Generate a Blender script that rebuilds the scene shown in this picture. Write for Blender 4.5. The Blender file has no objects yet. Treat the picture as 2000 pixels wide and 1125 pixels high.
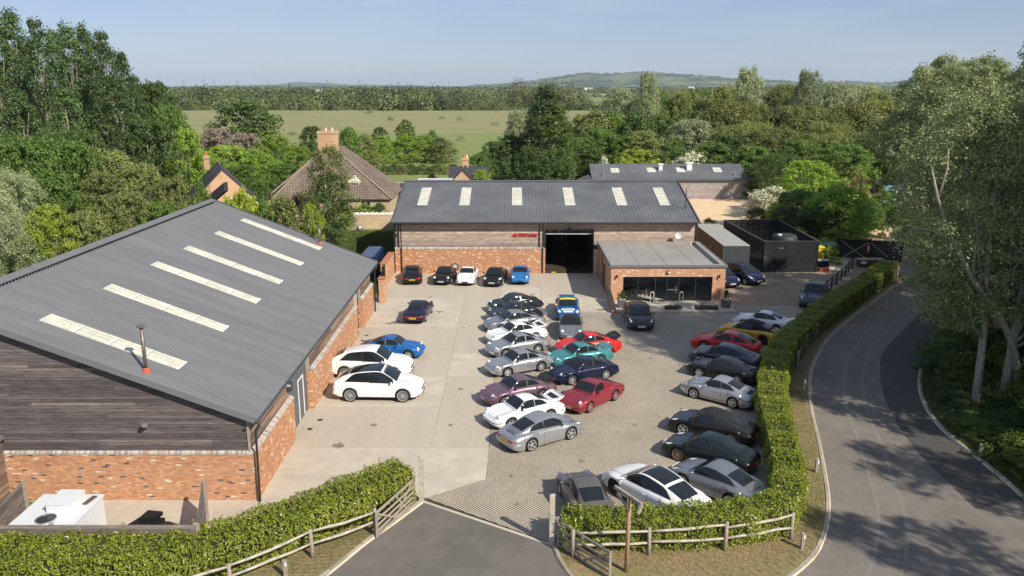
import bpy, math, random
import numpy as np
from mathutils import Vector, Matrix
R = math.radians
random.seed(7); rng = np.random.default_rng(7)
S = bpy.context.scene
COL = S.collection

# ------------------------------------------------------------------ camera, sky, sun, exposure
CAMH, FPX, PITCH = 16.8, 1560.0, math.atan(394.5 / 1560.0)
cd = bpy.data.cameras.new('camera'); cam = bpy.data.objects.new('camera', cd); COL.objects.link(cam)
cam.location = (0, 0, CAMH); cam.rotation_euler = (math.pi / 2 - PITCH, 0, 0)
cd.sensor_width = 36; cd.lens = 36 * FPX / 2000; cd.clip_end = 40000; cd.clip_start = 0.3
S.camera = cam
SUN_AZ = math.atan2(0.69, -0.725)      # clockwise from +Y (the way the camera looks)
SUN_EL = R(37.5)
w = bpy.data.worlds.new('World'); S.world = w; w.use_nodes = True
nt = w.node_tree; nt.nodes.clear()
out = nt.nodes.new('ShaderNodeOutputWorld'); bg = nt.nodes.new('ShaderNodeBackground'); sky = nt.nodes.new('ShaderNodeTexSky')
sky.sky_type = 'NISHITA'; sky.sun_disc = False; sky.sun_elevation = SUN_EL; sky.sun_rotation = SUN_AZ
sky.altitude = 80; sky.air_density = 1.0; sky.dust_density = 0.25; sky.ozone_density = 3.0
bg.inputs['Strength'].default_value = 0.078
tc = nt.nodes.new('ShaderNodeTexCoord'); mp = nt.nodes.new('ShaderNodeMapping'); mp.inputs['Scale'].default_value = (1.2, 1.2, 7)
nz = nt.nodes.new('ShaderNodeTexNoise'); nz.inputs['Scale'].default_value = 2.2; nz.inputs['Detail'].default_value = 7; nz.inputs['Roughness'].default_value = .62
cr = nt.nodes.new('ShaderNodeValToRGB'); cr.color_ramp.elements[0].position = .44; cr.color_ramp.elements[0].color = (0, 0, 0, 1)
cr.color_ramp.elements[1].position = .74; cr.color_ramp.elements[1].color = (.6, .6, .6, 1)
mx = nt.nodes.new('ShaderNodeMixRGB'); mx.inputs[2].default_value = (6.2, 6.8, 7.6, 1)
L = nt.links.new
L(tc.outputs['Generated'], mp.inputs[0]); L(mp.outputs[0], nz.inputs['Vector']); L(nz.outputs['Fac'], cr.inputs[0])
veil = nt.nodes.new('ShaderNodeMixRGB'); veil.inputs[0].default_value = .4; veil.inputs[2].default_value = (4.9, 5.95, 7.5, 1)   # thin even haze over the whole sky
L(cr.outputs[0], mx.inputs[0]); tint = nt.nodes.new('ShaderNodeMixRGB'); tint.blend_type = 'MULTIPLY'; tint.inputs[0].default_value = 1; tint.inputs[2].default_value = (.86, .88, 1.1, 1); L(sky.outputs[0], tint.inputs[1]); L(tint.outputs[0], veil.inputs[1]); L(veil.outputs[0], mx.inputs[1]); L(mx.outputs[0], bg.inputs[0]); L(bg.outputs[0], out.inputs[0])
sd = bpy.data.lights.new('sun', 'SUN'); sun = bpy.data.objects.new('sun', sd); COL.objects.link(sun)
sd.energy = 5.0; sd.angle = R(0.5); sd.color = (1, .91, .77)
sun.rotation_euler = (math.pi / 2 - SUN_EL, 0, math.pi - SUN_AZ)
S.view_settings.view_transform = 'Standard'; S.view_settings.look = 'None'; S.view_settings.exposure = 0.26; S.view_settings.gamma = 1
S.view_settings.use_curve_mapping = False
S.cycles.max_bounces = 6; S.cycles.transparent_max_bounces = 8; S.cycles.volume_bounces = 0

def gp(px, py, z=0.0):
    """point of the photograph (2000 wide) on the level z"""
    c, s = math.cos(PITCH), math.sin(PITCH); a = (px - 1000) / FPX; b = (py - 562.5) / FPX
    t = (z - CAMH) / (-s - b * c)
    return (a * t, (c - b * s) * t)
def zat(py, D):
    c, s = math.cos(PITCH), math.sin(PITCH); b = (py - 562.5) / FPX
    return CAMH + (-s - b * c) * D / (c - b * s)
def xat(px, py, D):
    c, s = math.cos(PITCH), math.sin(PITCH); b = (py - 562.5) / FPX
    return (px - 1000) / FPX * D / (c - b * s)

# ------------------------------------------------------------------ materials
MATS = {}
def M(name, col, rough=.8, metal=0, var=.12, vs=4, bump=0, bs=60, col2=None, c2s=.6, c2w=.15, coat=0, attr=None, stretch=None, spec=.5, trans=0, obj=False, detail=5):
    if name in MATS: return MATS[name]
    m = bpy.data.materials.new(name); m.use_nodes = True; t = m.node_tree; N = t.nodes.new; l = t.links.new
    b = t.nodes['Principled BSDF']
    b.inputs['Roughness'].default_value = rough; b.inputs['Metallic'].default_value = metal
    b.inputs['Specular IOR Level'].default_value = spec
    if coat: b.inputs['Coat Weight'].default_value = coat; b.inputs['Coat Roughness'].default_value = .09
    if obj: src = N('ShaderNodeTexCoord').outputs['Object']
    else: src = N('ShaderNodeNewGeometry').outputs['Position']
    mp = N('ShaderNodeMapping'); l(src, mp.inputs[0])
    if stretch: mp.inputs['Scale'].default_value = stretch
    src = mp.outputs[0]
    if attr == 'attr': n = N('ShaderNodeAttribute'); n.attribute_name = 'Col'; base = n.outputs['Color']
    elif attr == 'obj': n = N('ShaderNodeObjectInfo'); base = n.outputs['Color']
    else: n = N('ShaderNodeRGB'); n.outputs[0].default_value = (*col, 1); base = n.outputs[0]
    if col2:
        nz = N('ShaderNodeTexNoise'); nz.inputs['Scale'].default_value = c2s; nz.inputs['Detail'].default_value = 6; nz.inputs['Roughness'].default_value = .6
        l(src, nz.inputs['Vector'])
        rp = N('ShaderNodeMapRange'); rp.inputs[1].default_value = .5 - c2w; rp.inputs[2].default_value = .5 + c2w; l(nz.outputs['Fac'], rp.inputs[0])
        mx = N('ShaderNodeMixRGB'); l(rp.outputs[0], mx.inputs[0]); l(base, mx.inputs[1]); mx.inputs[2].default_value = (*col2, 1); base = mx.outputs[0]
    if var:
        nz = N('ShaderNodeTexNoise'); nz.inputs['Scale'].default_value = vs; nz.inputs['Detail'].default_value = detail; nz.inputs['Roughness'].default_value = .65
        l(src, nz.inputs['Vector'])
        rp = N('ShaderNodeMapRange'); rp.inputs[1].default_value = .3; rp.inputs[2].default_value = .7
        rp.inputs[3].default_value = 1 - var; rp.inputs[4].default_value = 1 + var; l(nz.outputs['Fac'], rp.inputs[0])
        mx = N('ShaderNodeVectorMath'); mx.operation = 'SCALE'; l(base, mx.inputs[0]); l(rp.outputs[0], mx.inputs['Scale']); base = mx.outputs[0]
    l(base, b.inputs['Base Color'])
    if bump:
        nz = N('ShaderNodeTexNoise'); nz.inputs['Scale'].default_value = bs; nz.inputs['Detail'].default_value = 4; l(src, nz.inputs['Vector'])
        bm = N('ShaderNodeBump'); bm.inputs['Strength'].default_value = bump; bm.inputs['Distance'].default_value = .02
        l(nz.outputs['Fac'], bm.inputs['Height']); l(bm.outputs[0], b.inputs['Normal'])
    if trans:
        tr = N('ShaderNodeBsdfTranslucent'); l(base, tr.inputs['Color']); ms = N('ShaderNodeMixShader'); ms.inputs[0].default_value = trans
        l(b.outputs[0], ms.inputs[1]); l(tr.outputs[0], ms.inputs[2]); l(ms.outputs[0], t.nodes['Material Output'].inputs[0])
    MATS[name] = m; return m

def leafmat(name, col, col2, trans=.3, gloss=.5, objvar=.25, big=.25):
    """foliage: leaf to leaf, tree to tree and patch to patch colour changes"""
    if name in MATS: return MATS[name]
    m = bpy.data.materials.new(name); m.use_nodes = True; t = m.node_tree; N = t.nodes.new; l = t.links.new
    b = t.nodes['Principled BSDF']; b.inputs['Roughness'].default_value = gloss; b.inputs['Specular IOR Level'].default_value = .35
    g = N('ShaderNodeNewGeometry'); oi = N('ShaderNodeObjectInfo')
    nz = N('ShaderNodeTexNoise'); nz.inputs['Scale'].default_value = big; nz.inputs['Detail'].default_value = 4; l(g.outputs['Position'], nz.inputs['Vector'])
    ad = N('ShaderNodeMath'); ad.operation = 'ADD'; l(nz.outputs['Fac'], ad.inputs[0]); l(g.outputs['Random Per Island'], ad.inputs[1])
    rp = N('ShaderNodeMapRange'); rp.inputs[1].default_value = .45; rp.inputs[2].default_value = 1.5; l(ad.outputs[0], rp.inputs[0])
    mx = N('ShaderNodeMixRGB'); mx.inputs[1].default_value = (*col, 1); mx.inputs[2].default_value = (*col2, 1); l(rp.outputs[0], mx.inputs[0])
    r2 = N('ShaderNodeMapRange'); r2.inputs[3].default_value = 1 - objvar; r2.inputs[4].default_value = 1 + objvar; l(oi.outputs['Random'], r2.inputs[0])
    sc = N('ShaderNodeVectorMath'); sc.operation = 'SCALE'; l(mx.outputs[0], sc.inputs[0]); l(r2.outputs[0], sc.inputs['Scale'])
    l(sc.outputs[0], b.inputs['Base Color'])
    tr = N('ShaderNodeBsdfTranslucent'); l(sc.outputs[0], tr.inputs['Color']); ms = N('ShaderNodeMixShader'); ms.inputs[0].default_value = trans
    l(b.outputs[0], ms.inputs[1]); l(tr.outputs[0], ms.inputs[2]); l(ms.outputs[0], t.nodes['Material Output'].inputs[0])
    MATS[name] = m; return m

def blocks(name, col, col2, mortar, bw, bh, rot=0, msize=.012, bump=.4, vert=False, var=.15, offset=.5):
    """courses too small to pick apart: setts, far brickwork, far roof tiles"""
    if name in MATS: return MATS[name]
    m = bpy.data.materials.new(name); m.use_nodes = True; t = m.node_tree; N = t.nodes.new; l = t.links.new
    b = t.nodes['Principled BSDF']; b.inputs['Roughness'].default_value = .9
    g = N('ShaderNodeNewGeometry'); mp = N('ShaderNodeMapping'); mp.inputs['Rotation'].default_value = (0, 0, rot)
    src = g.outputs['Position']
    if vert:
        sp = N('ShaderNodeSeparateXYZ'); l(src, sp.inputs[0]); a = N('ShaderNodeMath'); a.operation = 'ADD'; l(sp.outputs[0], a.inputs[0]); l(sp.outputs[1], a.inputs[1])
        cb = N('ShaderNodeCombineXYZ'); l(a.outputs[0], cb.inputs[0]); l(sp.outputs[2], cb.inputs[1]); src = cb.outputs[0]
    l(src, mp.inputs[0])
    br = N('ShaderNodeTexBrick'); l(mp.outputs[0], br.inputs['Vector'])
    br.inputs['Color1'].default_value = (*col, 1); br.inputs['Color2'].default_value = (*col2, 1); br.inputs['Mortar'].default_value = (*mortar, 1)
    br.inputs['Scale'].default_value = 1; br.inputs['Brick Width'].default_value = bw; br.inputs['Row Height'].default_value = bh; br.inputs['Mortar Size'].default_value = msize
    br.inputs['Mortar Smooth'].default_value = .3; br.offset = offset
    nz = N('ShaderNodeTexNoise'); nz.inputs['Scale'].default_value = .35; nz.inputs['Detail'].default_value = 9; nz.inputs['Roughness'].default_value = .7; l(g.outputs['Position'], nz.inputs['Vector'])
    rp = N('ShaderNodeMapRange'); rp.inputs[1].default_value = .3; rp.inputs[2].default_value = .7; rp.inputs[3].default_value = 1 - var; rp.inputs[4].default_value = 1 + var; l(nz.outputs['Fac'], rp.inputs[0])
    sc = N('ShaderNodeVectorMath'); sc.operation = 'SCALE'; l(br.outputs['Color'], sc.inputs[0]); l(rp.outputs[0], sc.inputs['Scale']); l(sc.outputs[0], b.inputs['Base Color'])
    bm = N('ShaderNodeBump'); bm.inputs['Strength'].default_value = bump; bm.inputs['Distance'].default_value = .02; bm.invert = True
    l(br.outputs['Fac'], bm.inputs['Height']); l(bm.outputs[0], b.inputs['Normal'])
    MATS[name] = m; return m

def glass(name, col=(.012, .016, .02), rough=.03):
    m = M(name, col, rough, var=0, spec=.45); return m
def clearglass(name):
    if name in MATS: return MATS[name]
    m = bpy.data.materials.new(name); m.use_nodes = True; t = m.node_tree; N = t.nodes.new; l = t.links.new
    gl = N('ShaderNodeBsdfGlossy'); gl.inputs['Roughness'].default_value = .02; tr = N('ShaderNodeBsdfTransparent'); tr.inputs[0].default_value = (.88, .92, .92, 1)
    fr = N('ShaderNodeFresnel'); fr.inputs[0].default_value = 1.5; ms = N('ShaderNodeMixShader')
    l(fr.outputs[0], ms.inputs[0]); l(tr.outputs[0], ms.inputs[1]); l(gl.outputs[0], ms.inputs[2]); l(ms.outputs[0], t.nodes['Material Output'].inputs[0])
    MATS[name] = m; return m

# ------------------------------------------------------------------ mesh helpers
def npmesh(name, V, F, mat=None, smooth=False, cols=None):
    V = np.asarray(V, dtype=np.float32).reshape(-1, 3)
    me = bpy.data.meshes.new(name)
    if isinstance(F, np.ndarray):
        k = F.shape[1]; n = len(F); me.vertices.add(len(V)); me.vertices.foreach_set('co', V.ravel())
        me.loops.add(n * k); me.loops.foreach_set('vertex_index', F.astype(np.int32).ravel())
        me.polygons.add(n); me.polygons.foreach_set('loop_start', np.arange(0, n * k, k, dtype=np.int32))
        me.update(calc_edges=True)
    else:
        me.from_pydata([tuple(map(float, v)) for v in V], [], [tuple(f) for f in F]); me.update()
    if smooth: me.polygons.foreach_set('use_smooth', [True] * len(me.polygons))
    if cols is not None:
        a = me.color_attributes.new('Col', 'FLOAT_COLOR', 'POINT'); c = np.ones((len(V), 4), dtype=np.float32); c[:, :3] = cols
        a.data.foreach_set('color', c.ravel())
    if mat: me.materials.append(mat)
    return me
class MB:
    def __init__(s): s.V = []; s.F = []; s.C = []; s.c = (1, 1, 1)
    def add(s, v, f):
        o = len(s.V); s.V += [tuple(p) for p in v]; s.C += [s.c] * len(v); s.F += [tuple(i + o for i in q) for q in f]; return s
    def box(s, x0, x1, y0, y1, z0, z1, skip=''):
        f = {'b': (0, 3, 2, 1), 't': (4, 5, 6, 7), 'f': (0, 1, 5, 4), 'r': (1, 2, 6, 5), 'k': (2, 3, 7, 6), 'l': (3, 0, 4, 7)}
        return s.add([(x0, y0, z0), (x1, y0, z0), (x1, y1, z0), (x0, y1, z0), (x0, y0, z1), (x1, y0, z1), (x1, y1, z1), (x0, y1, z1)], [v for k, v in f.items() if k not in skip])
    def obox(s, o, u, v, w):
        o, u, v, w = map(Vector, (o, u, v, w)); P = [o, o + u, o + u + v, o + v, o + w, o + u + w, o + u + v + w, o + v + w]
        F = [(0, 3, 2, 1), (4, 5, 6, 7), (0, 1, 5, 4), (1, 2, 6, 5), (2, 3, 7, 6), (3, 0, 4, 7)]
        if u.cross(v).dot(w) < 0: F = [tuple(reversed(f)) for f in F]
        return s.add(P, F)
    def prism(s, poly, z0, z1):
        n = len(poly); A = sum(poly[i][0] * poly[(i + 1) % n][1] - poly[(i + 1) % n][0] * poly[i][1] for i in range(n))
        if A < 0: poly = poly[::-1]
        v = [(p[0], p[1], z0) for p in poly] + [(p[0], p[1], z1) for p in poly]
        return s.add(v, [tuple(range(n - 1, -1, -1)), tuple(range(n, 2 * n))] + [(i, (i + 1) % n, n + (i + 1) % n, n + i) for i in range(n)])
    def bar(s, a, b, w, h=None, up=(0, 0, 1)):
        a, b = Vector(a), Vector(b); d = (b - a); h = h or w; d1 = d.normalized(); x = d1.cross(Vector(up))
        if x.length < 1e-3: x = d1.cross(Vector((0, 1, 0)))
        x.normalize(); y = x.cross(d1)
        return s.obox(a - x * w / 2 - y * h / 2, x * w, y * h, d)
    def tube(s, path, r, n=8, caps=True):
        path = [Vector(p) for p in path]; rs = r if isinstance(r, (list, tuple)) else [r] * len(path); V = []; ref = None
        for i, p in enumerate(path):
            d = (path[min(i + 1, len(path) - 1)] - path[max(i - 1, 0)]).normalized()
            if ref is None: ref = d.cross(Vector((0, 0, 1)) if abs(d.z) < .9 else Vector((1, 0, 0))).normalized()
            x = (ref - d * ref.dot(d)).normalized(); ref = x; y = d.cross(x)
            V += [p + (x * math.cos(2 * math.pi * k / n) + y * math.sin(2 * math.pi * k / n)) * rs[i] for k in range(n)]
        F = [(i * n + k, i * n + (k + 1) % n, (i + 1) * n + (k + 1) % n, (i + 1) * n + k) for i in range(len(path) - 1) for k in range(n)]
        if caps: F += [tuple(range(n - 1, -1, -1)), tuple((len(path) - 1) * n + k for k in range(n))]
        return s.add(V, F)
    def lathe(s, prof, n=20, axis='z', o=(0, 0, 0), closed=False):
        V = []
        for r_, h in prof:
            for k in range(n):
                a = 2 * math.pi * k / n; c_, s_ = r_ * math.cos(a), r_ * math.sin(a)
                V.append((o[0] + c_, o[1] + s_, o[2] + h) if axis == 'z' else (o[0] + c_, o[1] + h, o[2] - s_) if axis == 'y' else (o[0] + h, o[1] + c_, o[2] + s_))
        F = [(i * n + k, i * n + (k + 1) % n, (i + 1) * n + (k + 1) % n, (i + 1) * n + k) for i in range(len(prof) - 1) for k in range(n)]
        return s.add(V, F)
    def mesh(s, name, mat=None, smooth=False, col=False):
        return npmesh(name, s.V, s.F, mat, smooth, np.array(s.C) if col else None)
    def build(s, name, mat, parent=None, smooth=False, col=False, **kw):
        return put(name, s.mesh(name, mat, smooth, col), parent, **kw)
def put(name, me, parent=None, loc=None, rot=None, mat=None, color=None, label=None, cat=None, group=None, kind=None, scale=None):
    o = bpy.data.objects.new(name, me); COL.objects.link(o)
    if parent: o.parent = parent
    if loc is not None: o.location = loc
    if rot is not None: o.rotation_euler = rot if hasattr(rot, '__len__') else (0, 0, rot)
    if scale is not None: o.scale = scale if hasattr(scale, '__len__') else (scale,) * 3
    if mat is not None:
        if not me.materials: me.materials.append(mat)
        o.material_slots[0].link = 'OBJECT'; o.material_slots[0].material = mat
    if color is not None: o.color = (*color, 1)
    for k, v in (('label', label), ('category', cat), ('group', group), ('kind', kind)):
        if v: o[k] = v
    return o
def thing(name, label, cat, loc=(0, 0, 0), rot=0, group=None): return put(name, None, None, loc, rot, label=label, cat=cat, group=group)
def poly_sheet(name, poly, z, mat, kind='structure', parent=None, thick=0):
    if thick: b = MB().prism(poly, z - thick, z)
    else:
        n = len(poly); A = sum(poly[i][0] * poly[(i + 1) % n][1] - poly[(i + 1) % n][0] * poly[i][1] for i in range(n))
        if A < 0: poly = poly[::-1]
        b = MB().add([(p[0], p[1], z) for p in poly], [tuple(range(n))])
    return b.build(name, mat, parent, kind=kind)
def smoothline(P, n=6):
    """Catmull-Rom through P"""
    P = [np.array(p, float) for p in P]; P = [2 * P[0] - P[1]] + P + [2 * P[-1] - P[-2]]; out = []
    for i in range(1, len(P) - 2):
        for k in range(n):
            t = k / n; a, b, c, d = P[i - 1], P[i], P[i + 1], P[i + 2]
            out.append(.5 * ((2 * b) + (-a + c) * t + (2 * a - 5 * b + 4 * c - d) * t * t + (-a + 3 * b - 3 * c + d) * t ** 3))
    out.append(P[-2]); return [tuple(p) for p in out]
def resample(P, step):
    P = np.array(P, float); d = np.r_[0, np.cumsum(np.linalg.norm(np.diff(P, axis=0), axis=1))]; n = max(1, int(round(d[-1] / step)))
    t = np.linspace(0, d[-1], n + 1); return np.stack([np.interp(t, d, P[:, k]) for k in range(P.shape[1])], 1)

# ------------------------------------------------------------------ shared materials
m_brickobj = M('brick_pieces', (0, 0, 0), .9, attr='obj', var=.18, vs=9, bump=.3, bs=40)
m_brick = M('brickwork', (0, 0, 0), .9, attr='attr', var=.16, vs=6, bump=.3, bs=40)
m_mortar = M('mortar', (.6, .48, .36), .95, var=.12, vs=3)
m_boardobj = M('weathered_board', (0, 0, 0), .85, attr='obj', var=.5, vs=3.5, stretch=(.45, .45, 5), bump=.4, bs=14, detail=9)
m_boardobj_y = M('weathered_board_side', (0, 0, 0), .85, attr='obj', var=.4, vs=3.5, stretch=(1, .35, 6), bump=.4, bs=12, detail=8)
m_roof = M('grey_steel_roof', (.105, .109, .116), .45, var=.07, vs=.6, spec=.5, col2=(.145, .15, .157), c2s=.35)
m_roofL = M('weathered_steel_roof', (.148, .151, .158), .5, var=.06, vs=.6, spec=.5, col2=(.178, .18, .185), c2s=.9, stretch=(.25, 1.6, .25))
m_roof2 = M('dark_steel_trim', (.075, .082, .09), .45, var=.08)
m_light = M('rooflight_sheet', (.66, .64, .54), .45, var=.14, vs=5, col2=(.5, .49, .4), c2s=1.1)
m_light2 = M('rooflight_lap', (.8, .8, .74), .35, var=.03)
m_core = M('dark_inner_wall', (.03, .028, .027), .9, var=.05)
m_black = M('black_plastic', (.012, .012, .013), .45, var=.05)
m_metal = M('galvanised_steel', (.45, .46, .47), .38, metal=.7, var=.15, vs=6)
m_flue = M('dull_flue_steel', (.2, .18, .16), .45, metal=.5, var=.2, vs=5)
m_darkmetal = M('anthracite_metal', (.03, .034, .04), .4, var=.06)
m_wood = M('weathered_rail_wood', (.33, .285, .235), .85, var=.35, vs=5, stretch=(1.2, 1.2, 5), bump=.5, bs=25)
m_wood_r = M('split_rail_wood', (.42, .38, .31), .85, var=.35, vs=6, bump=.5, bs=25)
m_wooddark = M('stained_timber', (.009, .009, .01), .8, var=.3, vs=4, stretch=(1, 1, 6), bump=.3, bs=18)
m_white = M('white_paint', (.72, .74, .75), .5, var=.06, vs=2)
m_stone = M('stone_kerb', (.38, .34, .28), .9, attr='obj', var=.2, vs=8, bump=.3)

BRICKC = [(.53, .26, .13), (.55, .275, .145), (.5, .235, .115), (.56, .305, .17), (.52, .275, .155), (.47, .215, .11)]
def brickcol(r=random, dark=.02, white=.035):
    k = r.random()
    if k < white: return (.72, .6, .46)
    if k < white + dark: return (.09, .08, .085)
    c = r.choice(BRICKC); f = r.uniform(.82, 1.15); return tuple(v * f for v in c)
def bricks(parent, o, u, nrm, length, height, single=0, coping=True, dark=.02, white=.04, depth=.005, name='brickwork', course=.075, bl=.225):
    """courses of real bricks standing 12 mm proud of their mortar; the first `single` bricks (counted from the top at the near end) are objects"""
    r = random.Random(int(length * 100 + o[1])); o, u, nrm = Vector(o), Vector(u).normalized(), Vector(nrm).normalized(); up = Vector((0, 0, 1))
    b = MB(); objs = []; rows = int(height / course); bm = None
    me = None; cnt = 0; cells = []
    for j in range(rows):
        x = -(bl / 2 if j % 2 else 0)
        while x < length - .02:
            a, e = max(x, 0) + .006, min(x + bl, length) - .008
            if e - a > .03: cells.append((j, a, e))
            x += bl
    full = [c for c in cells if c[2] - c[1] > bl - .02]
    full.sort(key=lambda c: (abs(c[1] - length * .5) * .25 - c[0] * .2)); sing = set(full[:single])
    if single:
        q = MB().obox((0, 0, 0), u * (bl - .01), nrm * (depth + .003), up * (course - .016)); me = q.mesh('brick', m_brickobj)
    for c in cells:
        j, a, e = c
        if r.random() < white * .3 and False: pass
        p = o + u * a + up * (j * course + .008) - nrm * .001
        cc = brickcol(r, dark, white)
        if c in sing: put('brick', me, parent, loc=p, color=cc)
        else:
            b.c = cc; dd = depth + r.uniform(-.002, .002); P = [p, p + u * (e - a), p + u * (e - a) + up * (course - .016), p + up * (course - .016)]; Q = [v + nrm * dd for v in P]
            F = [(4, 5, 6, 7), (0, 1, 5, 4), (1, 2, 6, 5), (2, 3, 7, 6), (3, 0, 4, 7)]
            if u.cross(up).dot(nrm) < 0: F = [tuple(reversed(f)) for f in F]
            b.add(P + Q, F)
    b.build(name, m_brick, parent, col=True, kind='stuff')
    if coping:
        b = MB(); x = 0
        while x < length - .03:
            k = r.random(); b.c = (.5, .47, .44) if k < .35 else (.27, .27, .29) if k < .5 else (.44, .37, .3) if k < .8 else (.38, .26, .18)
            p = o + u * x + up * (rows * course) + nrm * .035; ww = min(.068, length - x)
            P = [p, p + u * ww, p + u * ww - nrm * .2 + up * .1, p - nrm * .2 + up * .1]
            Q = [v + up * .09 for v in P]
            F = [(0, 1, 5, 4), (4, 5, 6, 7), (1, 2, 6, 5), (3, 0, 4, 7), (2, 3, 7, 6)]
            if u.cross(up).dot(nrm) < 0: F = [tuple(reversed(f)) for f in F]
            b.add(P + Q, F); x += .075
        b.build('coping_bricks', m_brick, parent, col=True, kind='stuff')
# ================================================================== THE GROUND
m_grass = M('grass', (.085, .125, .03), .95, var=.3, vs=1.2, col2=(.15, .165, .055), c2s=.12, bump=.6, bs=8, detail=9)
m_meadow = M('meadow_grass', (.17, .22, .05), .95, var=.16, vs=.5, col2=(.21, .235, .075), c2s=.05, detail=8)
m_pasture = M('dry_pasture', (.19, .205, .07), .95, var=.22, vs=.35, col2=(.29, .26, .12), c2s=.07, stretch=(.35, 1.6, 1), detail=8)
m_dry = M('dry_verge', (.27, .2, .105), .95, var=.35, vs=7, col2=(.2, .18, .07), c2s=.9, bump=.7, bs=30, detail=9)
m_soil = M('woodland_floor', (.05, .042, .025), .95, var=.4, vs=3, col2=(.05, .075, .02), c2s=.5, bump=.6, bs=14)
m_tar = M('worn_asphalt', (.165, .145, .126), .88, var=.12, vs=1.1, col2=(.2, .178, .156), c2s=.25, bump=.5, bs=90)
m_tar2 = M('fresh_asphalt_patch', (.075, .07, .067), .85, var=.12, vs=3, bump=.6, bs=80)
m_drive = M('dark_drive_asphalt', (.13, .118, .104), .88, var=.12, vs=1.5, col2=(.165, .15, .132), c2s=.3, bump=.5, bs=80)
m_conc = M('brushed_concrete', (.48, .42, .34), .9, var=.09, vs=5, stretch=(2.6, .35, 1), col2=(.42, .37, .3), c2s=.22, bump=.3, bs=26, detail=9)
m_conc2 = M('pale_concrete', (.53, .47, .39), .9, var=.1, vs=1.6, col2=(.45, .4, .33), c2s=.6, bump=.3, bs=40, detail=9)
m_setts = blocks('sett_paving', (.64, .56, .44), (.54, .475, .37), (.09, .075, .06), .108, .108, rot=R(45), msize=.019, var=.17, bump=.8, offset=0)
m_gravel = M('brown_gravel', (.3, .235, .175), .95, var=.3, vs=9, col2=(.24, .19, .145), c2s=.5, bump=.9, bs=30)
m_gravel2 = M('golden_gravel', (.74, .56, .35), .95, var=.2, vs=1.6, col2=(.62, .44, .27), c2s=.9, bump=.6, bs=20)
ground = npmesh('ground', [(-9000, -300, 0), (9000, -300, 0), (9000, 16000, 0), (-9000, 16000, 0)], [(0, 1, 2, 3)], m_grass)
put('ground', ground, loc=(0, 0, -.05), kind='structure')
F0 = -.045
poly_sheet('field', [(-90, 128), (46, 128), (64, 300), (-120, 300)], F0 + .004, m_meadow)
poly_sheet('field', [(-120, 300), (64, 300), (90, 575), (-260, 585)], F0 + .008, m_pasture)
far = [((-700, 590), (-260, 590), (-300, 900), (-900, 900), 1), ((70, 640), (-160, 640), (-170, 800), (90, 800), 0), ((90, 900), (330, 900), (400, 1250), (80, 1250), 0),
       ((110, 1350), (460, 1350), (560, 1900), (120, 1900), 1), ((-800, 1300), (-200, 1300), (-300, 1700), (-900, 1700), 0), ((150, 2100), (700, 2100), (900, 3000), (160, 3000), 0),
       ((-1500, 2400), (-400, 2400), (-500, 3300), (-1800, 3300), 1), ((200, 3400), (1300, 3400), (1500, 4400), (250, 4400), 1)]
for i, f in enumerate(far): poly_sheet('field', f[:4], F0 + .1 + i * .02, m_pasture if f[4] else m_meadow)

KL = [(9.0, 24.0), (9.96, 24.89), (10.78, 25.67), (11.46, 26.49), (12.38, 28.1), (13.23, 30.09), (14.1, 32.83), (15.03, 36.05), (15.87, 39.18), (16.78, 42.07), (18.04, 45.37), (19.92, 49.17), (22.24, 53.01), (25.03, 56.77), (28.41, 61.05), (32.3, 65.99), (36.1, 70.71)]
KR = [(19.6, 20), (20.9, 26), (21.47, 30.3), (21.6, 32.34), (21.6, 34.37), (21.6, 36.64), (22.0, 39.18), (22.94, 42.07), (24.3, 44.93), (26.22, 48.17), (29.23, 52.43), (33.5, 57.8), (38.5, 63.8), (42, 68)]
KDR = [(1.53, 26.9), (1.68, 25.83), (1.99, 24.89), (2.5, 23.8), (3.6, 22.9), (5.4, 22.6), (7.4, 23.0), (9.0, 24.0)]
KDL = [(-14, 20), (-9.5, 22.4), (-7.06, 24.15), (-6.4, 25.2), (-5.45, 27.08), (-4.82, 28.1), (-3.73, 30.0)]
KLs, KRs, KDRs, KDLs = (smoothline(p, 4) for p in (KL, KR, KDR, KDL))
poly_sheet('road', KLs + [(42, 68)] + KRs[::-1][1:] + [(19, 4), (5.4, 4), (5.4, 22.6), (7.4, 23)], 0, m_tar)
poly_sheet('driveway', [(-3.7, 30.2), (1.53, 26.94)] + KDRs[:-9] + [(5.4, 22.6), (5.4, 4), (-14, 4)] + KDLs, .002, m_drive)
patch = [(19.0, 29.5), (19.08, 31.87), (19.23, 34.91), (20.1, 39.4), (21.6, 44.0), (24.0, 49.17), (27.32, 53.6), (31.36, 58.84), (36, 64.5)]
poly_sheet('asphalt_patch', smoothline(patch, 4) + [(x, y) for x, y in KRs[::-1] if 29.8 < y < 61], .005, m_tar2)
m_track = M('tyre_polish', (.21, .19, .168), .8, var=.1, vs=2, bump=.3, bs=60)
for off in (1.75, 2.75):
    P = resample(smoothline([(x, y) for x, y in KL[1:15]], 5), .8); n = np.gradient(P, axis=0); n /= np.linalg.norm(n, axis=1)[:, None]; n = np.stack([n[:, 1], -n[:, 0]], 1)
    a = P + n * off; wob = .05 + .04 * np.sin(np.arange(len(P)) * .7 + off)[:, None]; q = P + n * (off + .1) + n * wob
    b = MB(); V = [(x, y, .004) for x, y in a] + [(x, y, .004) for x, y in q]; k = len(P)
    b.add(V, [(i, i + k, i + k + 1, i + 1) for i in range(k - 1)]); b.build('tyre_track', m_track, kind='structure')

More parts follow.
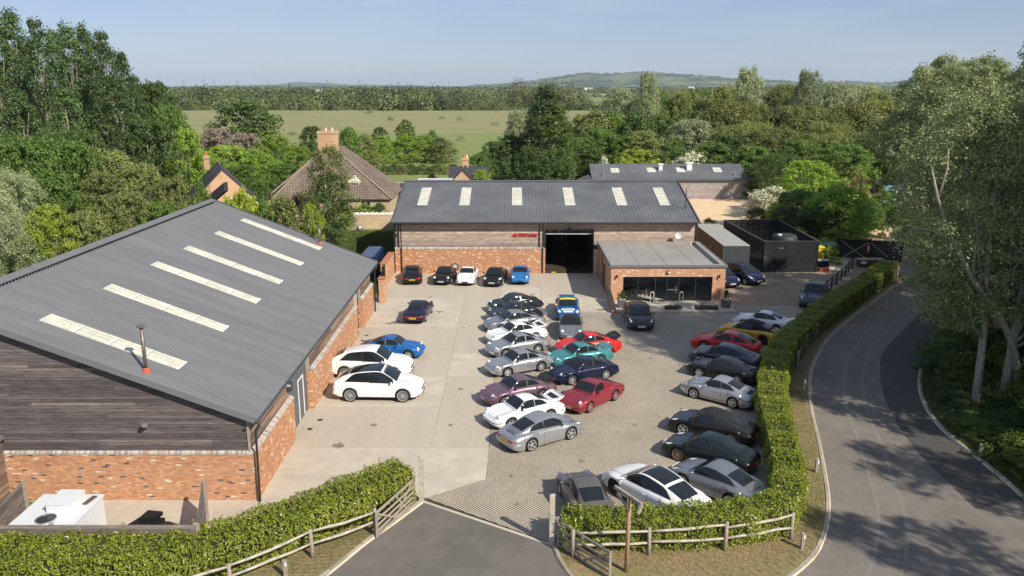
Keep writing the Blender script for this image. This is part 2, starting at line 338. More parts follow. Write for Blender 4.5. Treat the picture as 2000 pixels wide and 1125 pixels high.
yard = put('concrete_yard', MB().add([(-11.2, 27, -.03), (8, 27, -.03), (8, 72.4, -.03), (-11.2, 72.4, -.03)], [(0, 1, 2, 3)]).mesh('yard', m_soil), kind='structure')
SL = [[(-10.62, 26.9), (-8.6, 27.5), (-4.3, 30.5), (-3.66, 30.47), (-1.15, 32.13), (-1.1, 35.24), (-10.62, 35.24)]]
ys = [35.26, 40.2, 44.9, 49.2, 54.8, 59.5, 63.2, 66.9, 72.0]
for a, e in zip(ys[:-1], ys[1:]):
    xs = [-11.0, -3.88, -1.07] if a < 54 else [-11.4, -3.9, -1.0, 2.4, 7.86]
    for i in range(len(xs) - 1):
        x0, x1 = xs[i] + .006, xs[i + 1] - .006
        if a == 54.8 and i >= 2:
            if i == 2: SL.append([(-1.0, 53.75), (4.9, 58.85), (7.86, 58.85), (7.86, 59.49), (-1.0, 59.49)])
            continue
        SL.append([(x0, a + .006), (x1, a + .006), (x1, e - .006), (x0, e - .006)])
for i, p in enumerate(SL):
    poly_sheet('concrete_slab', p, 0, m_conc if i % 3 else m_conc2, kind=None, parent=yard, thick=.06)
    
# pale laitance along the joints of the yard
b = MB()
for y_ in ys[:5]: b.add([(-10.9, y_ + .03, .004), (-3.9, y_ + .03, .004), (-3.9, y_ + .12, .004), (-10.9, y_ + .12, .004)], [(0, 1, 2, 3)])
b.build('joint_edge', m_conc2, yard)
poly_sheet('sett_paving', [(-3.64, 30.42), (-1.13, 32.1), (-1.06, 44.4), (-1.05, 53.7), (4.9, 58.8), (17.22, 58.8), (17.22, 60.75), (25.2, 60.75), (20.8, 51.8), (17.2, 45.2), (15.0, 40), (13.6, 34), (12.1, 29), (10.9, 27.1), (1.55, 26.95)], 0, m_setts)
poly_sheet('gravel_yard', [(17.1, 60.76), (25.2, 60.76), (29.5, 66), (37.5, 76), (34, 79.6), (28.6, 79.6), (28.6, 72.6), (19, 74), (17.1, 72.6)], 0, m_gravel)
poly_sheet('gravel_yard', [(17.05, 85), (45, 88), (62, 118), (66, 150), (14, 150), (17.05, 100)], .0, m_gravel2)
poly_sheet('bin_apron', [(28.6, 73.2), (31.4, 73.4), (34.4, 79.5), (28.6, 80.2)], .004, m_conc2)
poly_sheet('gravel_track', [(35, 70.6), (41, 67.5), (44, 80), (60, 118), (55, 124), (40, 96), (37.6, 80)], -.01, m_gravel)
poly_sheet('lawn', [(41.5, 84), (47, 82), (60, 104), (51, 108)], .012, m_grass)
vr = [(1.6, 26.6), (1.6, 27.4), (10.3, 27.6), (11.9, 31), (13.0, 36), (14.6, 41.5), (16.6, 47), (20.0, 53.8), (26.1, 62.5), (33.4, 72)]
poly_sheet('grass_verge', vr + KLs[::-1] + KDRs[::-1], .07, m_dry, thick=.07)
poly_sheet('grass_verge', [(-24, 20), (-24, 27), (-9.5, 27), (-5.3, 29.8), (-3.9, 30.4)] + KDLs[::-1], .06, m_dry, thick=.06)
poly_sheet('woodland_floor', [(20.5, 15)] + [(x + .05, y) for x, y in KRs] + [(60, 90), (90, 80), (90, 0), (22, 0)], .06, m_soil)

def kerb(path, side, name='kerb', w_=.13, h=.1, gap=True):
    P = resample(path, .92); root = put(name, MB().tube([(x, y, .0) for x, y in P], .05, 4).mesh(name, m_mortar), kind='structure')
    me = MB().box(-.45, .45, 0, w_, -.02, h).mesh('kerb_stone', m_stone); r = random.Random(len(P))
    for a, e in zip(P[:-1], P[1:]):
        m_ = (a + e) / 2; ang = math.atan2(e[1] - a[1], e[0] - a[0]); n = Vector((-math.sin(ang), math.cos(ang))) * side
        g = r.uniform(.8, 1.15); c = (.36 * g, .32 * g, .26 * g)
        o = put('kerb_stone', me, root, loc=(m_[0], m_[1], r.uniform(-.012, .006)), rot=ang + (0 if side > 0 else math.pi) + r.uniform(-.01, .01), color=c)
        o.scale = (np.linalg.norm(e - a) / .92 * .985, 1, 1)
kerb(KLs, 1); kerb(KRs[:44], -1); kerb(KDRs, 1); kerb(KDLs, 1)
# flush setting line between the drive and the setts
put('threshold_strip', MB().obox((-3.7, 30.2, -.03), (5.25, -3.28, 0), (-.08, -.12, 0), (0, 0, .036)).mesh('t', m_conc2), kind='structure')
# oil drips and tyre scuffs on the concrete
m_oil = M('oil_stain', (.16, .14, .12), .7, var=.3, vs=6, col2=(.25, .22, .18), c2s=3)
r_ = random.Random(4)
for i, (px, py, sx, sy) in enumerate(((775, 629, .55, .3), (760, 632, .3, .12), (858, 609, .35, .12), (905, 640, .14, .1), (935, 720, .12, .1), (900, 760, .16, .1), (880, 830, .12, .12), (730, 830, .18, .12), (660, 870, .3, .2), (1175, 605, .5, .2), (1040, 575, .2, .15), (1135, 900, .16, .14), (1240, 830, .14, .12), (1180, 950, .1, .1), (1000, 930, .13, .1), (1270, 700, .15, .12), (960, 600, .2, .12), (840, 580, .2, .1), (1330, 800, .12, .1), (1010, 985, .12, .09))):
    x, y = gp(px, py); n = 14; P_ = [(x + math.cos(6.283 * k / n) * sx * r_.uniform(.55, 1.15), y + math.sin(6.283 * k / n) * sy * 1.6 * r_.uniform(.55, 1.15)) for k in range(n)]
    poly_sheet('oil_stain', smoothline(P_ + [P_[0]], 2)[:-1], .0045, m_oil)
# drain covers
b = MB()
for x, y in ((gp(625, 820)), gp(605, 838), gp(716, 655), gp(708, 665)): b.lathe([(0, .006), (.14, .006), (.15, 0)], 14, o=(x, y, 0))
b.build('drain_covers', m_darkmetal, kind='structure')

# ================================================================== BUILDINGS
def sheet_mesh(name, width, length, nr, mat, rh=.038, base=.0):
    """a profiled sheet: x across, y up the slope"""
    p = width / nr; pts = []
    for i in range(nr): x = i * p; pts += [(x, 0), (x + p * .74, 0), (x + p * .8, rh), (x + p * .94, rh)]
    pts.append((width, 0)); V = [(x, 0, z + base) for x, z in pts] + [(x, length, z + base) for x, z in pts]; n = len(pts)
    return npmesh(name, V, [(i, i + 1, n + i + 1, n + i) for i in range(n - 1)], mat)
def basis(o, u, v):
    u, v = Vector(u).normalized(), Vector(v).normalized(); w_ = u.cross(v)
    return Matrix(((u.x, v.x, w_.x, o[0]), (u.y, v.y, w_.y, o[1]), (u.z, v.z, w_.z, o[2]), (0, 0, 0, 1)))
def roof_slope(parent, o, u, length, v, n, ribs, lights=(), mat=m_roof, rh=.034):
    o, u, v = Vector(o), Vector(u).normalized(), Vector(v); sl = v.length; me = sheet_mesh('roof_sheet', length / n, sl, ribs, mat, rh)
    B = basis(o, u, v)
    for i in range(n):
        s = put('roof_sheet', me, parent); s.matrix_local = B @ Matrix.Translation((i * length / n, 0, 0))
    for a, s0, s1, k in lights:
        wd = .98 if k > 1 else 1.3; seg = (s1 - s0) / k; lm = sheet_mesh('rooflight', wd, seg * .985, 3, m_light, .012, rh + .006); rl = None
        lp = sheet_mesh('rooflight_lap', wd, .1, 3, m_light2, .012, rh + .014)
        for j in range(k):
            q = put('rooflight' if j == 0 else 'rooflight_panel', lm, parent if j == 0 else rl)
            if j == 0: rl = q; q.matrix_local = B @ Matrix.Translation((a, s0, 0))
            else: q.location = (0, j * seg, 0)
            z = put('rooflight_lap', lp, rl); z.location = (0, j * seg, 0)
def boards(parent, o, u, nrm, xa, xb, z0, z1, bh=.145, cmap=None, clip=None, seed=1, mat=m_boardobj, blen=(2.4, 4.8), name='cladding_board', thick=.022):
    """feather-edge boards as single pieces; clip(z) narrows a row to (xa, xb)"""
    r = random.Random(seed); o, u, nrm = Vector(o), Vector(u).normalized(), Vector(nrm).normalized(); z = z0; k = 0
    while z < z1 - .02:
        h = min(bh, z1 - z); A0, B0 = (xa, xb) if not clip else clip(z); A1, B1 = (xa, xb) if not clip else clip(z + h)
        x = A0 - r.uniform(0, 2)
        while x < B0:
            e = x + r.uniform(*blen); p, q = max(x + .002, A0), min(e, B0); x = e
            if q - p < .03: continue
            p1, q1 = max(p, A1) if p <= A1 else p, min(q, B1)
            if q1 <= p1: q1 = p1 + .01
            up = Vector((0, 0, 1)); O = o
            P = [O + u * p + up * z + nrm * thick, O + u * q + up * z + nrm * thick, O + u * q1 + up * (z + h) + nrm * .006, O + u * p1 + up * (z + h) + nrm * .006,
                 O + u * p + up * z - nrm * .004, O + u * q + up * z - nrm * .004, O + u * q1 + up * (z + h) - nrm * .004, O + u * p1 + up * (z + h) - nrm * .004]
            F = [(0, 1, 2, 3), (4, 5, 1, 0), (1, 5, 6, 2), (3, 2, 6, 7), (4, 0, 3, 7)]
            if u.cross(up).dot(nrm) < 0: F = [tuple(reversed(f)) for f in F]
            put(name, npmesh(name, P, F, mat), parent, color=cmap(r, (p + q) / 2, z))
        z += h
def c_dark(r, x, z):
    g = r.uniform(.72, 1.35); base = (.095, .08, .08) if r.random() < .85 else (.135, .11, .1)
    return tuple(v * g for v in base)
def c_brown(r, x, z):
    g = r.uniform(.7, 1.3); base = (.24, .16, .115) if r.random() < .6 else (.14, .1, .08)
    return tuple(v * g for v in base)

# ---- workshop on the left
WL = thing('workshop_building', 'long workshop with dark timber gable and grey roof with six rooflights filling the left foreground', 'building', (-10.6, 30.2, 0))
WL.matrix_parent_inverse = Matrix()
def rel(t, o): o.parent = t; o.matrix_parent_inverse = Matrix.Translation(t.location).inverted() if not t.rotation_euler.z else t.matrix_basis.inverted()
class Under:
    """collects everything created inside and hangs it, unmoved, under a thing"""
    def __init__(s, t): s.t = t
    def __enter__(s): s.before = set(bpy.data.objects); return s.t
    def __exit__(s, *a):
        inv = (Matrix.Translation(s.t.location) @ Matrix.Rotation(s.t.rotation_euler.z, 4, 'Z')).inverted()
        for o in bpy.data.objects:
            if o not in s.before and o.parent is None and o is not s.t: o.parent = s.t; o.matrix_parent_inverse = inv
EX, EZ, RX, RZ = -10.3, 3.74, -22.6, 8.54
def roofz(x): return EZ + (RZ - EZ) * (EX - x) / (EX - RX) if x > RX else EZ + (RZ - EZ) * (x - (2 * RX - EX)) / (EX - RX)
with Under(WL):
    P = None
    b = MB()
    def pent(y0, y1, xr=-10.95):
        x0 = 2 * RX - xr; V = [(x0, y0, 0), (xr, y0, 0), (xr, y0, roofz(xr) - .12), (RX, y0, RZ - .12), (x0, y0, roofz(x0) - .12)]; V += [(x, y1, z) for x, _, z in V]
        b.add(V, [(0, 1, 2, 3, 4), (9, 8, 7, 6, 5), (0, 5, 6, 1), (1, 6, 7, 2), (2, 7, 8, 3), (3, 8, 9, 4), (4, 9, 5, 0)])
    pent(30.3, 52.75); pent(54.75, 59.25); pent(52.75, 54.75, -15.5); b.build('inner_wall', m_core, P)
    b = MB().box(-34.6, -10.62, 30.21, 30.3, -.05, 2.1).box(-10.94, -10.615, 30.22, 36.3, -.05, 2.12).box(-10.94, -10.615, 40.0, 52.75, -.05, 2.12).box(-10.94, -10.615, 54.75, 59.25, -.05, 2.12)
    b.build('plinth_wall', m_mortar, P)
    bricks(P, (-21.2, 30.2, 0), (1, 0, 0), (0, -1, 0), 10.6, 2.1, single=290, dark=.028, white=.025)
    bricks(P, (-10.6, 30.2, 0), (0, 1, 0), (1, 0, 0), 6.1, 2.1, dark=.0, white=.045)
    bricks(P, (-10.6, 40.0, 0), (0, 1, 0), (1, 0, 0), 12.75, 2.1, dark=.0, white=.06)
    bricks(P, (-10.6, 54.75, 0), (0, 1, 0), (1, 0, 0), 4.5, 2.1, dark=.0, white=.05)
    bricks(P, (-10.95, 39.99, 0), (1, 0, 0), (0, -1, 0), .35, 2.1, coping=False, name='pier_brickwork')
    bricks(P, (-10.95, 54.74, 0), (1, 0, 0), (0, -1, 0), .35, 2.1, coping=False, name='pier_brickwork')
    # timber gable, board by board
    def clip(z):
        if z < EZ - .1: return (-34.4, -10.82)
        k = (z + .12 - EZ) / (RZ - EZ); d = (RX - EX) * (1 - k); return (RX + d, min(RX - d, -10.82))
    boards(P, (0, 30.28, 0), (1, 0, 0), (0, -1, 0), 0, 0, 2.2, 8.35, .135, c_dark, clip, 3, blen=(4.0, 7))
    MB().box(-10.84, -10.76, 30.22, 30.44, 2.2, 3.72).build('corner_board', m_wood, P)
    for a, e in ((30.45, 36.3), (40.2, 52.7), (55.0, 59.2)):
        boards(P, (-10.84, 0, 0), (0, 1, 0), (1, 0, 0), a, e, 2.22, 3.7, .148, c_brown, None, int(a), m_boardobj_y)
    for y in (40.1, 54.85): MB().box(-10.95, -10.78, y - .1, y + .1, 2.1, 3.7).build('door_post', m_wood, P)
    # roof
    v = Vector((RX - EX, 0, RZ - EZ)); sl = v.length; k = sl / 12.3
    roof_slope(P, (EX, 30.0, EZ), (0, 1, 0), 29.8, v, 30, 4, [(y - 30.0, (14.05 + EX) * k, (19.65 + EX) * k, 4) for y in (31.75, 37.05, 42.25, 46.7, 51.8, 57.05)], m_roofL, .011)
    roof_slope(P, (2 * RX - EX, 59.8, EZ), (0, -1, 0), 29.9, Vector((EX - RX, 0, RZ - EZ)), 10, 12)
    nz_ = Vector((v.z, 0, -v.x)).normalized()
    b = MB(); s_ = Vector((EX, 29.98, EZ)); 
    b.obox(s_ + Vector((0, -.06, -.2)), v * 1.002, (0, .09, 0), (0, 0, .27)); b.build('verge_flashing', m_roofL, P)
    b = MB(); b.obox(Vector((EX, 59.78, EZ - .15)), v, (0, .09, 0), (0, 0, .24)); b.build('verge_flashing', m_roof2, P)
    b = MB(); b.obox(Vector((2 * RX - EX, 29.82, EZ - .2)), Vector((-v.x, 0, v.z)), (0, .09, 0), (0, 0, .3)); b.build('verge_flashing', m_roof, P)
    rc = MB(); d1 = v.normalized() * -.42; d2 = Vector((-v.x, 0, v.z)).normalized() * -.42; t0 = Vector((RX, 29.8, RZ + .075)); L_ = Vector((0, 30.05, 0))
    rc.add([t0 + d1, t0, t0 + d2, t0 + d1 + L_, t0 + L_, t0 + d2 + L_], [(0, 1, 4, 3), (1, 2, 5, 4)]); rc.build('ridge_cap', m_roofL, P)
    b = MB(); n_ = 120
    for i in range(n_ - 2): b.box(RX + .42, RX + .5, 29.7 + i * .25, 29.76 + i * .25, RZ - .15, RZ - .08)
    b.build('ridge_filler', m_black, P, kind='stuff')
    # half-round gutter and downpipes
    g = MB(); prof = [(math.cos(a) * .085, math.sin(a) * .085) for a in np.linspace(math.pi, 2 * math.pi, 7)]
    V = [(EX + .03 + x, y, EZ - .02 + z) for y in (29.85, 59.9) for x, z in prof]; g.add(V, [(i, i + 1, 8 + i, 7 + i) for i in range(6)] + [tuple(range(7)), tuple(range(13, 6, -1))]); g.build('gutter', m_roof2, P)
    b = MB(); r_ = random.Random(3)
    for i in range(110):
        if r_.random() < .35: y = 29.6 + i * .27; b.box(EX - .12, EX - .02, y, y + .07, EZ + .03, EZ + .085)
    b.build('sheet_end_glints', m_metal, P, kind='stuff')
    for y in (30.05, 59.0):
        MB().tube([(EX + .03, y, EZ - .1), (EX + .03, y, EZ - .25), (-10.42, y, EZ - .55), (-10.48, y, .05)], .05, 8).build('downpipe', m_darkmetal, P, smooth=True)
    # doors
    d = MB().box(-10.99, -10.93, 36.3, 39.98, .0, 3.66).build('door', m_grey := M('grey_door', (.105, .115, .13), .5, var=.05), P)
    MB().box(-10.935, -10.9, 38.25, 38.33, .05, 2.25).box(-10.935, -10.9, 39.2, 39.28, .05, 2.25).box(-10.935, -10.9, 38.33, 39.2, 2.17, 2.25).build('wicket_frame', m_white, d)
    MB().tube([(-10.9, 38.45, 1.0), (-10.84, 38.45, 1.0), (-10.84, 38.6, 1.0)], .015, 6).build('handle', m_metal, d)
    b = MB().box(-12.6, -10.98, 54.5, 54.56, .0, 3.5).box(-10.98, -10.9, 54.05, 54.15, 0, 3.6)
    b.build('door', M('cream_door', (.5, .48, .42), .6), P)
    MB().box(-15.4, -10.96, 52.77, 54.7, .0, .02).build('threshold', m_conc, P)
    # flues on the roof
    for x, y, h, t in ((-14.9, 30.72, 1.85, 1), (-14.4, 58.9, 1.3, 0)):
        z = roofz(x); f = MB().tube([(x, y, z - .1), (x, y, z + h)], .075, 14).build('flue', m_flue, P, smooth=True)
        MB().lathe([(0, .12), (.2, .02), (.2, 0), (0, .0)], 16, o=(x, y, z + h + .04)).build('cowl', m_flue, f)
        MB().lathe([(.2, -.09), (.15, .09), (.09, .14)], 14, o=(x, y, z + .02)).build('flashing_boot', M('red_rubber', (.42, .1, .05), .7), f)
    # floodlight on the gable, wall lamp by the door
    def flood(x, y, z, dx, dy):
        f = MB().box(x - .09, x + .09, y - .1, y, z - .09, z + .06).build('floodlight', m_metal, P)
        MB().tube([(x, y, z), (x + dx * .1, y + dy * .22, z + .1)], .03, 6).lathe([(0, 0), (.12, 0), (.12, .08), (0, .12)], 14, o=(x + dx * .15, y + dy * .3, z + .08)).build('lamp_head', m_metal, f)
    flood(xat(283, 827, 30.2), 30.25, zat(829, 30.3), .6, -1)
    f = MB().lathe([(0, .2), (.22, .16), (.3, 0), (.26, -.02)], 18, axis='x', o=(-10.8, 37.0 - .75, 2.72)).build('wall_lamp', m_darkmetal, P)
    # wing coming forward at the far left
    b = MB().box(-26, -20.95, 22.5, 30.15, -.05, 2.9); b.build('wing_wall', m_core, P)
    boards(P, (-20.93, 0, 0), (0, 1, 0), (1, 0, 0), 22.6, 30.2, .3, 2.85, .148, c_brown, None, 9, m_boardobj_y)
    MB().obox((-20.7, 22.2, 2.85), (-5.6, 0, 1.6), (0, 7.9, 0), (0, 0, .12)).build('wing_roof', m_roof, P)

# ---- main showroom building
MBd = thing('showroom_building', 'wide showroom with brick base, silvered timber front and open garage door facing the yard', 'building', (3, 72, 0))
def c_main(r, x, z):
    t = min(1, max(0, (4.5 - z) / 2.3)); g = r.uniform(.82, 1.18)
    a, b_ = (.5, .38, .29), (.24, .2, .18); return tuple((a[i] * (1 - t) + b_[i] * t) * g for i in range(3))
with Under(MBd):
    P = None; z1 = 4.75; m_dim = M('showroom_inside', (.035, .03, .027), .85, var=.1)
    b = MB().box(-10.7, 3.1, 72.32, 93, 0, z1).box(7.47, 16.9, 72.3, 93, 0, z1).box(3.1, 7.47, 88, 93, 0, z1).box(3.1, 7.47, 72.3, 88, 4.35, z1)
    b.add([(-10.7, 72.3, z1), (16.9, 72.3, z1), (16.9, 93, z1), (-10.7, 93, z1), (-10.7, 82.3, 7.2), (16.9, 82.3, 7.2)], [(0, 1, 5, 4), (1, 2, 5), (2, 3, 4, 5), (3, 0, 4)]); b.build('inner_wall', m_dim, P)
    MB().box(-10.75, 3.08, 72.0, 72.32, -.05, 2.25).box(7.48, 7.9, 72.02, 72.32, -.05, 2.25).build('plinth_wall', m_mortar, P)
    bricks(P, (-10.75, 72.0, 0), (1, 0, 0), (0, -1, 0), 13.83, 2.25, dark=.0, white=.05, depth=.014)
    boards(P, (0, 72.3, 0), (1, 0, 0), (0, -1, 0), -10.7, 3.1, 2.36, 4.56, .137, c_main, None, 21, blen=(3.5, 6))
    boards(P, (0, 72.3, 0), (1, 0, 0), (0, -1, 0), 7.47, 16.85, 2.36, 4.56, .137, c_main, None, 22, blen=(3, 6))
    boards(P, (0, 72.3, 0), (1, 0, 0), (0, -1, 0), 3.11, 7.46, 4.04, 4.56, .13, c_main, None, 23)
    MB().box(-10.72, 16.9, 72.2, 72.3, 4.57, 4.76).build('fascia_board', M('fascia_wood', (.2, .11, .065), .8, var=.3, stretch=(1, 1, 5)), P)
    v = Vector((0, 10.7, 2.5)); ks = v.length / 10.7
    roof_slope(P, (-10.96, 71.55, 4.84), (1, 0, 0), 28, v, 28, 3, [(x + 10.96, 4.0 * ks, 8.75 * ks, 3) for x in (-9.03, -5.03, 0, 5.06, 10.0, 14.1)], m_roof, .026)
    roof_slope(P, (17.04, 92.95, 4.84), (-1, 0, 0), 28, Vector((0, -10.7, 2.5)), 14, 6)
    for x in (-10.99, 16.96): MB().obox((x, 71.5, 4.72), v * 1.004, (.09, 0, 0), (0, 0, .24)).build('verge_flashing', m_roof2 if x < 0 else m_roof, P)
    MB().add([(-10.99, 81.95, 7.34), (17.05, 81.95, 7.34), (17.05, 82.25, 7.43), (-10.99, 82.25, 7.43), (17.05, 82.55, 7.34), (-10.99, 82.55, 7.34)], [(0, 1, 2, 3), (3, 2, 4, 5)]).build('ridge_cap', m_roof, P)
    g = MB(); V = [(x, 71.5 + c_, 4.81 + z) for x in (-11.03, 17.1) for c_, z in [(math.cos(a) * .09, math.sin(a) * .09) for a in np.linspace(0, -math.pi, 7)]]
    g.add(V, [(i, i + 1, 8 + i, 7 + i) for i in range(6)] + [tuple(range(7)), tuple(range(13, 6, -1))]); g.build('gutter', m_roof2, P)
    for x in (-10.15, 2.82): MB().tube([(x, 71.5, 4.73), (x, 71.9, 4.45), (x, 71.9, .05)], .05, 8).build('downpipe', m_darkmetal, P, smooth=True)
    MB().box(-10.8, -10.68, 72.18, 72.34, 2.3, 4.78).build('corner_board', m_darkmetal, P); MB().box(16.86, 17.0, 72.15, 72.34, 2.3, 4.8).build('corner_board', m_darkmetal, P)
    MB().box(-10.45, -10.37, 72.22, 72.28, 2.3, 4.56).box(2.5, 2.57, 72.22, 72.28, 2.3, 4.56).build('cable_duct', m_darkmetal, P)
    # the garage opening
    MB().box(3.1, 7.47, 72.0, 88, -.02, .012).build('floor', M('showroom_floor', (.09, .07, .05), .25, var=.2, vs=1), P)
    MB().box(3.06, 3.12, 71.98, 72.36, 0, 4.04).box(7.45, 7.5, 71.98, 72.36, 0, 4.04).box(3.12, 7.45, 72.1, 72.36, 4.0, 4.05).build('door_frame', m_black, P)
    s_ = MB().box(3.13, 7.44, 72.55, 72.62, 3.72, 3.98).build('roller_door', m_darkmetal, P)
    MB().box(3.13, 7.44, 72.45, 72.55, 3.58, 3.68).build('bottom_rail', m_white, s_)
    MB().box(3.5, 3.56, 72.5, 72.56, 3.7, 4.0).box(4.35, 4.41, 72.5, 72.56, 3.7, 4.0).build('door_bracket', m_metal, s_)
    MB().box(4.6, 6.1, 87.3, 87.4, 0, 2.9).build('partition', M('blue_grey_panel', (.13, .16, .2), .7), P)
    MB().box(5.5, 5.56, 87.2, 87.28, 0, 2.1).box(6.0, 6.06, 87.2, 87.28, 0, 2.1).box(5.56, 6.0, 87.2, 87.28, 2.04, 2.1).build('inner_door_frame', m_white, P)
    MB().lathe([(0, .02), (.2, .016), (.21, .012)], 16, o=(3.85, 72.35, 0)).build('floor_mark', M('yellow_paint', (.75, .62, .05), .6), P)
    f = MB().tube([(5.2, 72.2, 4.5), (5.2, 71.85, 4.3)], .02, 6).build('floodlight', m_black, P); MB().obox((5.05, 71.75, 4.12), (.28, 0, .06), (.02, -.14, -.1), (-.03, -.05, .16)).build('lamp_head', m_black, f)
    f = MB().tube([(-10.55, 72.2, 3.7), (-10.6, 71.9, 3.6)], .02, 6).build('floodlight', m_black, P); MB().obox((-10.8, 71.8, 3.5), (.3, 0, .1), (.02, -.14, -.1), (-.05, -.05, .14)).build('lamp_head', m_black, f)
    # TV aerial mast on the right verge
    MB().tube([(16.3, 74.6, 5.3), (16.3, 74.6, 7.6)], .035, 6).tube([(16.3, 74.6, 6.0), (16.0, 74.4, 5.6)], .02, 5).build('aerial_mast', m_darkmetal, P)
    # far right end wall in timber
    MB().box(16.9, 16.96, 72.3, 93, 0, 4.7).build('end_wall', m_wood, P)
def to_mesh(o):
    bpy.context.view_layer.update(); me = bpy.data.meshes.new_from_object(o); n = put(o.name, me, o.parent)
    for k in o.keys():
        if k in ('label', 'category', 'group', 'kind'): n[k] = o[k]
    n.matrix_local = o.matrix_local; nm = o.name; bpy.data.objects.remove(o); n.name = nm; return n
# lettering on the front
fc = bpy.data.curves.new('sign_text', 'FONT'); fc.body = 'AUTOFARM'; fc.size = .5; fc.extrude = .04; fc.shear = .38; fc.space_character = 1.0; fc.offset = .018; fc.resolution_u = 3
sg = put('sign_lettering', fc, None, label='red slanted AUTOFARM lettering fixed to the timber front of the showroom', cat='sign')
m_red = M('red_lettering', (.5, .01, .03), .4, var=0); fc.materials.append(m_red)
sg = to_mesh(sg); sg.rotation_euler = (math.pi / 2, 0, 0); sg.location = (xat(1000, 459, 72.2), 72.2, zat(461.6, 72.2)); sg.scale = (.86, .78, 1)

# ---- flat-roofed reception with glazed front
RC = thing('reception_building', 'flat-roofed brick reception extension with a wide glazed front and open glass door', 'building', (12.4, 61.9, 0))
X0, X1, Y0, Y1 = 7.88, 17.03, 61.9, 71.95
with Under(RC):
    P = None; H_ = 2.9
    b = MB().box(X0 + .03, 8.86, Y0 + .02, Y0 + .3, 0, H_).box(16.0, X1 - .03, Y0 + .02, Y0 + .3, 0, H_).box(8.86, 16.0, Y0 + .02, Y0 + .3, 2.07, H_)
    b.box(X0 + .02, X0 + .3, Y0 + .3, Y1, 0, H_).box(X1 - .3, X1 - .02, Y0 + .3, Y1, 0, H_); b.build('plinth_wall', m_mortar, P)
    MB().box(X0 + .3, X1 - .3, Y0 + 6, Y0 + 6.1, 0, 2.6).box(X0 + .3, X0 + .36, Y0 + .3, Y0 + 6, 0, 2.6).box(X1 - .36, X1 - .3, Y0 + .3, Y0 + 6, 0, 2.6).box(X0 + .3, X1 - .3, Y0 + .3, Y0 + 6, 2.6, 2.66).build('inner_wall', M('grey_plaster', (.5, .5, .5), .8), P)
    MB().box(X0 + .3, X1 - .3, Y0 + .3, Y0 + 6, .1, .12).build('floor', M('pale_floor', (.6, .6, .57), .4), P)
    bricks(P, (X0, Y0 + .02, .0), (1, 0, 0), (0, -1, 0), .98, H_, coping=False, dark=0, white=.035)
    bricks(P, (16.0, Y0 + .02, .0), (1, 0, 0), (0, -1, 0), 1.03, H_, coping=False, dark=0, white=.035)
    bricks(P, (8.86, Y0 + .02, 2.1), (1, 0, 0), (0, -1, 0), 7.14, H_ - 2.1, coping=False, dark=0, white=.06)
    bricks(P, (X0 + .02, Y1, 0), (0, -1, 0), (-1, 0, 0), 10.05, H_, coping=False, dark=.0, white=.07)
    bricks(P, (X1 - .02, Y0, 0), (0, 1, 0), (1, 0, 0), 10.05, H_, coping=False, dark=.0, white=.04)
    m_felt = M('grey_roof_felt', (.32, .3, .275), .8, var=.08, vs=1.5, col2=(.27, .255, .235), c2s=.3)
    MB().box(X0 - .05, X1 + .05, Y0 - .06, Y1, H_, H_ + .1).build('roof', m_felt, P)
    m_trim = M('roof_edge_trim', (.16, .17, .19), .4)
    MB().box(X0 - .09, X1 + .09, Y0 - .1, Y0 - .02, H_ - .06, H_ + .13).box(X0 - .09, X0, Y0 - .02, Y1, H_ - .06, H_ + .13).box(X1, X1 + .09, Y0 - .02, Y1, H_ - .06, H_ + .13).build('roof_edge', m_trim, P)
    MB().obox((X1 - .85, Y0 + .5, H_ + .1), (.42, 0, 0), (.0, 9, 0), (0, 0, .05)).build('lead_gutter', m_darkmetal, P)
    b = MB()
    for x in (10.1, 12.3, 14.5): b.box(x, x + .03, Y0 + .1, Y1, H_ + .1, H_ + .112)
    b.build('felt_seam', m_trim, P)
    MB().tube([(16.0, 70.2, H_), (16.0, 70.2, H_ + .45)], .05, 8).build('vent_pipe', m_white, P)
    d_ = MB().tube([(15.1, 72.1, 3.5), (15.1, 71.8, 3.55)], .02, 6).build('dish_arm', m_metal, P); MB().lathe([(0, .0), (.15, -.03), (.3, -.1)], 18, axis='y', o=(15.15, 71.75, 3.6)).build('dish', m_white, d_)
    # glazing
    zs = (.14, 2.05); fr = MB()
    for x in (8.86, 15.94): fr.box(x, x + .06, Y0 + .1, Y0 + .2, .12, 2.07)
    fr.box(8.92, 15.94, Y0 + .1, Y0 + .2, 2.0, 2.07).box(8.92, 11.3, Y0 + .1, Y0 + .2, .1, .16).box(13.35, 15.94, Y0 + .1, Y0 + .2, .1, .16)
    for x in (10.07, 11.3, 12.36, 13.3, 14.66): fr.box(x, x + .055, Y0 + .1, Y0 + .2, .16, 2.0)
    fr.build('window_frame', m_darkmetal, P)
    cg = clearglass('window_glass')
    for a, e in ((8.92, 10.07), (10.13, 11.3), (12.42, 13.3), (13.36, 14.66), (14.72, 15.94)): MB().box(a, e, Y0 + .14, Y0 + .155, .17, 2.0).build('pane', cg, P)
    dr = MB().box(11.26, 11.33, Y0 - .75, Y0 + .08, .13, .22).box(11.26, 11.33, Y0 - .75, Y0 + .08, 1.92, 2.0).box(11.26, 11.33, Y0 - .75, Y0 - .67, .22, 1.92).box(11.26, 11.33, Y0, Y0 + .08, .22, 1.92).build('door', m_darkmetal, P)
    MB().box(11.285, 11.3, Y0 - .67, Y0, .22, 1.92).build('pane', cg, dr)
    MB().box(12.45, 13.28, Y0 + .1, Y0 + .13, .95, 1.0).box(13.1, 13.14, Y0 + .06, Y0 + .1, .7, 1.3).build('door_handle', m_metal, P)
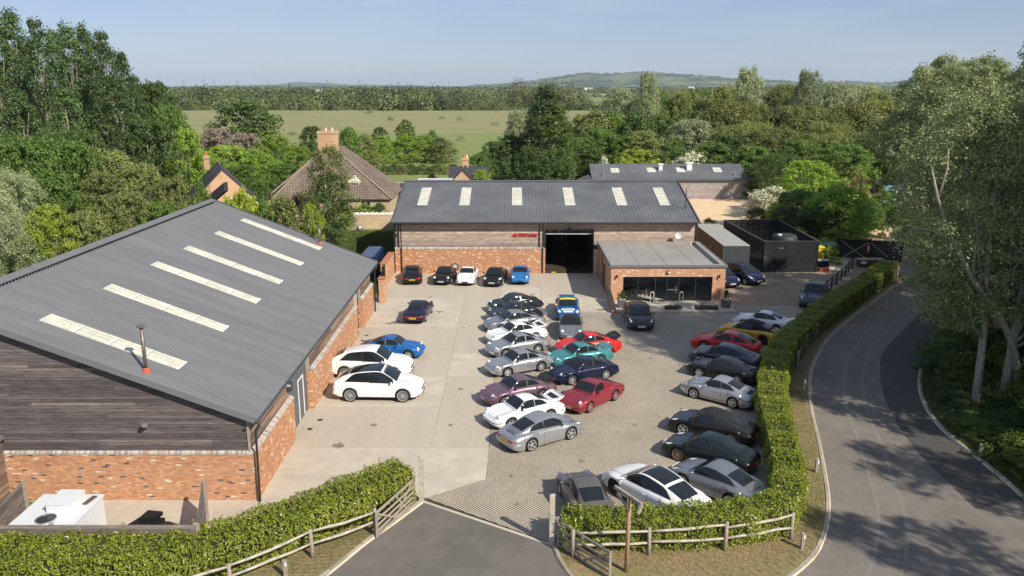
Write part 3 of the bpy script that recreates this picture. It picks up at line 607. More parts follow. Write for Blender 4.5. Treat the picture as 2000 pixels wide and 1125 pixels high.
    f = MB().lathe([(0, -.14), (.12, -.1), (.15, 0)], 16, axis='y', o=(12.45, Y0, 2.45)).build('bulkhead_light', m_black, P); MB().lathe([(0, -.17), (.09, -.14)], 14, axis='y', o=(12.45, Y0, 2.45)).build('lens', m_white, f)
    for x in (8.35, 16.5): MB().lathe([(.06, -.12), (.06, .12), (0, .12)], 10, o=(x, Y0 - .12, 2.12)).box(x - .02, x + .02, Y0 - .1, Y0, 2.08, 2.14).build('spotlight', m_black, P)
    # side door in the west wall
    MB().box(X0 - .03, X0 + .02, 66, 66.9, 0, 2.1).build('side_door', m_darkmetal, P); MB().tube([(X0 - .05, 67.6, 2.8), (X0 - .05, 67.6, .1)], .04, 6).build('downpipe', m_black, P)
pt = MB().box(7.95, 17.2, 58.95, 61.88, 0, .1).build('patio', m_conc2, kind='structure')
MB().box(7.9, 17.25, 58.82, 58.95, 0, .095).build('patio_edging', m_mortar, pt)
wg = thing('wing_wall', 'low brick wing wall sloping down in front of the reception corner', 'wall', (7.75, 60.3, 0))
with Under(wg):
    MB().add([(7.62, 58.6, 0), (7.88, 58.6, 0), (7.88, 61.88, 0), (7.62, 61.88, 0), (7.62, 58.6, .3), (7.88, 58.6, .3), (7.88, 61.88, .9), (7.62, 61.88, .9)], [(0, 1, 5, 4), (1, 2, 6, 5), (2, 3, 7, 6), (3, 0, 4, 7), (4, 5, 6, 7)]).build('wall', blocks('small_brickwork', (.46, .18, .09), (.4, .15, .075), (.4, .33, .26), .225, .075, vert=True, msize=.01), None)
    MB().add([(7.58, 58.55, .3), (7.92, 58.55, .3), (7.92, 61.88, .92), (7.58, 61.88, .92), (7.58, 58.55, .36), (7.92, 58.55, .36), (7.92, 61.88, .98), (7.58, 61.88, .98)], [(0, 1, 5, 4), (1, 2, 6, 5), (3, 0, 4, 7), (4, 5, 6, 7)]).build('coping', m_darkmetal, None)
# ================================================================== CARS
def pchip(ctrl):
    ctrl = sorted(ctrl); X = np.array([c[0] for c in ctrl], float); Y = np.array([c[1] for c in ctrl], float); h = np.diff(X); d = np.diff(Y) / h; m = np.zeros(len(X))
    for i in range(1, len(X) - 1):
        if d[i - 1] * d[i] > 0: w1, w2 = 2 * h[i] + h[i - 1], h[i] + 2 * h[i - 1]; m[i] = (w1 + w2) / (w1 / d[i - 1] + w2 / d[i])
    m[0], m[-1] = d[0], d[-1]
    def f(x):
        x = min(max(x, X[0]), X[-1]); i = min(int(np.searchsorted(X, x, 'right')) - 1, len(h) - 1); i = max(i, 0); t = (x - X[i]) / h[i]
        return float((2 * t ** 3 - 3 * t * t + 1) * Y[i] + (t ** 3 - 2 * t * t + t) * h[i] * m[i] + (-2 * t ** 3 + 3 * t * t) * Y[i + 1] + (t ** 3 - t * t) * h[i] * m[i + 1])
    return f
class Shape:
    """body and cabin surfaces of a car, x forward, wheels on z = 0"""
    def __init__(s, d):
        s.d = d; s.w = pchip([(x, w) for x, w, _, _ in d['st']]); s.zs = pchip([(x, z) for x, _, z, _ in d['st']]); s.zc = pchip([(x, z) for x, _, _, z in d['st']])
        s.x0, s.x1 = min(q[0] for q in d['st']), max(q[0] for q in d['st'])
        g = d['gh']; s.zt, s.wt, s.wb, s.zb = (pchip([(q[0], q[i]) for q in g]) for i in (1, 2, 3, 4)); s.g0, s.g1 = min(q[0] for q in g), max(q[0] for q in g)
    def sill(s, x):
        d = s.d; b = d['sill']
        if x > s.x1 - .35: b += (x - s.x1 + .35) * .35
        if x < s.x0 + .35: b += (s.x0 + .35 - x) * .4
        for xw in (d['xf'], d['xr']):
            ra = d['R'] + d.get('gap', .045)
            if abs(x - xw) < ra: b = max(b, d['R'] + math.sqrt(ra * ra - (x - xw) ** 2) - .0)
        return b
    def half(s, x):
        w, zs, zc, b = s.w(x), s.zs(x), s.zc(x), s.sill(x); h = zs - b; q = s.d.get('sh', .15)
        return [(w - .03, b), (w - .005, b + .1 * h), (w, b + .38 * h), (w - .012, b + .66 * h), (w - .045, b + .88 * h), (w - q, zs), (w * .6, zc + .3 * (zs - zc) + .004), (w * .3, zc + .012), (0, zc + .02)]
    def body(s, x, t, side):
        P = s.half(x); i = min(int(t), 7); f = t - i; y = P[i][0] * (1 - f) + P[i + 1][0] * f; z = P[i][1] * (1 - f) + P[i + 1][1] * f
        return Vector((x, y * side, z))
    def ghalf(s, x):
        zt, wt, wb, zb = s.zt(x), s.wt(x), s.wb(x), s.zb(x); k = max(0, min(1, (zt - zb) / .12)); c = s.d.get('crown', .035)
        return [(wb, zb - .1), (wb, zb - .01), (wb + (wt + .035 - wb) * .88, zb + (zt - zb) * .82), (wt, zt), (wt * .6, zt + c * .7 * k), (0, zt + c * k)]
    def cab(s, x, t, side):
        P = s.ghalf(x); i = min(int(t), 4); f = t - i; y = P[i][0] * (1 - f) + P[i + 1][0] * f; z = P[i][1] * (1 - f) + P[i + 1][1] * f
        return Vector((x, y * side, z))
def loft(S_, half, xs, cap=True):
    V = []; n = None
    for x in xs:
        h = half(x); ring = [(x, -y, z) for y, z in h] + [(x, y, z) for y, z in h[-2::-1]]; n = len(ring); V += ring
    F = [(i * n + k, (i + 1) * n + k, (i + 1) * n + k + 1, i * n + k + 1) for i in range(len(xs) - 1) for k in range(n - 1)]
    if cap: F += [tuple(range(n)), tuple((len(xs) - 1) * n + k for k in range(n - 1, -1, -1))]
    return V, F
def patch(fn, xa, xb, ta, tb, off=.006, nx=6, nt_=4, side=1, b=None, warp=None):
    """a skin lying just proud of a surface; warp(u, v) -> (u, v) shapes its outline"""
    b = b or MB(); V = []
    for i in range(nx + 1):
        for j in range(nt_ + 1):
            u, v = i / nx, j / nt_
            if warp: u, v = warp(u, v)
            x, t = xa + (xb - xa) * u, ta + (tb - ta) * v; e = .012
            p = fn(x, t, side); dx = fn(x + e, t, side) - fn(x - e, t, side); t1, t2 = (t + .05, t) if t < 3.9 else (t, t - .05); dt = fn(x, t1, side) - fn(x, t2, side)
            nrm = dt.cross(dx) * side
            if nrm.length < 1e-9: nrm = Vector((0, side * .5, .5))
            nrm.normalize()
            if nrm.z < -.3: nrm = -nrm
            V.append(p + nrm * off)
    k = nt_ + 1; F = [(i * k + j, i * k + j + 1, (i + 1) * k + j + 1, (i + 1) * k + j) if side < 0 else (i * k + j, (i + 1) * k + j, (i + 1) * k + j + 1, i * k + j + 1) for i in range(nx) for j in range(nt_)]
    return b.add(V, F)
def across(fn, xa, xb, ta, tb, off=.006, nx=6, ny=5, b=None, bow=0, shrink=(1, 1)):
    """a patch over the centre line, from -t to t (t measured down from the middle)"""
    b = b or MB(); V = []
    for i in range(nx + 1):
        for j in range(2 * ny + 1):
            u = i / nx; q = (j - ny) / ny; sd = 1 if q >= 0 else -1; k = shrink[0] + (shrink[1] - shrink[0]) * u
            t = tb - (tb - ta) * abs(q) * k; x = xa + (xb - xa) * u - bow * q * q
            p = fn(x, t, sd); e = .015; dx = fn(x + e, t, sd) - fn(x - e, t, sd); n_ = Vector((-dx.z, 0, dx.x)).normalized() if dx.x > 0 else Vector((dx.z, 0, -dx.x)).normalized()
            V.append(p + n_ * off)
    k = 2 * ny + 1; return b.add(V, [(i * k + j, (i + 1) * k + j, (i + 1) * k + j + 1, i * k + j + 1) for i in range(nx) for j in range(k - 1)])
def contour(S_, z, end, x_in, off, n=9, h=.1, d=.05):
    """a bar wrapped round the nose (end=1) or tail (end=-1)"""
    xe = S_.x1 if end > 0 else S_.x0; pts = []
    for i in range(n + 1):
        x = xe - end * x_in * (1 - (i / n) ** .6); pts.append((x, S_.w(x) - .0))
    pts.append((xe + end * .012, S_.w(xe) * .55)); half_ = [(x + end * off * .9, y + off * (1 if i < n - 1 else .2)) for i, (x, y) in enumerate(pts)]
    P = [(x, -y) for x, y in half_] + [(x, y) for x, y in half_[::-1]]; V = []
    for i, (x, y) in enumerate(P):
        V += [(x, y, z - h / 2), (x, y, z + h / 2 - .01), (x - end * .02, y * .985, z + h / 2), (x - end * d, y * .93, z + h / 2)]
    b = MB(); b.add(V, [(i * 4 + k, (i + 1) * 4 + k, (i + 1) * 4 + k + 1, i * 4 + k + 1) for i in range(len(P) - 1) for k in range(3)]); return b
MC = {}
def cached(key, fn, name='part', smooth=False, mat=None):
    if key not in MC: MC[key] = fn().mesh(name, None, smooth)
    return MC[key]
m_tyre = M('tyre_rubber', (.014, .014, .015), .85, var=.1); m_under = M('underbody', (.008, .008, .008), .9, var=0)
m_glass = glass('car_glass', (.014, .018, .022)); m_lens = glass('headlamp_glass', (.62, .66, .68), .08); m_chrome = M('bright_trim', (.6, .61, .62), .18, metal=.9, var=0)
m_rimS = M('silver_wheel', (.55, .56, .58), .3, metal=.6, var=0); m_rimD = M('dark_wheel', (.05, .05, .055), .35, metal=.5, var=0); m_rimW = M('white_wheel', (.75, .75, .74), .35, var=0)
m_rimG = M('bronze_wheel', (.3, .24, .16), .35, metal=.6, var=0); m_rimP = M('pink_wheel', (.42, .2, .22), .35, metal=.3, var=0)
m_tail = M('tail_lamp', (.45, .012, .015), .15, var=0); m_amber = M('amber_lamp', (.75, .22, .02), .2, var=0); m_rubber = M('rubber_strip', (.02, .02, .02), .6, var=0)
m_plateY = M('yellow_plate', (.8, .58, .03), .4, var=0); m_plateW = M('white_plate', (.75, .75, .72), .4, var=0); m_ink = M('plate_letters', (.015, .015, .015), .5, var=0); m_fabric = M('black_hood_fabric', (.014, .014, .016), .9, var=.1, vs=8)
m_seat = M('seat_leather', (.12, .1, .085), .7, var=.1)
def paint(name, col, metal=0.0, rough=.28):
    return M('paint_' + name, col, rough, metal=metal, var=.03, vs=1.5, coat=.45, spec=.3)
def tyre_mesh(Rr, rr, wd):
    b = MB(); n = 24; h = wd / 2
    b.lathe([(0.03, h * .45), (rr, h * .45)], n, 'y'); b.lathe([(rr, h * .8), (rr + .02, h), (Rr - .03, h * .98), (Rr, h * .7), (Rr, -h * .7), (Rr - .03, -h), (rr, -h)], n, 'y'); b.lathe([(rr, h * .8), (rr, h * .4)], n, 'y'); return b
def rim_mesh(rr, wd, style):
    b = MB(); h = wd / 2; n = 24; b.lathe([(rr + .004, h * .8), (rr + .004, h * 1.0), (rr - .022, h * .98), (rr - .03, h * .5)], n, 'y')
    ns, sw0, sw1, fork = {'five': (5, .05, .062, 0), 'fuchs': (5, .07, .1, 0), 'multi': (10, .02, .026, 1), 'mesh': (12, .016, .018, 1), 'cup': (5, .07, .05, 0), 'ten': (10, .022, .03, 0)}[style]
    yf = h * .86
    for k in range(ns):
        a = 2 * math.pi * k / ns
        for da in ((-.11, .11) if fork else (0,)):
            d0 = Vector((math.cos(a + da * .2), 0, math.sin(a + da * .2))); d1 = Vector((math.cos(a + da), 0, math.sin(a + da))); p, q = d0 * .04, d1 * (rr - .02)
            sdw = Vector((-math.sin(a), 0, math.cos(a))); P = [p - sdw * sw0 / 2, p + sdw * sw0 / 2, q + sdw * sw1 / 2, q - sdw * sw1 / 2]
            T = [Vector((v.x, yf if i < 2 else yf - .005, v.z)) for i, v in enumerate(P)]; B_ = [Vector((v.x, yf - .045, v.z)) for v in P]
            b.add(T + B_, [(0, 1, 2, 3), (0, 4, 5, 1), (1, 5, 6, 2), (3, 2, 6, 7), (4, 0, 3, 7)])
    b.lathe([(.0, yf + .012), (.03, yf + .012), (.055, yf), (.06, yf - .03)], 14, 'y'); return b
# outline tables: st = (x, half width, shoulder height, centre height); gh = cabin (x, roof height, roof half width, belt half width, belt height)
G911 = [(-1.72, .80, .40, .52, .82), (-1.45, .90, .45, .58, .86), (-1.0, 1.075, .49, .66, .89), (-.55, 1.20, .515, .7, .89), (-.15, 1.265, .53, .71, .885), (.12, 1.255, .54, .71, .88), (.28, 1.20, .565, .71, .875), (.55, 1.01, .63, .71, .86), (.76, .86, .66, .7, .845)]
CARS = {
 '911': dict(st=[(-2.14, .50, .55, .52), (-2.10, .66, .66, .62), (-1.95, .76, .76, .72), (-1.6, .815, .84, .84), (-1.1, .83, .875, .92), (-.7, .815, .885, .92), (0, .805, .88, .90), (.6, .805, .86, .85), (.95, .805, .83, .79), (1.25, .80, .795, .735), (1.6, .775, .745, .665), (1.85, .72, .66, .59), (1.97, .63, .54, .52), (2.02, .5, .48, .46)],
             gh=G911, sill=.2, xf=1.135, xr=-1.135, R=.315, rr=.2, tw=.2, wins=[(-.28, .5, 1.14, 2.86), (-1.08, -.36, 1.2, 2.75)], vent=1, ws=(.2, .71), rw=(-1.3, -.62), head='round', hx=1.77),
 '911w': dict(st=[(-2.16, .55, .55, .52), (-2.12, .72, .66, .62), (-1.95, .84, .76, .72), (-1.55, .885, .84, .84), (-1.1, .895, .875, .92), (-.7, .85, .885, .92), (0, .825, .88, .90), (.6, .83, .86, .85), (.95, .86, .83, .79), (1.25, .86, .795, .735), (1.6, .82, .745, .665), (1.85, .75, .66, .59), (1.97, .65, .54, .52), (2.04, .5, .48, .46)],
             gh=G911, sill=.17, xf=1.135, xr=-1.135, R=.315, rr=.215, tw=.24, wins=[(-.28, .5, 1.14, 2.86), (-1.08, -.36, 1.2, 2.75)], ws=(.2, .71), rw=(-1.3, -.62), head='round', hx=1.77),
 '997': dict(st=[(-2.2, .50, .52, .50), (-2.17, .70, .66, .63), (-2.0, .81, .78, .75), (-1.6, .875, .86, .86), (-1.15, .895, .885, .93), (-.7, .86, .89, .93), (0, .85, .875, .90), (.7, .865, .85, .83), (1.15, .885, .81, .765), (1.5, .865, .76, .70), (1.85, .79, .66, .61), (2.05, .67, .55, .53), (2.13, .5, .46, .45)],
             gh=[(-1.85, .82, .40, .55, .82), (-1.5, .93, .47, .6, .87), (-1.0, 1.1, .51, .68, .9), (-.5, 1.23, .54, .73, .9), (-.05, 1.285, .56, .745, .895), (.2, 1.275, .57, .75, .885), (.4, 1.2, .6, .75, .875), (.75, 1.0, .66, .745, .86), (1.02, .84, .7, .735, .84)],
             sill=.15, xf=1.18, xr=-1.17, R=.33, rr=.245, tw=.25, wins=[(-.32, .68, 1.14, 2.85), (-1.2, -.38, 1.2, 2.75)], ws=(.32, .96), rw=(-1.48, -.72), head='oval', hx=1.72),
 'suv': dict(st=[(-2.42, .62, .92, .9), (-2.38, .86, 1.04, 1.02), (-2.1, .95, 1.08, 1.1), (-1.4, .99, 1.1, 1.13), (-.5, .975, 1.09, 1.1), (.4, .975, 1.08, 1.08), (.9, .975, 1.07, 1.08), (1.45, .99, 1.04, 1.05), (1.95, .95, .97, 1.0), (2.25, .86, .87, .91), (2.4, .72, .74, .78), (2.46, .56, .62, .66)],
             gh=[(-2.25, 1.1, .56, .72, 1.08), (-1.95, 1.3, .6, .8, 1.1), (-1.35, 1.52, .63, .84, 1.1), (-.6, 1.65, .66, .86, 1.09), (0, 1.69, .67, .87, 1.08), (.3, 1.66, .68, .87, 1.075), (.65, 1.47, .71, .87, 1.065), (1.0, 1.24, .76, .86, 1.06), (1.22, 1.08, .79, .85, 1.05)],
             sill=.3, xf=1.47, xr=-1.425, R=.39, rr=.3, tw=.28, wins=[(-.33, .92, 1.08, 2.7), (-1.72, -.38, 1.12, 2.62)], ws=(.42, 1.15), rw=(-2.12, -1.55), head='suv', hx=2.05, crown=.045),
 'gt': dict(st=[(-2.42, .6, .7, .68), (-2.38, .8, .86, .84), (-2.1, .91, .93, .95), (-1.5, .965, .95, 1.0), (-.6, .955, .94, .98), (.4, .945, .92, .95), (.95, .95, .9, .9), (1.45, .965, .86, .83), (1.95, .91, .77, .74), (2.25, .8, .64, .64), (2.42, .65, .52, .54), (2.48, .5, .46, .48)],
            gh=[(-2.15, .93, .48, .62, .92), (-1.8, 1.06, .52, .7, .95), (-1.2, 1.24, .56, .77, .96), (-.5, 1.37, .58, .8, .95), (.0, 1.4, .6, .81, .94), (.3, 1.36, .62, .81, .93), (.75, 1.15, .68, .81, .92), (1.1, .98, .73, .8, .9), (1.3, .88, .76, .79, .88)],
            sill=.18, xf=1.46, xr=-1.46, R=.35, rr=.27, tw=.27, wins=[(-.3, .85, 1.12, 2.82), (-1.5, -.36, 1.18, 2.72)], ws=(.36, 1.22), rw=(-1.9, -1.1), head='suv', hx=2.0),
 '928': dict(st=[(-2.2, .55, .5, .5), (-2.15, .74, .62, .62), (-1.9, .85, .76, .76), (-1.4, .9, .84, .86), (-.9, .89, .86, .88), (0, .875, .86, .88), (.7, .88, .84, .86), (1.25, .885, .79, .81), (1.75, .84, .69, .71), (2.1, .74, .56, .58), (2.24, .6, .46, .48)],
             gh=[(-2.0, .74, .44, .58, .75), (-1.6, .92, .5, .66, .84), (-1.0, 1.14, .54, .72, .87), (-.5, 1.245, .56, .74, .87), (-.1, 1.27, .57, .745, .87), (.1, 1.24, .58, .745, .865), (.5, 1.04, .64, .74, .86), (.85, .87, .69, .73, .855)],
             sill=.17, xf=1.25, xr=-1.25, R=.315, rr=.22, tw=.23, wins=[(-.4, .6, 1.12, 2.85), (-1.45, -.62, 1.15, 2.5)], ws=(.18, .8), rw=(-1.85, -.75), head='pop', hx=1.7),
 'hatch': dict(st=[(-2.08, .6, .72, .72), (-2.04, .8, .88, .88), (-1.8, .87, .95, .98), (-1.0, .9, .97, 1.0), (0, .9, .95, .98), (.7, .9, .94, .95), (1.2, .9, .9, .92), (1.7, .86, .82, .85), (2.0, .76, .7, .72), (2.14, .6, .56, .6)],
               gh=[(-2.0, 1.0, .56, .7, .97), (-1.85, 1.2, .57, .74, .98), (-1.4, 1.4, .58, .78, .99), (-.7, 1.47, .6, .79, .98), (-.1, 1.475, .61, .8, .96), (.2, 1.43, .63, .8, .95), (.6, 1.22, .68, .8, .94), (1.0, 1.02, .73, .79, .93), (1.15, .92, .75, .78, .92)],
               sill=.2, xf=1.3, xr=-1.3, R=.315, rr=.22, tw=.21, wins=[(-.25, .78, 1.12, 2.82), (-1.5, -.32, 1.14, 2.7)], ws=(.28, 1.08), rw=(-1.98, -1.62), head='suv', hx=1.78),
}
def cab_variant(base):
    d = dict(CARS[base]); d['gh'] = [(x, zt - (.03 if x < -.2 else 0), wt, wb, zb) for x, zt, wt, wb, zb in d['gh']]; return d
SH = {}
def car(model, px, py, heading, col, label, ref='c', wheel='five', rim=None, roof=None, tail=None, tailmat=None, bumper='body', plate=None, soft=False, sun_roof=False, frontplate=None, quarter=True, livery=False,
        trim=None, mirror=None, stripe=None, grp='cars parked in the yard', grille=True, dark_roofglass=False, cat='car', name='parked_car'):
    d = CARS[model]; s = SH.setdefault(model, Shape(d)); h = R(heading); fx, fy = math.cos(h), math.sin(h)
    X, Y = gp(px, py)
    off = {'c': (0, 0), 'fl': (d['xf'], 1), 'fr': (d['xf'], -1), 'rl': (d['xr'], 1), 'rr': (d['xr'], -1), 'nose': (s.x1, 0), 'tail': (s.x0, 0), 'nl': (s.x1 - .25, .82), 'nr': (s.x1 - .25, -.82), 'tl': (s.x0 + .2, .85), 'tr': (s.x0 + .2, -.85)}[ref]
    ty = s.w(d['xf']) - .0; oy = off[1] * (ty if ref in ('fl', 'fr', 'rl', 'rr') else s.w(0)); ox = off[0]
    X -= ox * fx - oy * fy; Y -= ox * fy + oy * fx
    T = thing(name, label, cat, (X, Y, .0), h, grp); rim = rim or m_rimS; k = model
    def part(nm, key, fn, mat, par=T, smooth=False, **kw): return put(nm, cached((k,) + key, fn, nm, smooth), par, mat=mat, **kw)
    # body shell
    def fbody():
        xs = set(np.linspace(s.x0 + .02, s.x1 - .02, 40)) | {s.x0, s.x1, s.x0 + .015, s.x1 - .015, s.x0 + .05, s.x1 - .05}; ra = d['R'] + d.get('gap', .045)
        for xw in (d['xf'], d['xr']):
            xs = {x for x in xs if abs(abs(x - xw) - ra) > .02}; xs |= {xw - ra, xw + ra, xw - ra + .003, xw + ra - .003} | {xw + ra * math.cos(a) for a in np.linspace(.25, math.pi - .25, 9)}
        b = MB(); b.add(*loft(s, s.half, sorted(xs))); return b
    part('body', ('body',), fbody, col, smooth=True)
    def funder():
        b = MB(); wi = min(s.w(0), s.w(d['xf'])) - d['tw'] - .06; z0 = d['sill'] - .03
        b.box(s.x0 + .25, s.x1 - .25, -wi, wi, z0, .6); b.box(d['xr'] + d['R'] + .06, d['xf'] - d['R'] - .06, -s.w(0) + .05, s.w(0) - .05, z0, z0 + .12)
        b.box(s.x0 + .1, d['xr'] - d['R'] - .06, -s.w(s.x0 + .1) * .9, s.w(s.x0 + .1) * .9, z0 + .05, .5); b.box(d['xf'] + d['R'] + .06, s.x1 - .1, -s.w(s.x1 - .1) * .9, s.w(s.x1 - .1) * .9, z0 + .05, .42); return b
    part('underbody', ('under',), funder, m_under)
    # cabin and its panes
    roofm = roof or (m_fabric if soft else col)
    def fcab():
        b = MB(); b.add(*loft(s, s.ghalf, sorted(set(np.linspace(s.g0, s.g1, 30))), cap=False)); return b
    part('roof', ('cab',), fcab, roofm, smooth=True)
    part('windscreen', ('ws',), lambda: across(s.cab, d['ws'][0] + .03, d['ws'][1] - .01, 3.07, 5, .008, 6, 5), m_glass, smooth=True)
    if soft: part('rear_window', ('rws', 1), lambda: across(s.cab, d['rw'][0] + .1, d['rw'][1] - .18, 3.5, 5, .012, 4, 4), m_glass, smooth=True)
    else: part('rear_window', ('rw',), lambda: across(s.cab, d['rw'][0], d['rw'][1], 3.22, 5, .008, 6, 5), m_glass, smooth=True)
    for sd in (1, -1):
        for i, (a, e, t0, t1) in enumerate(d['wins']):
            if i and (soft or not quarter): continue
            wp = (lambda u, v: (u * (1 - .0 * v) if True else u, v)) if i == 0 else (lambda u, v: (1 - (1 - u) * (1 - .45 * v), v))
            part('window_frame', ('wfr', i, sd), lambda a=a, e=e, t0=t0, t1=t1, wp=wp, sd=sd: patch(s.cab, a - .03, e + .035, t0 - .06, min(2.97, t1 + .06), .005, 8, 3, sd, warp=wp), trim or m_rubber, smooth=True)
            part('side_window', ('win', i, sd), lambda a=a, e=e, t0=t0, t1=t1, wp=wp, sd=sd: patch(s.cab, a, e, t0, t1, .009, 8, 3, sd, warp=wp), m_glass, smooth=True)
        if trim: part('window_trim', ('wtrim', sd), lambda sd=sd: patch(s.cab, d['wins'][1][0], d['wins'][0][1] + .06, 2.86, 2.99, .014, 10, 1, sd), trim)
        dx0, dx1 = (-.42, d['wins'][0][1] + .16)
        dd = part('door', ('door', sd), lambda sd=sd: patch(s.body, dx0, dx1, .6, 4.55, .007, 8, 6, sd), col, smooth=True)
        part('door_seal', ('dsl', sd), lambda sd=sd: patch(s.body, dx0 - .011, dx1 + .011, .56, 4.6, .0035, 8, 6, sd), m_rubber, dd)
        hp = s.body(-.22, 3.5, sd); part('door_handle', ('dh', sd), lambda hp=hp, sd=sd: MB().box(-.31, -.16, hp.y + (.0 if sd > 0 else -.03), hp.y + (.03 if sd > 0 else 0), hp.z - .015, hp.z + .015), trim or (m_rubber if model == '911' else col), dd)
        if model in ('suv', 'gt', 'hatch'):
            q = part('door', ('rdoor', sd), lambda sd=sd: patch(s.body, d['xr'] + d['R'] + .02 - .12, -.46, .9, 4.55, .007, 8, 6, sd, warp=lambda u, v: (u + (1 - u) * .12 * (1 - v), v)), col, smooth=True)
            part('door_handle', ('rdh', sd), lambda hp=hp, sd=sd: MB().box(-1.12, -.95, hp.y + (.0 if sd > 0 else -.03), hp.y + (.03 if sd > 0 else 0), hp.z, hp.z + .03), col, q)
        mp_ = s.cab(d['ws'][1] - .28, 1.05, sd)
        def fmir(mp_=mp_, sd=sd):
            b = MB(); b.tube([mp_, mp_ + Vector((0, sd * .1, .06))], .02, 6); c = mp_ + Vector((.0, sd * .17, .08))
            V = []
            for i in range(5):
                t = -1 + i * .5; r_ = math.sqrt(max(.05, 1 - t * t)); V += [c + Vector((.05 * r_ * a_, .09 * t, .06 * r_ * z_)) for a_, z_ in ((1, -1), (1, .6), (.3, 1), (-.8, 1), (-.8, -1))]
            return b.add(V, [(i * 5 + j, (i + 1) * 5 + j, (i + 1) * 5 + (j + 1) % 5, i * 5 + (j + 1) % 5) for i in range(4) for j in range(5)] + [(0, 1, 2, 3, 4), (24, 23, 22, 21, 20)])
        part('wing_mirror', ('mir', sd), fmir, mirror or col, smooth=True)
    # bonnet and engine lid as panels with a gap round them
    part('bonnet_gap', ('bong',), lambda: across(s.body, d['ws'][1] + .09, s.x1 - .152, 6.2, 8, .0035, 8, 4, bow=.03, shrink=(1.0, .82)), m_rubber)
    part('bonnet', ('bon',), lambda: across(s.body, d['ws'][1] + .1, s.x1 - .16, 6.25, 8, .006, 8, 4, bow=.03, shrink=(1.0, .8)), col, smooth=True)
    if model in ('911', '911w', '997', '928'):
        lid = part('engine_lid', ('lid',), lambda: across(s.body, s.x0 + .12, -1.62 if model != '928' else -1.95, 6.3, 8, .006, 6, 4, shrink=(.9, 1)), col, smooth=True)
        if grille and model != '928':
            if tail is None:
                part('engine_grille', ('grl',), lambda: across(s.body, -1.86, -1.64, 7.0 - .3, 8, .012, 2, 2), m_rubber, lid)
                if model == '997':
                    def fsl():
                        b = MB()
                        for i in range(6): across(s.cab, -1.82 + i * .055, -1.80 + i * .055 + .01, 3.3, 5, .02, 1, 3, b=b)
                        return b
                    part('grille_slats', ('sl',), fsl, col, lid)
        if trim and tail is None: part('grille_bars', ('grb',), lambda: (lambda b: [across(s.body, -1.84 + i * .05, -1.83 + i * .05, 7.0 - .25, 8, .018, 1, 2, b=b) for i in range(4)] and b)(MB()), m_chrome, lid)
    # bumpers, lamps, plates
    bm_ = {'body': col, 'chrome': m_chrome, 'black': m_rubber}[bumper]
    for e, nm in ((1, 'front_bumper'), (-1, 'rear_bumper')):
        zz = {'suv': .5, 'gt': .42, 'hatch': .45}.get(model, .41)
        q = part(nm, ('bmp', e), lambda e=e, zz=zz: contour(s, zz, e, .42, .025, h=.17 if model in ('911', '911w') else .12), bm_, smooth=False)
        if model in ('911', '911w') and bumper == 'body' and trim is None: part('bumper_strip', ('bst', e), lambda e=e, zz=zz: contour(s, zz + .03, e, .4, .034, h=.035), m_rubber, q)
        if model in ('suv', 'gt', 'hatch', '997') and e == 1:
            part('air_intake', ('int',), lambda zz=zz: MB().box(s.x1 + .0, s.x1 + .045, -.42, .42, zz - .16, zz - .07).box(s.x1 - .22, s.x1 - .05, .5, .68, zz - .14, zz - .04).box(s.x1 - .22, s.x1 - .05, -.68, -.5, zz - .14, zz - .04), m_black, q)
        if model in ('suv', 'hatch') and e == 1: part('grille', ('gri',), lambda zz=zz: MB().box(s.x1 - .04, s.x1 + .02, -.45, .45, zz + .07, zz + .17), m_black, q)
    pm = plate or m_plateY; fp = frontplate or m_plateW
    def fpl(x, z, e):
        b = MB(); b.box(x, x + .012, -.26, .26, z - .055, z + .055); return b
    zz = {'suv': .52, 'gt': .42, 'hatch': .46, '997': .42}.get(model, .40)
    def fink(x, z):
        b = MB()
        for i, y in enumerate((-.2, -.135, -.07, -.005, .085, .15, .215)): b.box(x, x + .003, y - .022, y + .022, z - .032, z + .032)
        return b
    xp = s.x1 + .04; q = part('number_plate', ('plf',), lambda: fpl(xp, zz, 1), fp); part('plate_characters', ('ikf',), lambda: fink(xp + .012, zz), m_ink, q)
    zr = zz + (.12 if model in ('suv', 'gt', 'hatch') else .1); xq = s.x0 - .05; q = part('number_plate', ('plr',), lambda: fpl(xq, zr, -1), pm); part('plate_characters', ('ikr',), lambda: fink(xq - .003, zr), m_ink, q)
    for sd in (1, -1):
        if d['head'] == 'round':
            c = s.body(d['hx'], 5, sd); c.y -= sd * .0; ax = Vector((math.cos(R(38)), 0, math.sin(R(38))))
            def fh(c=c, ax=ax):
                b = MB(); e1 = ax.cross(Vector((0, 1, 0))).normalized(); e2 = Vector((0, 1, 0)); V = []; prof_ = [(.13, -.18), (.13, .0), (.108, .02)]
                for r_, t in prof_: V += [c + ax * t + (e1 * math.cos(a) + e2 * math.sin(a)) * r_ for a in np.linspace(0, 2 * math.pi, 16, endpoint=False)]
                return b.add(V, [(i * 16 + j, i * 16 + (j + 1) % 16, (i + 1) * 16 + (j + 1) % 16, (i + 1) * 16 + j) for i in range(2) for j in range(16)])
            def fl(c=c, ax=ax):
                b = MB(); e1 = ax.cross(Vector((0, 1, 0))).normalized(); e2 = Vector((0, 1, 0)); V = []
                for r_, t in [(.108, .018), (.08, .042), (.035, .055), (.002, .058)]: V += [c + ax * t + (e1 * math.cos(a) + e2 * math.sin(a)) * r_ for a in np.linspace(0, 2 * math.pi, 14, endpoint=False)]
                return b.add(V, [(i * 14 + j, i * 14 + (j + 1) % 14, (i + 1) * 14 + (j + 1) % 14, (i + 1) * 14 + j) for i in range(3) for j in range(14)])
            hh = part('headlight', ('hd', sd), fh, m_chrome if trim else col, smooth=True); part('lens', ('hl', sd), fl, m_lens, hh, smooth=True)
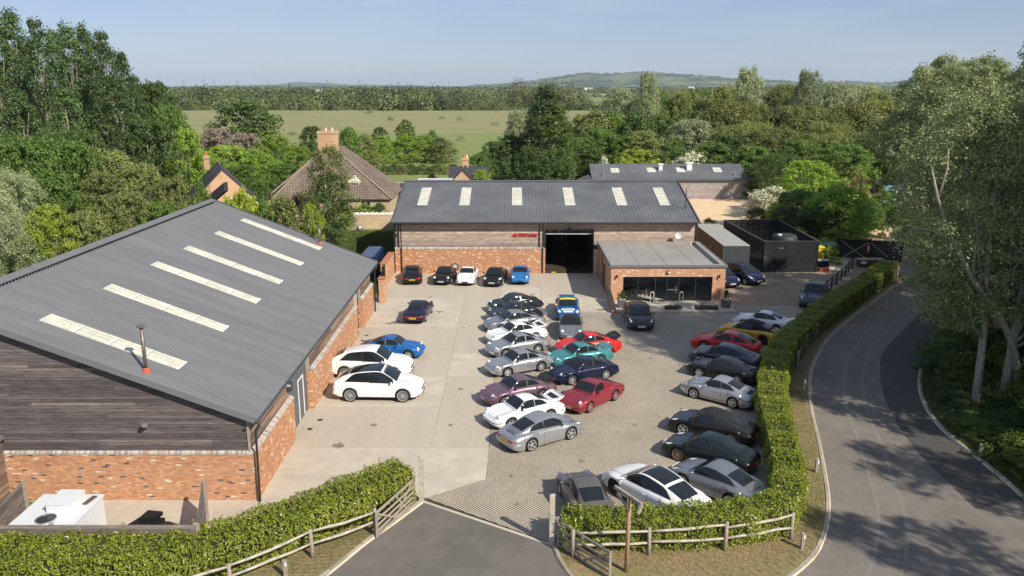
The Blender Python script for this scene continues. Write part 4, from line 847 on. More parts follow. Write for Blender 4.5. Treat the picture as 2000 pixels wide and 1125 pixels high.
            part('indicator', ('ind', sd), lambda sd=sd: MB().box(s.x1 - .17, s.x1 - .06, sd * .6 - .07, sd * .6 + .07, .455, .495), m_amber if bumper != 'body' else m_lens)
        elif d['head'] == 'oval':
            part('headlight', ('ho', sd), lambda sd=sd: patch(s.body, 1.5, 1.86, 4.35, 5.75, .012, 8, 6, sd, warp=lambda u, v: (.5 + (u - .5) * math.sqrt(max(.02, 1 - (2 * v - 1) ** 2 * .9)), v)), m_lens, smooth=True)
        elif d['head'] == 'suv':
            part('headlight', ('hs', sd), lambda sd=sd: patch(s.body, d['hx'] - .22, d['hx'] + .22, 4.3, 5.3, .012, 6, 4, sd, warp=lambda u, v: (u, .5 + (v - .5) * (.35 + .65 * u))), m_lens, smooth=True)
        else:
            part('headlight', ('hp', sd), lambda sd=sd: patch(s.body, d['hx'] - .1, d['hx'] + .14, 5.3, 6.1, .012, 4, 3, sd), m_rubber, smooth=True)
        zt_ = s.zs(s.x0 + .04)
        part('tail_light', ('tl', sd), lambda sd=sd, zt_=zt_: (lambda b: b.add([(s.x0 + .0 - .02, sd * .34, zt_ - .12), (s.x0 - .02, sd * .34, zt_ - .02), (s.x0 + .005, sd * (s.w(s.x0 + .05) - .1), zt_ - .02), (s.x0 + .005, sd * (s.w(s.x0 + .05) - .1), zt_ - .12), (s.x0 + .16, sd * (s.w(s.x0 + .16) + .012), zt_ - .01), (s.x0 + .16, sd * (s.w(s.x0 + .16) + .012), zt_ - .1)], [(0, 1, 2, 3), (3, 2, 4, 5)]))(MB()), m_tail)
    if model in ('911w',) or (model == '911' and bumper == 'body'):
        part('tail_reflector', ('refl',), lambda: MB().box(s.x0 - .025, s.x0 + .0, -.5, .5, s.zs(s.x0) + .0, s.zs(s.x0) + .07), m_tail)
    # wheels
    for x in (d['xf'], d['xr']):
        for sd in (1, -1):
            wy = sd * (s.w(x) - d['tw'] / 2 - .005); wh = put('wheel', cached(('tyre', d['R'], d['rr'], d['tw']), lambda: tyre_mesh(d['R'], d['rr'], d['tw']), 'wheel', True), T, (x, wy, d['R']), 0 if sd > 0 else math.pi, mat=m_tyre)
            put('rim', cached(('rim', d['rr'], d['tw'], wheel), lambda: rim_mesh(d['rr'], d['tw'], wheel), 'rim'), wh, rot=(0, R(17 * x + 11), 0), mat=rim)
    # rear wings
    tm = tailmat or m_rubber
    if tail == 'whale':
        def ft(h0=.0):
            b = MB(); V = []
            for x, y, z in ((-1.5, .42, .93), (-1.75, .56, .95), (-1.95, .6, .98), (-2.1, .6, 1.03), (-2.16, .55, 1.045)):
                V += [(x, -y, z + .035), (x, -y * .9, z + .02), (x, 0, z + .005), (x, y * .9, z + .02), (x, y, z + .035), (x + .06, y * .92, z - .09), (x + .06, -y * .92, z - .09)]
            return b.add(V, [(i * 7 + j, i * 7 + (j + 1) % 7, (i + 1) * 7 + (j + 1) % 7, (i + 1) * 7 + j) for i in range(4) for j in range(7)] + [(0, 1, 2, 3, 4, 5, 6), (34, 33, 32, 31, 30, 29, 28)])
        q = part('rear_spoiler', ('whale',), ft, tm, smooth=False)
        part('spoiler_grille', ('wg',), lambda: MB().add([(-1.62, -.34, .975), (-1.62, .34, .975), (-1.95, .44, 1.012), (-1.95, -.44, 1.012)], [(0, 1, 2, 3)]), m_rubber, q)
        part('spoiler_lip', ('wl',), lambda: MB().tube([(-1.75, -.58, .99), (-1.98, -.61, 1.02), (-2.14, -.57, 1.075), (-2.17, 0, 1.08), (-2.14, .57, 1.075), (-1.98, .61, 1.02), (-1.75, .58, .99)], .028, 6), m_rubber if tm is m_rubber or bumper == 'body' and model == '911w' and tailmat is None else tm, q, smooth=True)
    elif tail == 'wing':
        q = part('rear_wing', ('wing',), lambda: MB().obox((-2.3, -.68, 1.1), (.32, 0, .03), (0, 1.36, 0), (0, 0, .028)).box(-2.3, -1.95, -.7, -.67, .98, 1.16).box(-2.3, -1.95, .67, .7, .98, 1.16).box(-2.15, -1.98, -.42, -.38, .8, 1.1).box(-2.15, -1.98, .38, .42, .8, 1.1), tm)
    elif tail == 'duck':
        part('duck_tail', ('duck',), lambda: MB().add([(-1.62, -.55, .86), (-1.62, .55, .86), (-2.16, .6, .99), (-2.16, -.6, .99), (-2.14, .6, .7), (-2.14, -.6, .7)], [(0, 1, 2, 3), (3, 2, 4, 5), (1, 4, 2), (0, 3, 5)]), tm)
    elif tail == 'tea':
        part('rear_spoiler', ('tea',), lambda: MB().add([(-1.55, -.45, .92), (-1.55, .45, .92), (-2.1, .62, 1.02), (-2.1, -.62, 1.02), (-2.16, .62, .96), (-2.16, -.62, .96), (-1.6, .45, .8), (-1.6, -.45, .8)], [(0, 1, 2, 3), (3, 2, 4, 5), (1, 6, 4, 2), (0, 3, 5, 7)]), tm)
    if sun_roof or dark_roofglass:
        a, e = (-.95, .28) if sun_roof else (-1.5, s.d['ws'][0] + .02)
        part('glass_roof', ('sr', sun_roof), lambda: across(s.cab, a, e, 3.35 if sun_roof else 3.1, 5, .01, 8, 5), m_glass, smooth=True)
    if stripe:
        for sd in (1, -1): part('side_stripe', ('stp', sd), lambda sd=sd: patch(s.body, d['xr'] + d['R'] + .08, d['xf'] - d['R'] - .08, .8, 1.25, .012, 6, 1, sd), stripe)
    if livery:
        teal, yel, wht = M('livery_teal', (.03, .45, .42), .3, var=0, coat=.6), M('livery_yellow', (.85, .62, .02), .3, var=0, coat=.6), M('livery_white', (.8, .82, .82), .35, var=0)
        part('sun_strip', ('ly',), lambda: across(s.cab, .12, .34, 3.02, 5, .018, 2, 4), yel)
        def fst():
            b = MB()
            for i in range(9):
                y0 = (-4 + i) * .085
                for j in range(5):
                    xa_, xb_ = -.62 + j * .14, -.62 + (j + 1) * .14; w0 = lambda x: y0 * (1.25 - (x + .62) * .45)
                    P = []
                    for x, o_ in ((xa_, -.018), (xa_, .018), (xb_, .018), (xb_, -.018)):
                        y = w0(x) + o_; wt_ = s.wt(x); f_ = abs(y) / max(wt_, .01); z = s.zt(x) + (.035 * (1 - f_)) + .012; P.append((x, y, z))
                    b.add(P, [(0, 1, 2, 3)])
            for i in range(8):
                y0 = (-3.5 + i) * .085
                for xa_, xb_ in ((.85, .95), (.95, 1.05), (1.05, 1.15)):
                    P = [];
                    for x, o_ in ((xa_, -.02), (xa_, .02), (xb_, .02), (xb_, -.02)):
                        y = y0 * (1.1 - (x - .85) * .2) + o_; hp_ = s.half(x); ys_ = [q[0] for q in hp_[:4:-1]]; zs_ = [q[1] for q in hp_[:4:-1]]; P.append((x, y, float(np.interp(abs(y), ys_, zs_)) + .014))
                    b.add(P, [(0, 1, 2, 3)])
            return b
        part('livery_rays', ('lr',), fst, teal)
        def fw(xa_, xb_, hw):
            b = MB(); V = []
            for i in range(5):
                x = xa_ + (xb_ - xa_) * i / 4
                for j in range(9):
                    y = hw * (-1 + j / 4); hp_ = s.half(x); ys_ = [q[0] for q in hp_[:4:-1]]; zs_ = [q[1] for q in hp_[:4:-1]]; V.append((x, y, float(np.interp(abs(y), ys_, zs_)) + .016))
            return b.add(V, [(i * 9 + j, (i + 1) * 9 + j, (i + 1) * 9 + j + 1, i * 9 + j + 1) for i in range(4) for j in range(8)])
        pw = part('livery_panel', ('lw',), lambda: fw(1.17, 1.5, .47), wht); part('livery_panel', ('lw2',), lambda: fw(1.6, 1.78, .36), wht); part('livery_band', ('lb',), lambda: fw(1.52, 1.58, .44), teal)
        tcv = bpy.data.curves.new('livery_text', 'FONT'); tcv.body = 'Ooyyo'; tcv.size = .3; tcv.extrude = .002; tcv.align_x = 'CENTER'; tcv.align_y = 'CENTER'; tcv.materials.append(m_ink)
        t_ = put('livery_lettering', tcv, pw, (1.335, 0, s.zc(1.335) + .045)); t_.rotation_euler = (0, R(8), R(90)); t_.scale = (.85, .8, 1)
        t_.rotation_euler = Matrix.Rotation(math.atan2(s.zc(1.25) - s.zc(1.42), .17), 3, 'Y').to_4x4().to_euler() if False else (R(0), R(0), R(90))
        t_ = to_mesh(t_); t_.matrix_local = Matrix.Translation((1.335, 0, s.zc(1.335) + .05)) @ Matrix.Rotation(math.atan2(s.zc(1.17) - s.zc(1.5), .33), 4, 'Y') @ Matrix.Rotation(R(90), 4, 'Z') @ Matrix.Scale(.9, 4)
    return T

p_black = paint('black', (.01, .01, .012)); p_white = paint('white', (.78, .79, .79)); p_silver = paint('silver', (.33, .34, .36), .6, .3); p_silver2 = paint('bright_silver', (.4, .41, .43), .6, .28)
p_navy = paint('navy', (.008, .014, .045), .2); p_blue = paint('mid_blue', (.012, .12, .38), .15); p_blue2 = paint('flat_blue', (.02, .16, .42), 0); p_red = paint('red', (.6, .02, .015)); p_crimson = paint('crimson', (.58, .015, .02))
p_teal = paint('teal', (.07, .28, .3), .35); p_maroon = paint('rose_red', (.3, .035, .05), .35, .33); p_mauve = paint('mauve', (.2, .115, .15), .45, .35); p_green = paint('dark_green', (.01, .025, .02), .2)
p_grey = paint('slate_grey', (.06, .07, .09), .4); p_dgrey = paint('dark_grey', (.025, .028, .036), .35); p_yellow = paint('gold_yellow', (.55, .34, .03), .2); p_brown = paint('grey_brown', (.15, .135, .128), .35); p_purple = paint('dark_purple_blue', (.018, .022, .05), .35)
p_livery = paint('livery_blue', (.01, .09, .3), .1); p_bgreen = paint('black_green', (.008, .016, .014), .2); p_sgrey = paint('silver_grey', (.27, .285, .31), .6, .3)
AR = 'cars in the row along the showroom wall'; ML = 'cars in the double row on the setts'; RR = 'cars reversed against the laurel hedge'; WW = 'cars by the workshop wall'
# row against the showroom
car('997', 805, 558, 96, p_black, 'black coupe with yellow rear plate facing the showroom wall, leftmost of the wall row', 'tail', 'ten', grp=AR)
car('911', 861, 559, 264, p_black, 'black coupe with round headlamps facing out, second from left by the showroom wall', 'nose', 'cup', grp=AR, plate=m_plateY)
car('911', 908, 560, 266, p_white, 'white coupe facing out from the showroom wall beside the loose wheel', 'nose', 'fuchs', grp=AR, frontplate=m_rubber)
car('997', 960, 562, 262, p_black, 'glossy black coupe facing out between the white and the blue car', 'nose', 'ten', grp=AR)
car('911', 1015, 558, 268, p_blue2, 'bright blue coupe facing out, nearest the garage door', 'nose', 'fuchs', grp=AR, bumper='body', trim=m_rubber, frontplate=m_rubber)
car('911', 806, 635, 84, p_purple, 'dark blue coupe alone on the concrete seen from behind with yellow plate', 'tail', 'cup', grp='cars on the concrete')
# by the workshop
car('suv', 684, 785.5, -2.2, p_white, 'white coupe-shaped off-roader with black glass roof, nearest of the two by the workshop', 'rr', 'mesh', rim=m_rimS, grp=WW, dark_roofglass=True)
car('suv', 673, 741, -3, p_white, 'white off-roader with white roof behind the black-roofed one', 'rr', 'mesh', rim=m_rimS, grp=WW)
car('911', 797, 703, -4, p_blue, 'metallic blue coupe behind the two white off-roaders', 'fr', 'fuchs', grp=WW, trim=m_chrome)
# middle, front column
car('911', 966.5, 613.5, 199, p_green, 'dark green coupe at the far end of the double row', 'nl', 'fuchs', grp=ML, bumper='chrome', trim=m_chrome)
car('911', 966.5, 631.5, 200, p_dgrey, 'dark grey coupe with tea-tray spoiler, second from the far end', 'nl', 'fuchs', grp=ML, tail='whale', tailmat=m_rubber)
car('997', 961, 651.5, 200, p_silver, 'silver grey coupe with a large rear wing', 'nl', 'ten', grp=ML, tail='wing', tailmat=p_silver)
car('911', 967, 677, 204, p_white, 'white coupe with white tail spoiler between silver cars', 'nl', 'fuchs', grp=ML, tail='whale', tailmat=p_white)
car('911', 969, 701.5, 205, p_silver2, 'silver classic coupe with bright trim beside the white one', 'nl', 'fuchs', grp=ML, bumper='chrome', trim=m_chrome)
car('911', 992, 737.6, 207, p_silver2, 'silver classic coupe, near end of the far group, its side in full view', 'fl', 'fuchs', grp=ML, bumper='chrome', trim=m_chrome)
car('911w', 962, 797.5, 206, p_mauve, 'metallic mauve coupe with black tea-tray spoiler', 'nl', 'cup', grp=ML, tail='whale', tailmat=m_rubber)
car('911w', 974, 842, 209, p_white, 'white wide coupe with black-lipped tray spoiler beside the silver modern one', 'nl', 'cup', grp=ML, tail='whale', tailmat=p_white)
car('997', 1039.5, 882, 33.5, p_silver2, 'silver modern coupe with yellow rear plate and red tail lamps, nearest in the double row', 'rr', 'five', grp=ML)
# middle, rear column
car('997', 1110, 629.5, 268, p_livery, 'blue racing coupe with teal rays, yellow sun strip and lettered white bonnet panel', 'nose', 'ten', grp=ML, livery=True, mirror=M('yellow_mirror', (.85, .62, .02), .3, var=0), roof=p_livery, tail='duck', tailmat=p_livery, frontplate=M('livery_white', (.8, .82, .82), .35, var=0))
car('911', 1115, 668.5, 266, p_sgrey, 'silver grey open-roofed car with black hood facing the camera', 'nose', 'fuchs', grp=ML, soft=True)
car('911w', 1187.5, 692, 196, p_red, 'red wide coupe with black whale-tail spoiler', 'rl', 'mesh', rim=m_rimS, grp=ML, tail='whale', tailmat=m_rubber)
car('911', 1173, 712.5, 203, p_teal, 'turquoise coupe with body-coloured spoiler', 'rl', 'ten', grp=ML, tail='tea', tailmat=p_teal)
car('911', 1183.5, 741.5, 205, p_navy, 'dark navy coupe between the turquoise and the rose-red car', 'rl', 'cup', grp=ML)
car('911w', 1153.4, 806.5, 228, p_maroon, 'rose-red wide coupe with matching wheels and body-coloured roof', 'fl', 'cup', rim=m_rimP, grp=ML, quarter=False)
car('gt', 1253, 649, 267, p_black, 'black four-door saloon facing the camera in front of the reception', 'nose', 'mesh', grp='cars by the reception')
# right row
car('911', 1436, 638, 148, p_white, 'white coupe with white ducktail, farthest of the hedge row', 'nl', 'fuchs', grp=RR, tail='duck', tailmat=p_white, trim=m_rubber, stripe=m_rubber)
car('997', 1488, 674, 144, p_yellow, 'golden yellow cabriolet with black hood', 'rl', 'five', rim=m_rimD, grp=RR, soft=True)
car('928', 1374, 684.5, 150, p_crimson, 'red long-nosed coupe with sloping glass tail', 'fl', 'five', grp=RR)
car('997', 1369.5, 712.5, 149, p_grey, 'slate grey modern coupe with slatted engine lid', 'fl', 'five', grp=RR)
car('911', 1364.5, 738, 147, p_black, 'black classic coupe in the hedge row with silver wheels', 'fl', 'cup', grp=RR)
car('911w', 1353.5, 778.8, 142, p_silver2, 'silver restored coupe with dark five-spoke wheels and side lettering stripe', 'fl', 'cup', rim=m_rimS, grp=RR, stripe=m_rubber, bumper='chrome')
car('997', 1333, 851, 147, p_black, 'black cabriolet with black fabric hood', 'fl', 'five', grp=RR, soft=True)
car('997', 1321.6, 901, 145, p_bgreen, 'very dark green modern coupe with bronze wheels', 'fl', 'mesh', rim=m_rimG, grp=RR)
car('997', 1310, 940, 133, p_sgrey, 'silver modern coupe tucked in the hedge corner', 'nl', 'five', grp=RR)
car('gt', 1197, 966.5, 127, p_white, 'white four-door car with black panoramic roof pane', 'fl', 'mesh', rim=m_rimD, grp=RR, sun_roof=True)
car('911', 1091.5, 967, 101, p_brown, 'grey-brown classic coupe behind the near hedge with bonnet toward the yard', 'fl', 'fuchs', grp=RR, trim=m_rubber, tail=None)
# beyond the reception
car('hatch', 1482.5, 559, 293, p_navy, 'dark blue hatchback parked in front of the container', 'nose', 'five', grp='cars on the gravel')
car('hatch', 1431, 565, 285, p_navy, 'dark blue hatchback half hidden behind the reception corner', 'nose', 'five', grp='cars on the gravel')
car('suv', 1563, 603, 243, p_grey, 'dark blue-grey off-roader half hidden by the far hedge', 'nr', 'five', grp='cars on the gravel')
# ================================================================== HEDGES, FENCES, GATES, SMALL THINGS
def leaves(P, Nn, L_, W_, fold=.25, r=rng):
    """folded leaf blades at P facing Nn, each a four-cornered blade"""
    n = len(P); t = r.normal(size=(n, 3)); a = np.cross(Nn, t); a /= np.linalg.norm(a, axis=1)[:, None] + 1e-9; b = np.cross(Nn, a)
    L_ = np.broadcast_to(np.asarray(L_, float), (n,))[:, None]; W_ = np.broadcast_to(np.asarray(W_, float), (n,))[:, None]
    V = np.empty((n, 4, 3)); V[:, 0] = P - a * L_ / 2; V[:, 1] = P + b * W_ / 2 - Nn * W_ * fold; V[:, 2] = P + a * L_ / 2; V[:, 3] = P - b * W_ / 2 - Nn * W_ * fold
    return V.reshape(-1, 3), np.arange(n * 4).reshape(n, 4)
m_laurel = leafmat('laurel_leaf', (.13, .185, .018), (.37, .4, .055), .3, .32, 0, .8)
m_twig = M('hedge_inside', (.028, .033, .012), .95, var=.3, vs=6)
def hedge(name, label, path, wid, h0, h1, dens, lsize, seed, lowshade=True):
    r = np.random.default_rng(seed); P = resample(smoothline(path, 6), .25); n = len(P); T_ = np.gradient(P, axis=0); T_ /= np.linalg.norm(T_, axis=1)[:, None]; Nx = np.stack([-T_[:, 1], T_[:, 0]], 1)
    H = np.interp(np.linspace(0, 1, n), *h1); W_ = np.interp(np.linspace(0, 1, n), *wid)
    root = thing(name, label, 'hedge', (P[0][0], P[0][1], 0)); seg = np.linalg.norm(np.diff(P, axis=0), axis=1).sum()
    # dense twiggy inside
    b = MB(); V = []
    for i in range(0, n, 2):
        for s_, z in ((-.42, 0), (-.42, H[i] * .93), (.42, H[i] * .93), (.42, 0)): q = P[i] + Nx[i] * W_[i] * s_ * .88; V.append((q[0], q[1], z))
    k = len(V) // 4; b.add(V, [(i * 4 + j, (i + 1) * 4 + j, (i + 1) * 4 + j + 1, i * 4 + j + 1) for i in range(k - 1) for j in range(3)] + [(0, 1, 2, 3), (k * 4 - 1, k * 4 - 2, k * 4 - 3, k * 4 - 4)])
    with Under(root): b.build('twigs', m_twig, None)
    perim = 2 * H.mean() + W_.mean(); N_ = int(seg * perim * dens)
    u = r.random(N_) * (n - 1); i0 = np.minimum(u.astype(int), n - 2); f = (u - i0)[:, None]; C = P[i0] * (1 - f) + P[i0 + 1] * f; NN = Nx[i0]; hh = H[i0]; ww = W_[i0]
    q = r.random(N_) * perim; side = np.where(q < H.mean(), -1, np.where(q < 2 * H.mean(), 1, 0)); t = r.random(N_)
    bump_ = .05 * np.sin(C[:, 0] * .9 - C[:, 1] * 1.1) + .075 * np.sin(C[:, 0] * 3.1 + C[:, 1] * 2.3) + .06 * np.sin(C[:, 0] * 7.3 - C[:, 1] * 5.1 + 1) + .04 * np.sin(C[:, 0] * 15 + C[:, 1] * 13)
    zz = np.where(side == 0, hh + bump_ * .8 + r.normal(size=N_) * .035, t * (hh + .05)); lat = np.where(side == 0, (t - .5) * ww * 1.02, side * (ww / 2 + bump_ * .8 + np.where(zz > hh * .85, -.06, 0) + .05 * np.sin(zz * 5 + C[:, 0] * 4)) + r.normal(size=N_) * .03)
    pos = np.c_[C + NN * lat[:, None], zz]; base = np.where((side == 0)[:, None], np.array([0, 0, 1.0]), np.c_[NN * side[:, None], np.full(N_, .35)])
    nr = base + r.normal(size=(N_, 3)) * .5; nr /= np.linalg.norm(nr, axis=1)[:, None]
    keep = ~((side != 0) & (zz < .25) & (r.random(N_) < .5)); pos, nr = pos[keep], nr[keep]
    # young shoots standing above the clipped top
    ns = int(seg * W_.mean() * 5); us = r.random(ns) * (n - 1); js = np.minimum(us.astype(int), n - 2); cs = P[js] + Nx[js] * ((r.random(ns) - .5) * W_[js])[:, None]; hs = r.random(ns) * .2 + .03
    sp = []; sn = []
    for k in range(7):
        sp.append(np.c_[cs + r.normal(size=(ns, 2)) * .035, H[js] + hs * (k / 6) + .03]); a = r.random(ns) * 6.28; sn.append(np.c_[np.cos(a), np.sin(a), np.full(ns, .8)])
    pos = np.r_[pos, np.concatenate(sp)]; sn = np.concatenate(sn); nr = np.r_[nr, sn / np.linalg.norm(sn, axis=1)[:, None]]
    V, F = leaves(pos, nr, lsize * r.uniform(.55, 1.45, len(pos)), lsize * .42 * r.uniform(.8, 1.2, len(pos)), .3, r)
    with Under(root): put('foliage', npmesh('hedge_leaves', V, F, m_laurel), kind='stuff')
    return root
hedge('laurel_hedge', 'clipped laurel hedge in the left foreground running up to the tall white gatepost', [(-24.5, 24.3), (-16, 24.35), (-11, 25.1), (-8.3, 27.0), (-6.2, 29.0), (-4.5, 30.55)], ([0, 1], [1.9, 1.5]), 0, ([0, .5, 1], [1.42, 1.45, 1.5]), 430, .112, 1)
hedge('laurel_hedge', 'long clipped laurel hedge curving round the right side of the yard from the open gate', [(1.85, 27.0), (4.5, 26.85), (8.0, 27.15), (10.2, 27.85), (11.35, 29.8), (12.3, 33.5), (13.3, 38), (14.6, 42), (16.35, 46.2), (18.85, 50.5), (23.1, 56.5), (28.1, 62.8), (34.5, 71.2)], ([0, .3, .36, .5, 1], [1.15, 1.3, 1.5, 1.5, 1.5]), 0, ([0, .12, .3, 1], [1.3, 1.4, 1.45, 1.35]), 400, .112, 2)

def rail_path(a, b_, z0, z1, r, w_=.085, sag=.03):
    a, b_ = Vector((a[0], a[1], z0)), Vector((b_[0], b_[1], z1)); return [a.lerp(b_, t) + Vector((r.uniform(-.02, .02), r.uniform(-.02, .02), r.uniform(-.03, .03) - sag * math.sin(math.pi * t))) for t in (0, .25, .5, .75, 1)]
def cleft_fence(name, label, posts, hp, rails, seed, mat=m_wood_r, rad=.075):
    r = random.Random(seed); T = thing(name, label, 'fence', (posts[0][0], posts[0][1], 0))
    with Under(T):
        for x, y in posts: MB().tube([(x, y, -.05), (x + r.uniform(-.02, .02), y, hp * .5), (x + r.uniform(-.03, .03), y, hp + r.uniform(-.05, .06))], [rad * 1.12, rad, rad * .92], 8).build('post', m_wood, None, smooth=True)
        for a, e in zip(posts[:-1], posts[1:]):
            d = Vector((e[1] - a[1], a[0] - e[0], 0)).normalized() * .0
            for z in rails: MB().tube(rail_path((a[0] + d.x, a[1] + d.y), (e[0] + d.x, e[1] + d.y), z + r.uniform(-.04, .04), z + r.uniform(-.04, .04), r), [.04, .055, .06, .055, .042], 6).build('rail', mat, None, smooth=True)
    return T
cleft_fence('cleft_rail_fence', 'cleft two-rail fence in front of the right hedge beside the signpost', [(2.24, 25.95), (5.04, 26.1), (7.9, 26.4), (10.62, 27.15)], 1.2, (.6, 1.06), 4)
cleft_fence('cleft_rail_fence', 'dark shaded cleft rail fence between the far right hedge and the road', [(17.45, 46.2), (19.1, 49.4), (20.7, 51.9), (22.8, 55.2), (25.8, 59.3), (29.0, 63.3), (31.8, 66.6), (34.6, 69.8)], 1.15, (.6, 1.02), 5, M('shaded_rail_wood', (.13, .105, .08), .85, var=.4, vs=5))  # tree shade on these rails is painted in as a darker wood colour
cleft_fence('cleft_rail_fence', 'cleft two-rail fence along the left hedge ending at the left gate', [(-14.6, 21.6), (-12.0, 22.4), (-9.6, 23.9), (-7.33, 25.99), (-5.25, 27.5)], 1.15, (.6, 1.04), 6)
def field_gate(name, label, a, e, h, zb=.12, seed=0, postw=.1, angled=True):
    """five-bar timber gate between two ground points a (hinge) and e"""
    T = thing(name, label, 'gate', (a[0], a[1], 0)); A, E = Vector((a[0], a[1], 0)), Vector((e[0], e[1], 0)); d = (E - A); L_ = d.length; u = d / L_
    with Under(T):
        for t, hh in ((.0, h + .12), (1, h)): p = A + u * L_ * t; MB().bar(p + Vector((0, 0, zb - .08)), p + Vector((0, 0, hh)), .09, .07).build('stile', m_wood, None)
        zs_ = [zb, zb + .2, zb + .42, zb + .66, h - .06]
        for z in zs_: MB().bar(A + u * .05 + Vector((0, 0, z)), E - u * .05 + Vector((0, 0, z)), .035, .085 if z != zs_[-1] else .11).build('bar', m_wood, None)
        n = Vector((-u.y, u.x, 0)) * .04; M_ = A.lerp(E, .5)
        for s_, (p, q) in enumerate(((A + Vector((0, 0, h - .1)) , M_ + Vector((0, 0, zb))), (E + Vector((0, 0, h - .1)), M_ + Vector((0, 0, zb))), (A.lerp(E, .22) + Vector((0, 0, zb)), A.lerp(E, .5) + Vector((0, 0, h - .08))))):
            MB().bar(p + n * (1 if s_ % 2 else -1), q + n * (1 if s_ % 2 else -1), .03, .075).build('brace', m_wood, None)
    return T
field_gate('field_gate', 'weathered five-bar gate standing open beside the left hedge', (-4.05, 30.0), (-5.15, 27.3), 1.15)
field_gate('field_gate', 'weathered five-bar gate standing open over the verge beside the signpost', (1.72, 26.7), (3.42, 24.6), 1.15)
def squarepost(name, label, x, y, w_, h, mat=m_wood, cat='post', cap=True):
    T = thing(name, label, cat, (x, y, 0))
    with Under(T):
        MB().box(x - w_ / 2, x + w_ / 2, y - w_ / 2, y + w_ / 2, -.05, h).build('shaft', mat, None)
        if cap: MB().add([(x - w_ / 2 - .01, y - w_ / 2 - .01, h), (x + w_ / 2 + .01, y - w_ / 2 - .01, h), (x + w_ / 2 + .01, y + w_ / 2 + .01, h), (x - w_ / 2 - .01, y + w_ / 2 + .01, h), (x, y, h + .06)], [(0, 1, 4), (1, 2, 4), (2, 3, 4), (3, 0, 4)]).build('cap', m_wood_r, None)
squarepost('gatepost', 'tall pale square gatepost at the end of the left hedge', -3.76, 30.1, .2, 2.0, m_wood_r)
squarepost('gatepost', 'tall pale square gatepost at the end of the right hedge', 1.5, 26.85, .2, 2.08, m_wood_r)
for x, y, l in ((10.82, 26.5, 'short marker post with white reflector by the fence corner'), (13.6, 32.6, 'short marker post with white reflector on the verge beside the curved hedge'), (21.76, 34.1, 'short grey marker post in the undergrowth right of the road'), (-7.95, 24.75, 'short square post with white arrow disc in front of the left fence'), (16.55, 42.5, 'short marker post in the shaded verge beside the road')):
    T = thing('marker_post', l, 'post', (x, y, 0), group='marker posts along the road')
    with Under(T):
        MB().box(x - .06, x + .06, y - .06, y + .06, 0, .72).build('shaft', m_wood, None); MB().box(x + .0, x + .07, y - .075, y - .06, .52, .66).build('reflector', m_white, None)
# footpath signpost
T = thing('signpost', 'tall round timber footpath signpost with two fingers in front of the right hedge', 'signpost', (4.06, 25.05, 0))
with Under(T):
    MB().tube([(4.06, 25.05, -.1), (4.07, 25.05, 1.5), (4.06, 25.05, 3.05)], [.085, .08, .075], 12).build('post', M('orange_timber', (.34, .22, .12), .8, var=.25, vs=6, stretch=(1, 1, 4)), None, smooth=True)
    MB().bar((3.62, 25.55, 3.12), (4.42, 24.55, 2.98), .09, .13).build('finger', m_wood, None); MB().bar((4.42, 24.55, 2.98), (4.28, 24.42, 2.72), .08, .12).build('finger', m_wood, None)
    MB().bar((3.98, 25.1, 2.62), (3.7, 25.5, 2.9), .05, .1).build('finger', m_wood, None)

# plant compound by the workshop gable
def close_board(name, label, a, e, h, rows, seed, mat=m_boardobj, col=(.17, .145, .13), postw=.11, n=2, cat='fence'):
    T = thing(name, label, cat, (a[0], a[1], 0)); A, E = Vector((a[0], a[1], 0)), Vector((e[0], e[1], 0)); u = (E - A).normalized(); nn = Vector((-u.y, u.x, 0)); r = random.Random(seed); bh = h / rows
    with Under(T):
        me = MB().obox((0, 0, 0), u * (E - A).length, nn * .022, (0, 0, bh * .93)).mesh('slat', mat)
        for i in range(rows): g = r.uniform(.7, 1.35); put('slat', me, None, loc=A + Vector((0, 0, i * bh + .02)), color=tuple(c * g for c in col))
        for t in np.linspace(0, 1, n): p = A.lerp(E, t) + nn * .06; MB().bar(p, p + Vector((0, 0, h + .06)), postw, postw, (0, 1, 0)).build('post', m_wood, None)
    return T
close_board('slatted_fence', 'weathered slatted fence panel beside the white plant unit, left', (-19.3, 28.6), (-18.9, 25.4), 1.7, 11, 1)
close_board('slatted_fence', 'weathered slatted fence panel right of the black tank', (-12.2, 28.6), (-11.2, 25.35), 1.72, 11, 2, col=(.16, .14, .13))
close_board('slatted_fence', 'long slatted fence behind the left hedge in front of the plant unit', (-18.9, 25.35), (-11.25, 25.35), 1.72, 11, 3, n=4)
T = thing('plant_unit', 'white box-shaped plant unit with a round fan on its roof beside the workshop gable', 'plant unit', (-16.3, 26.7, 0)); mw = M('powder_white', (.68, .7, .72), .45, var=.05, vs=3)
with Under(T):
    MB().box(-17.95, -15.7, 25.6, 27.75, 0, 1.55).build('case', mw, None); MB().box(-18.0, -15.65, 25.55, 27.8, 1.55, 1.6).build('lid', mw, None)
    h_ = MB().box(-17.05, -16.2, 26.35, 27.45, 1.6, 1.95).build('access_box', mw, None); MB().box(-17.08, -16.17, 26.32, 27.48, 1.95, 1.98).build('box_lid', mw, h_)
    MB().tube([(-17.1, 26.5, 1.65), (-17.15, 26.5, 1.85)], .02, 6).build('cable', m_black, None)
    f_ = MB().lathe([(.36, .0), (.36, .05), (.33, .05), (.33, .02)], 24, o=(-16.85, 25.95, 1.6)).build('fan_ring', m_metal, None); MB().lathe([(.0, .02), (.33, .02)], 24, o=(-16.85, 25.95, 1.6)).build('fan_grille', m_darkmetal, f_)
    MB().obox((-16.1, 27.0, 1.6), (.18, 0, 0), (.1, .6, 0), (0, 0, .05)).build('vent_cover', M('brown_cover', (.12, .08, .06), .7), None)
T = thing('fuel_tank', 'black moulded tank with a stepped top between the plant unit and the slatted fence', 'tank', (-14, 27, 0))
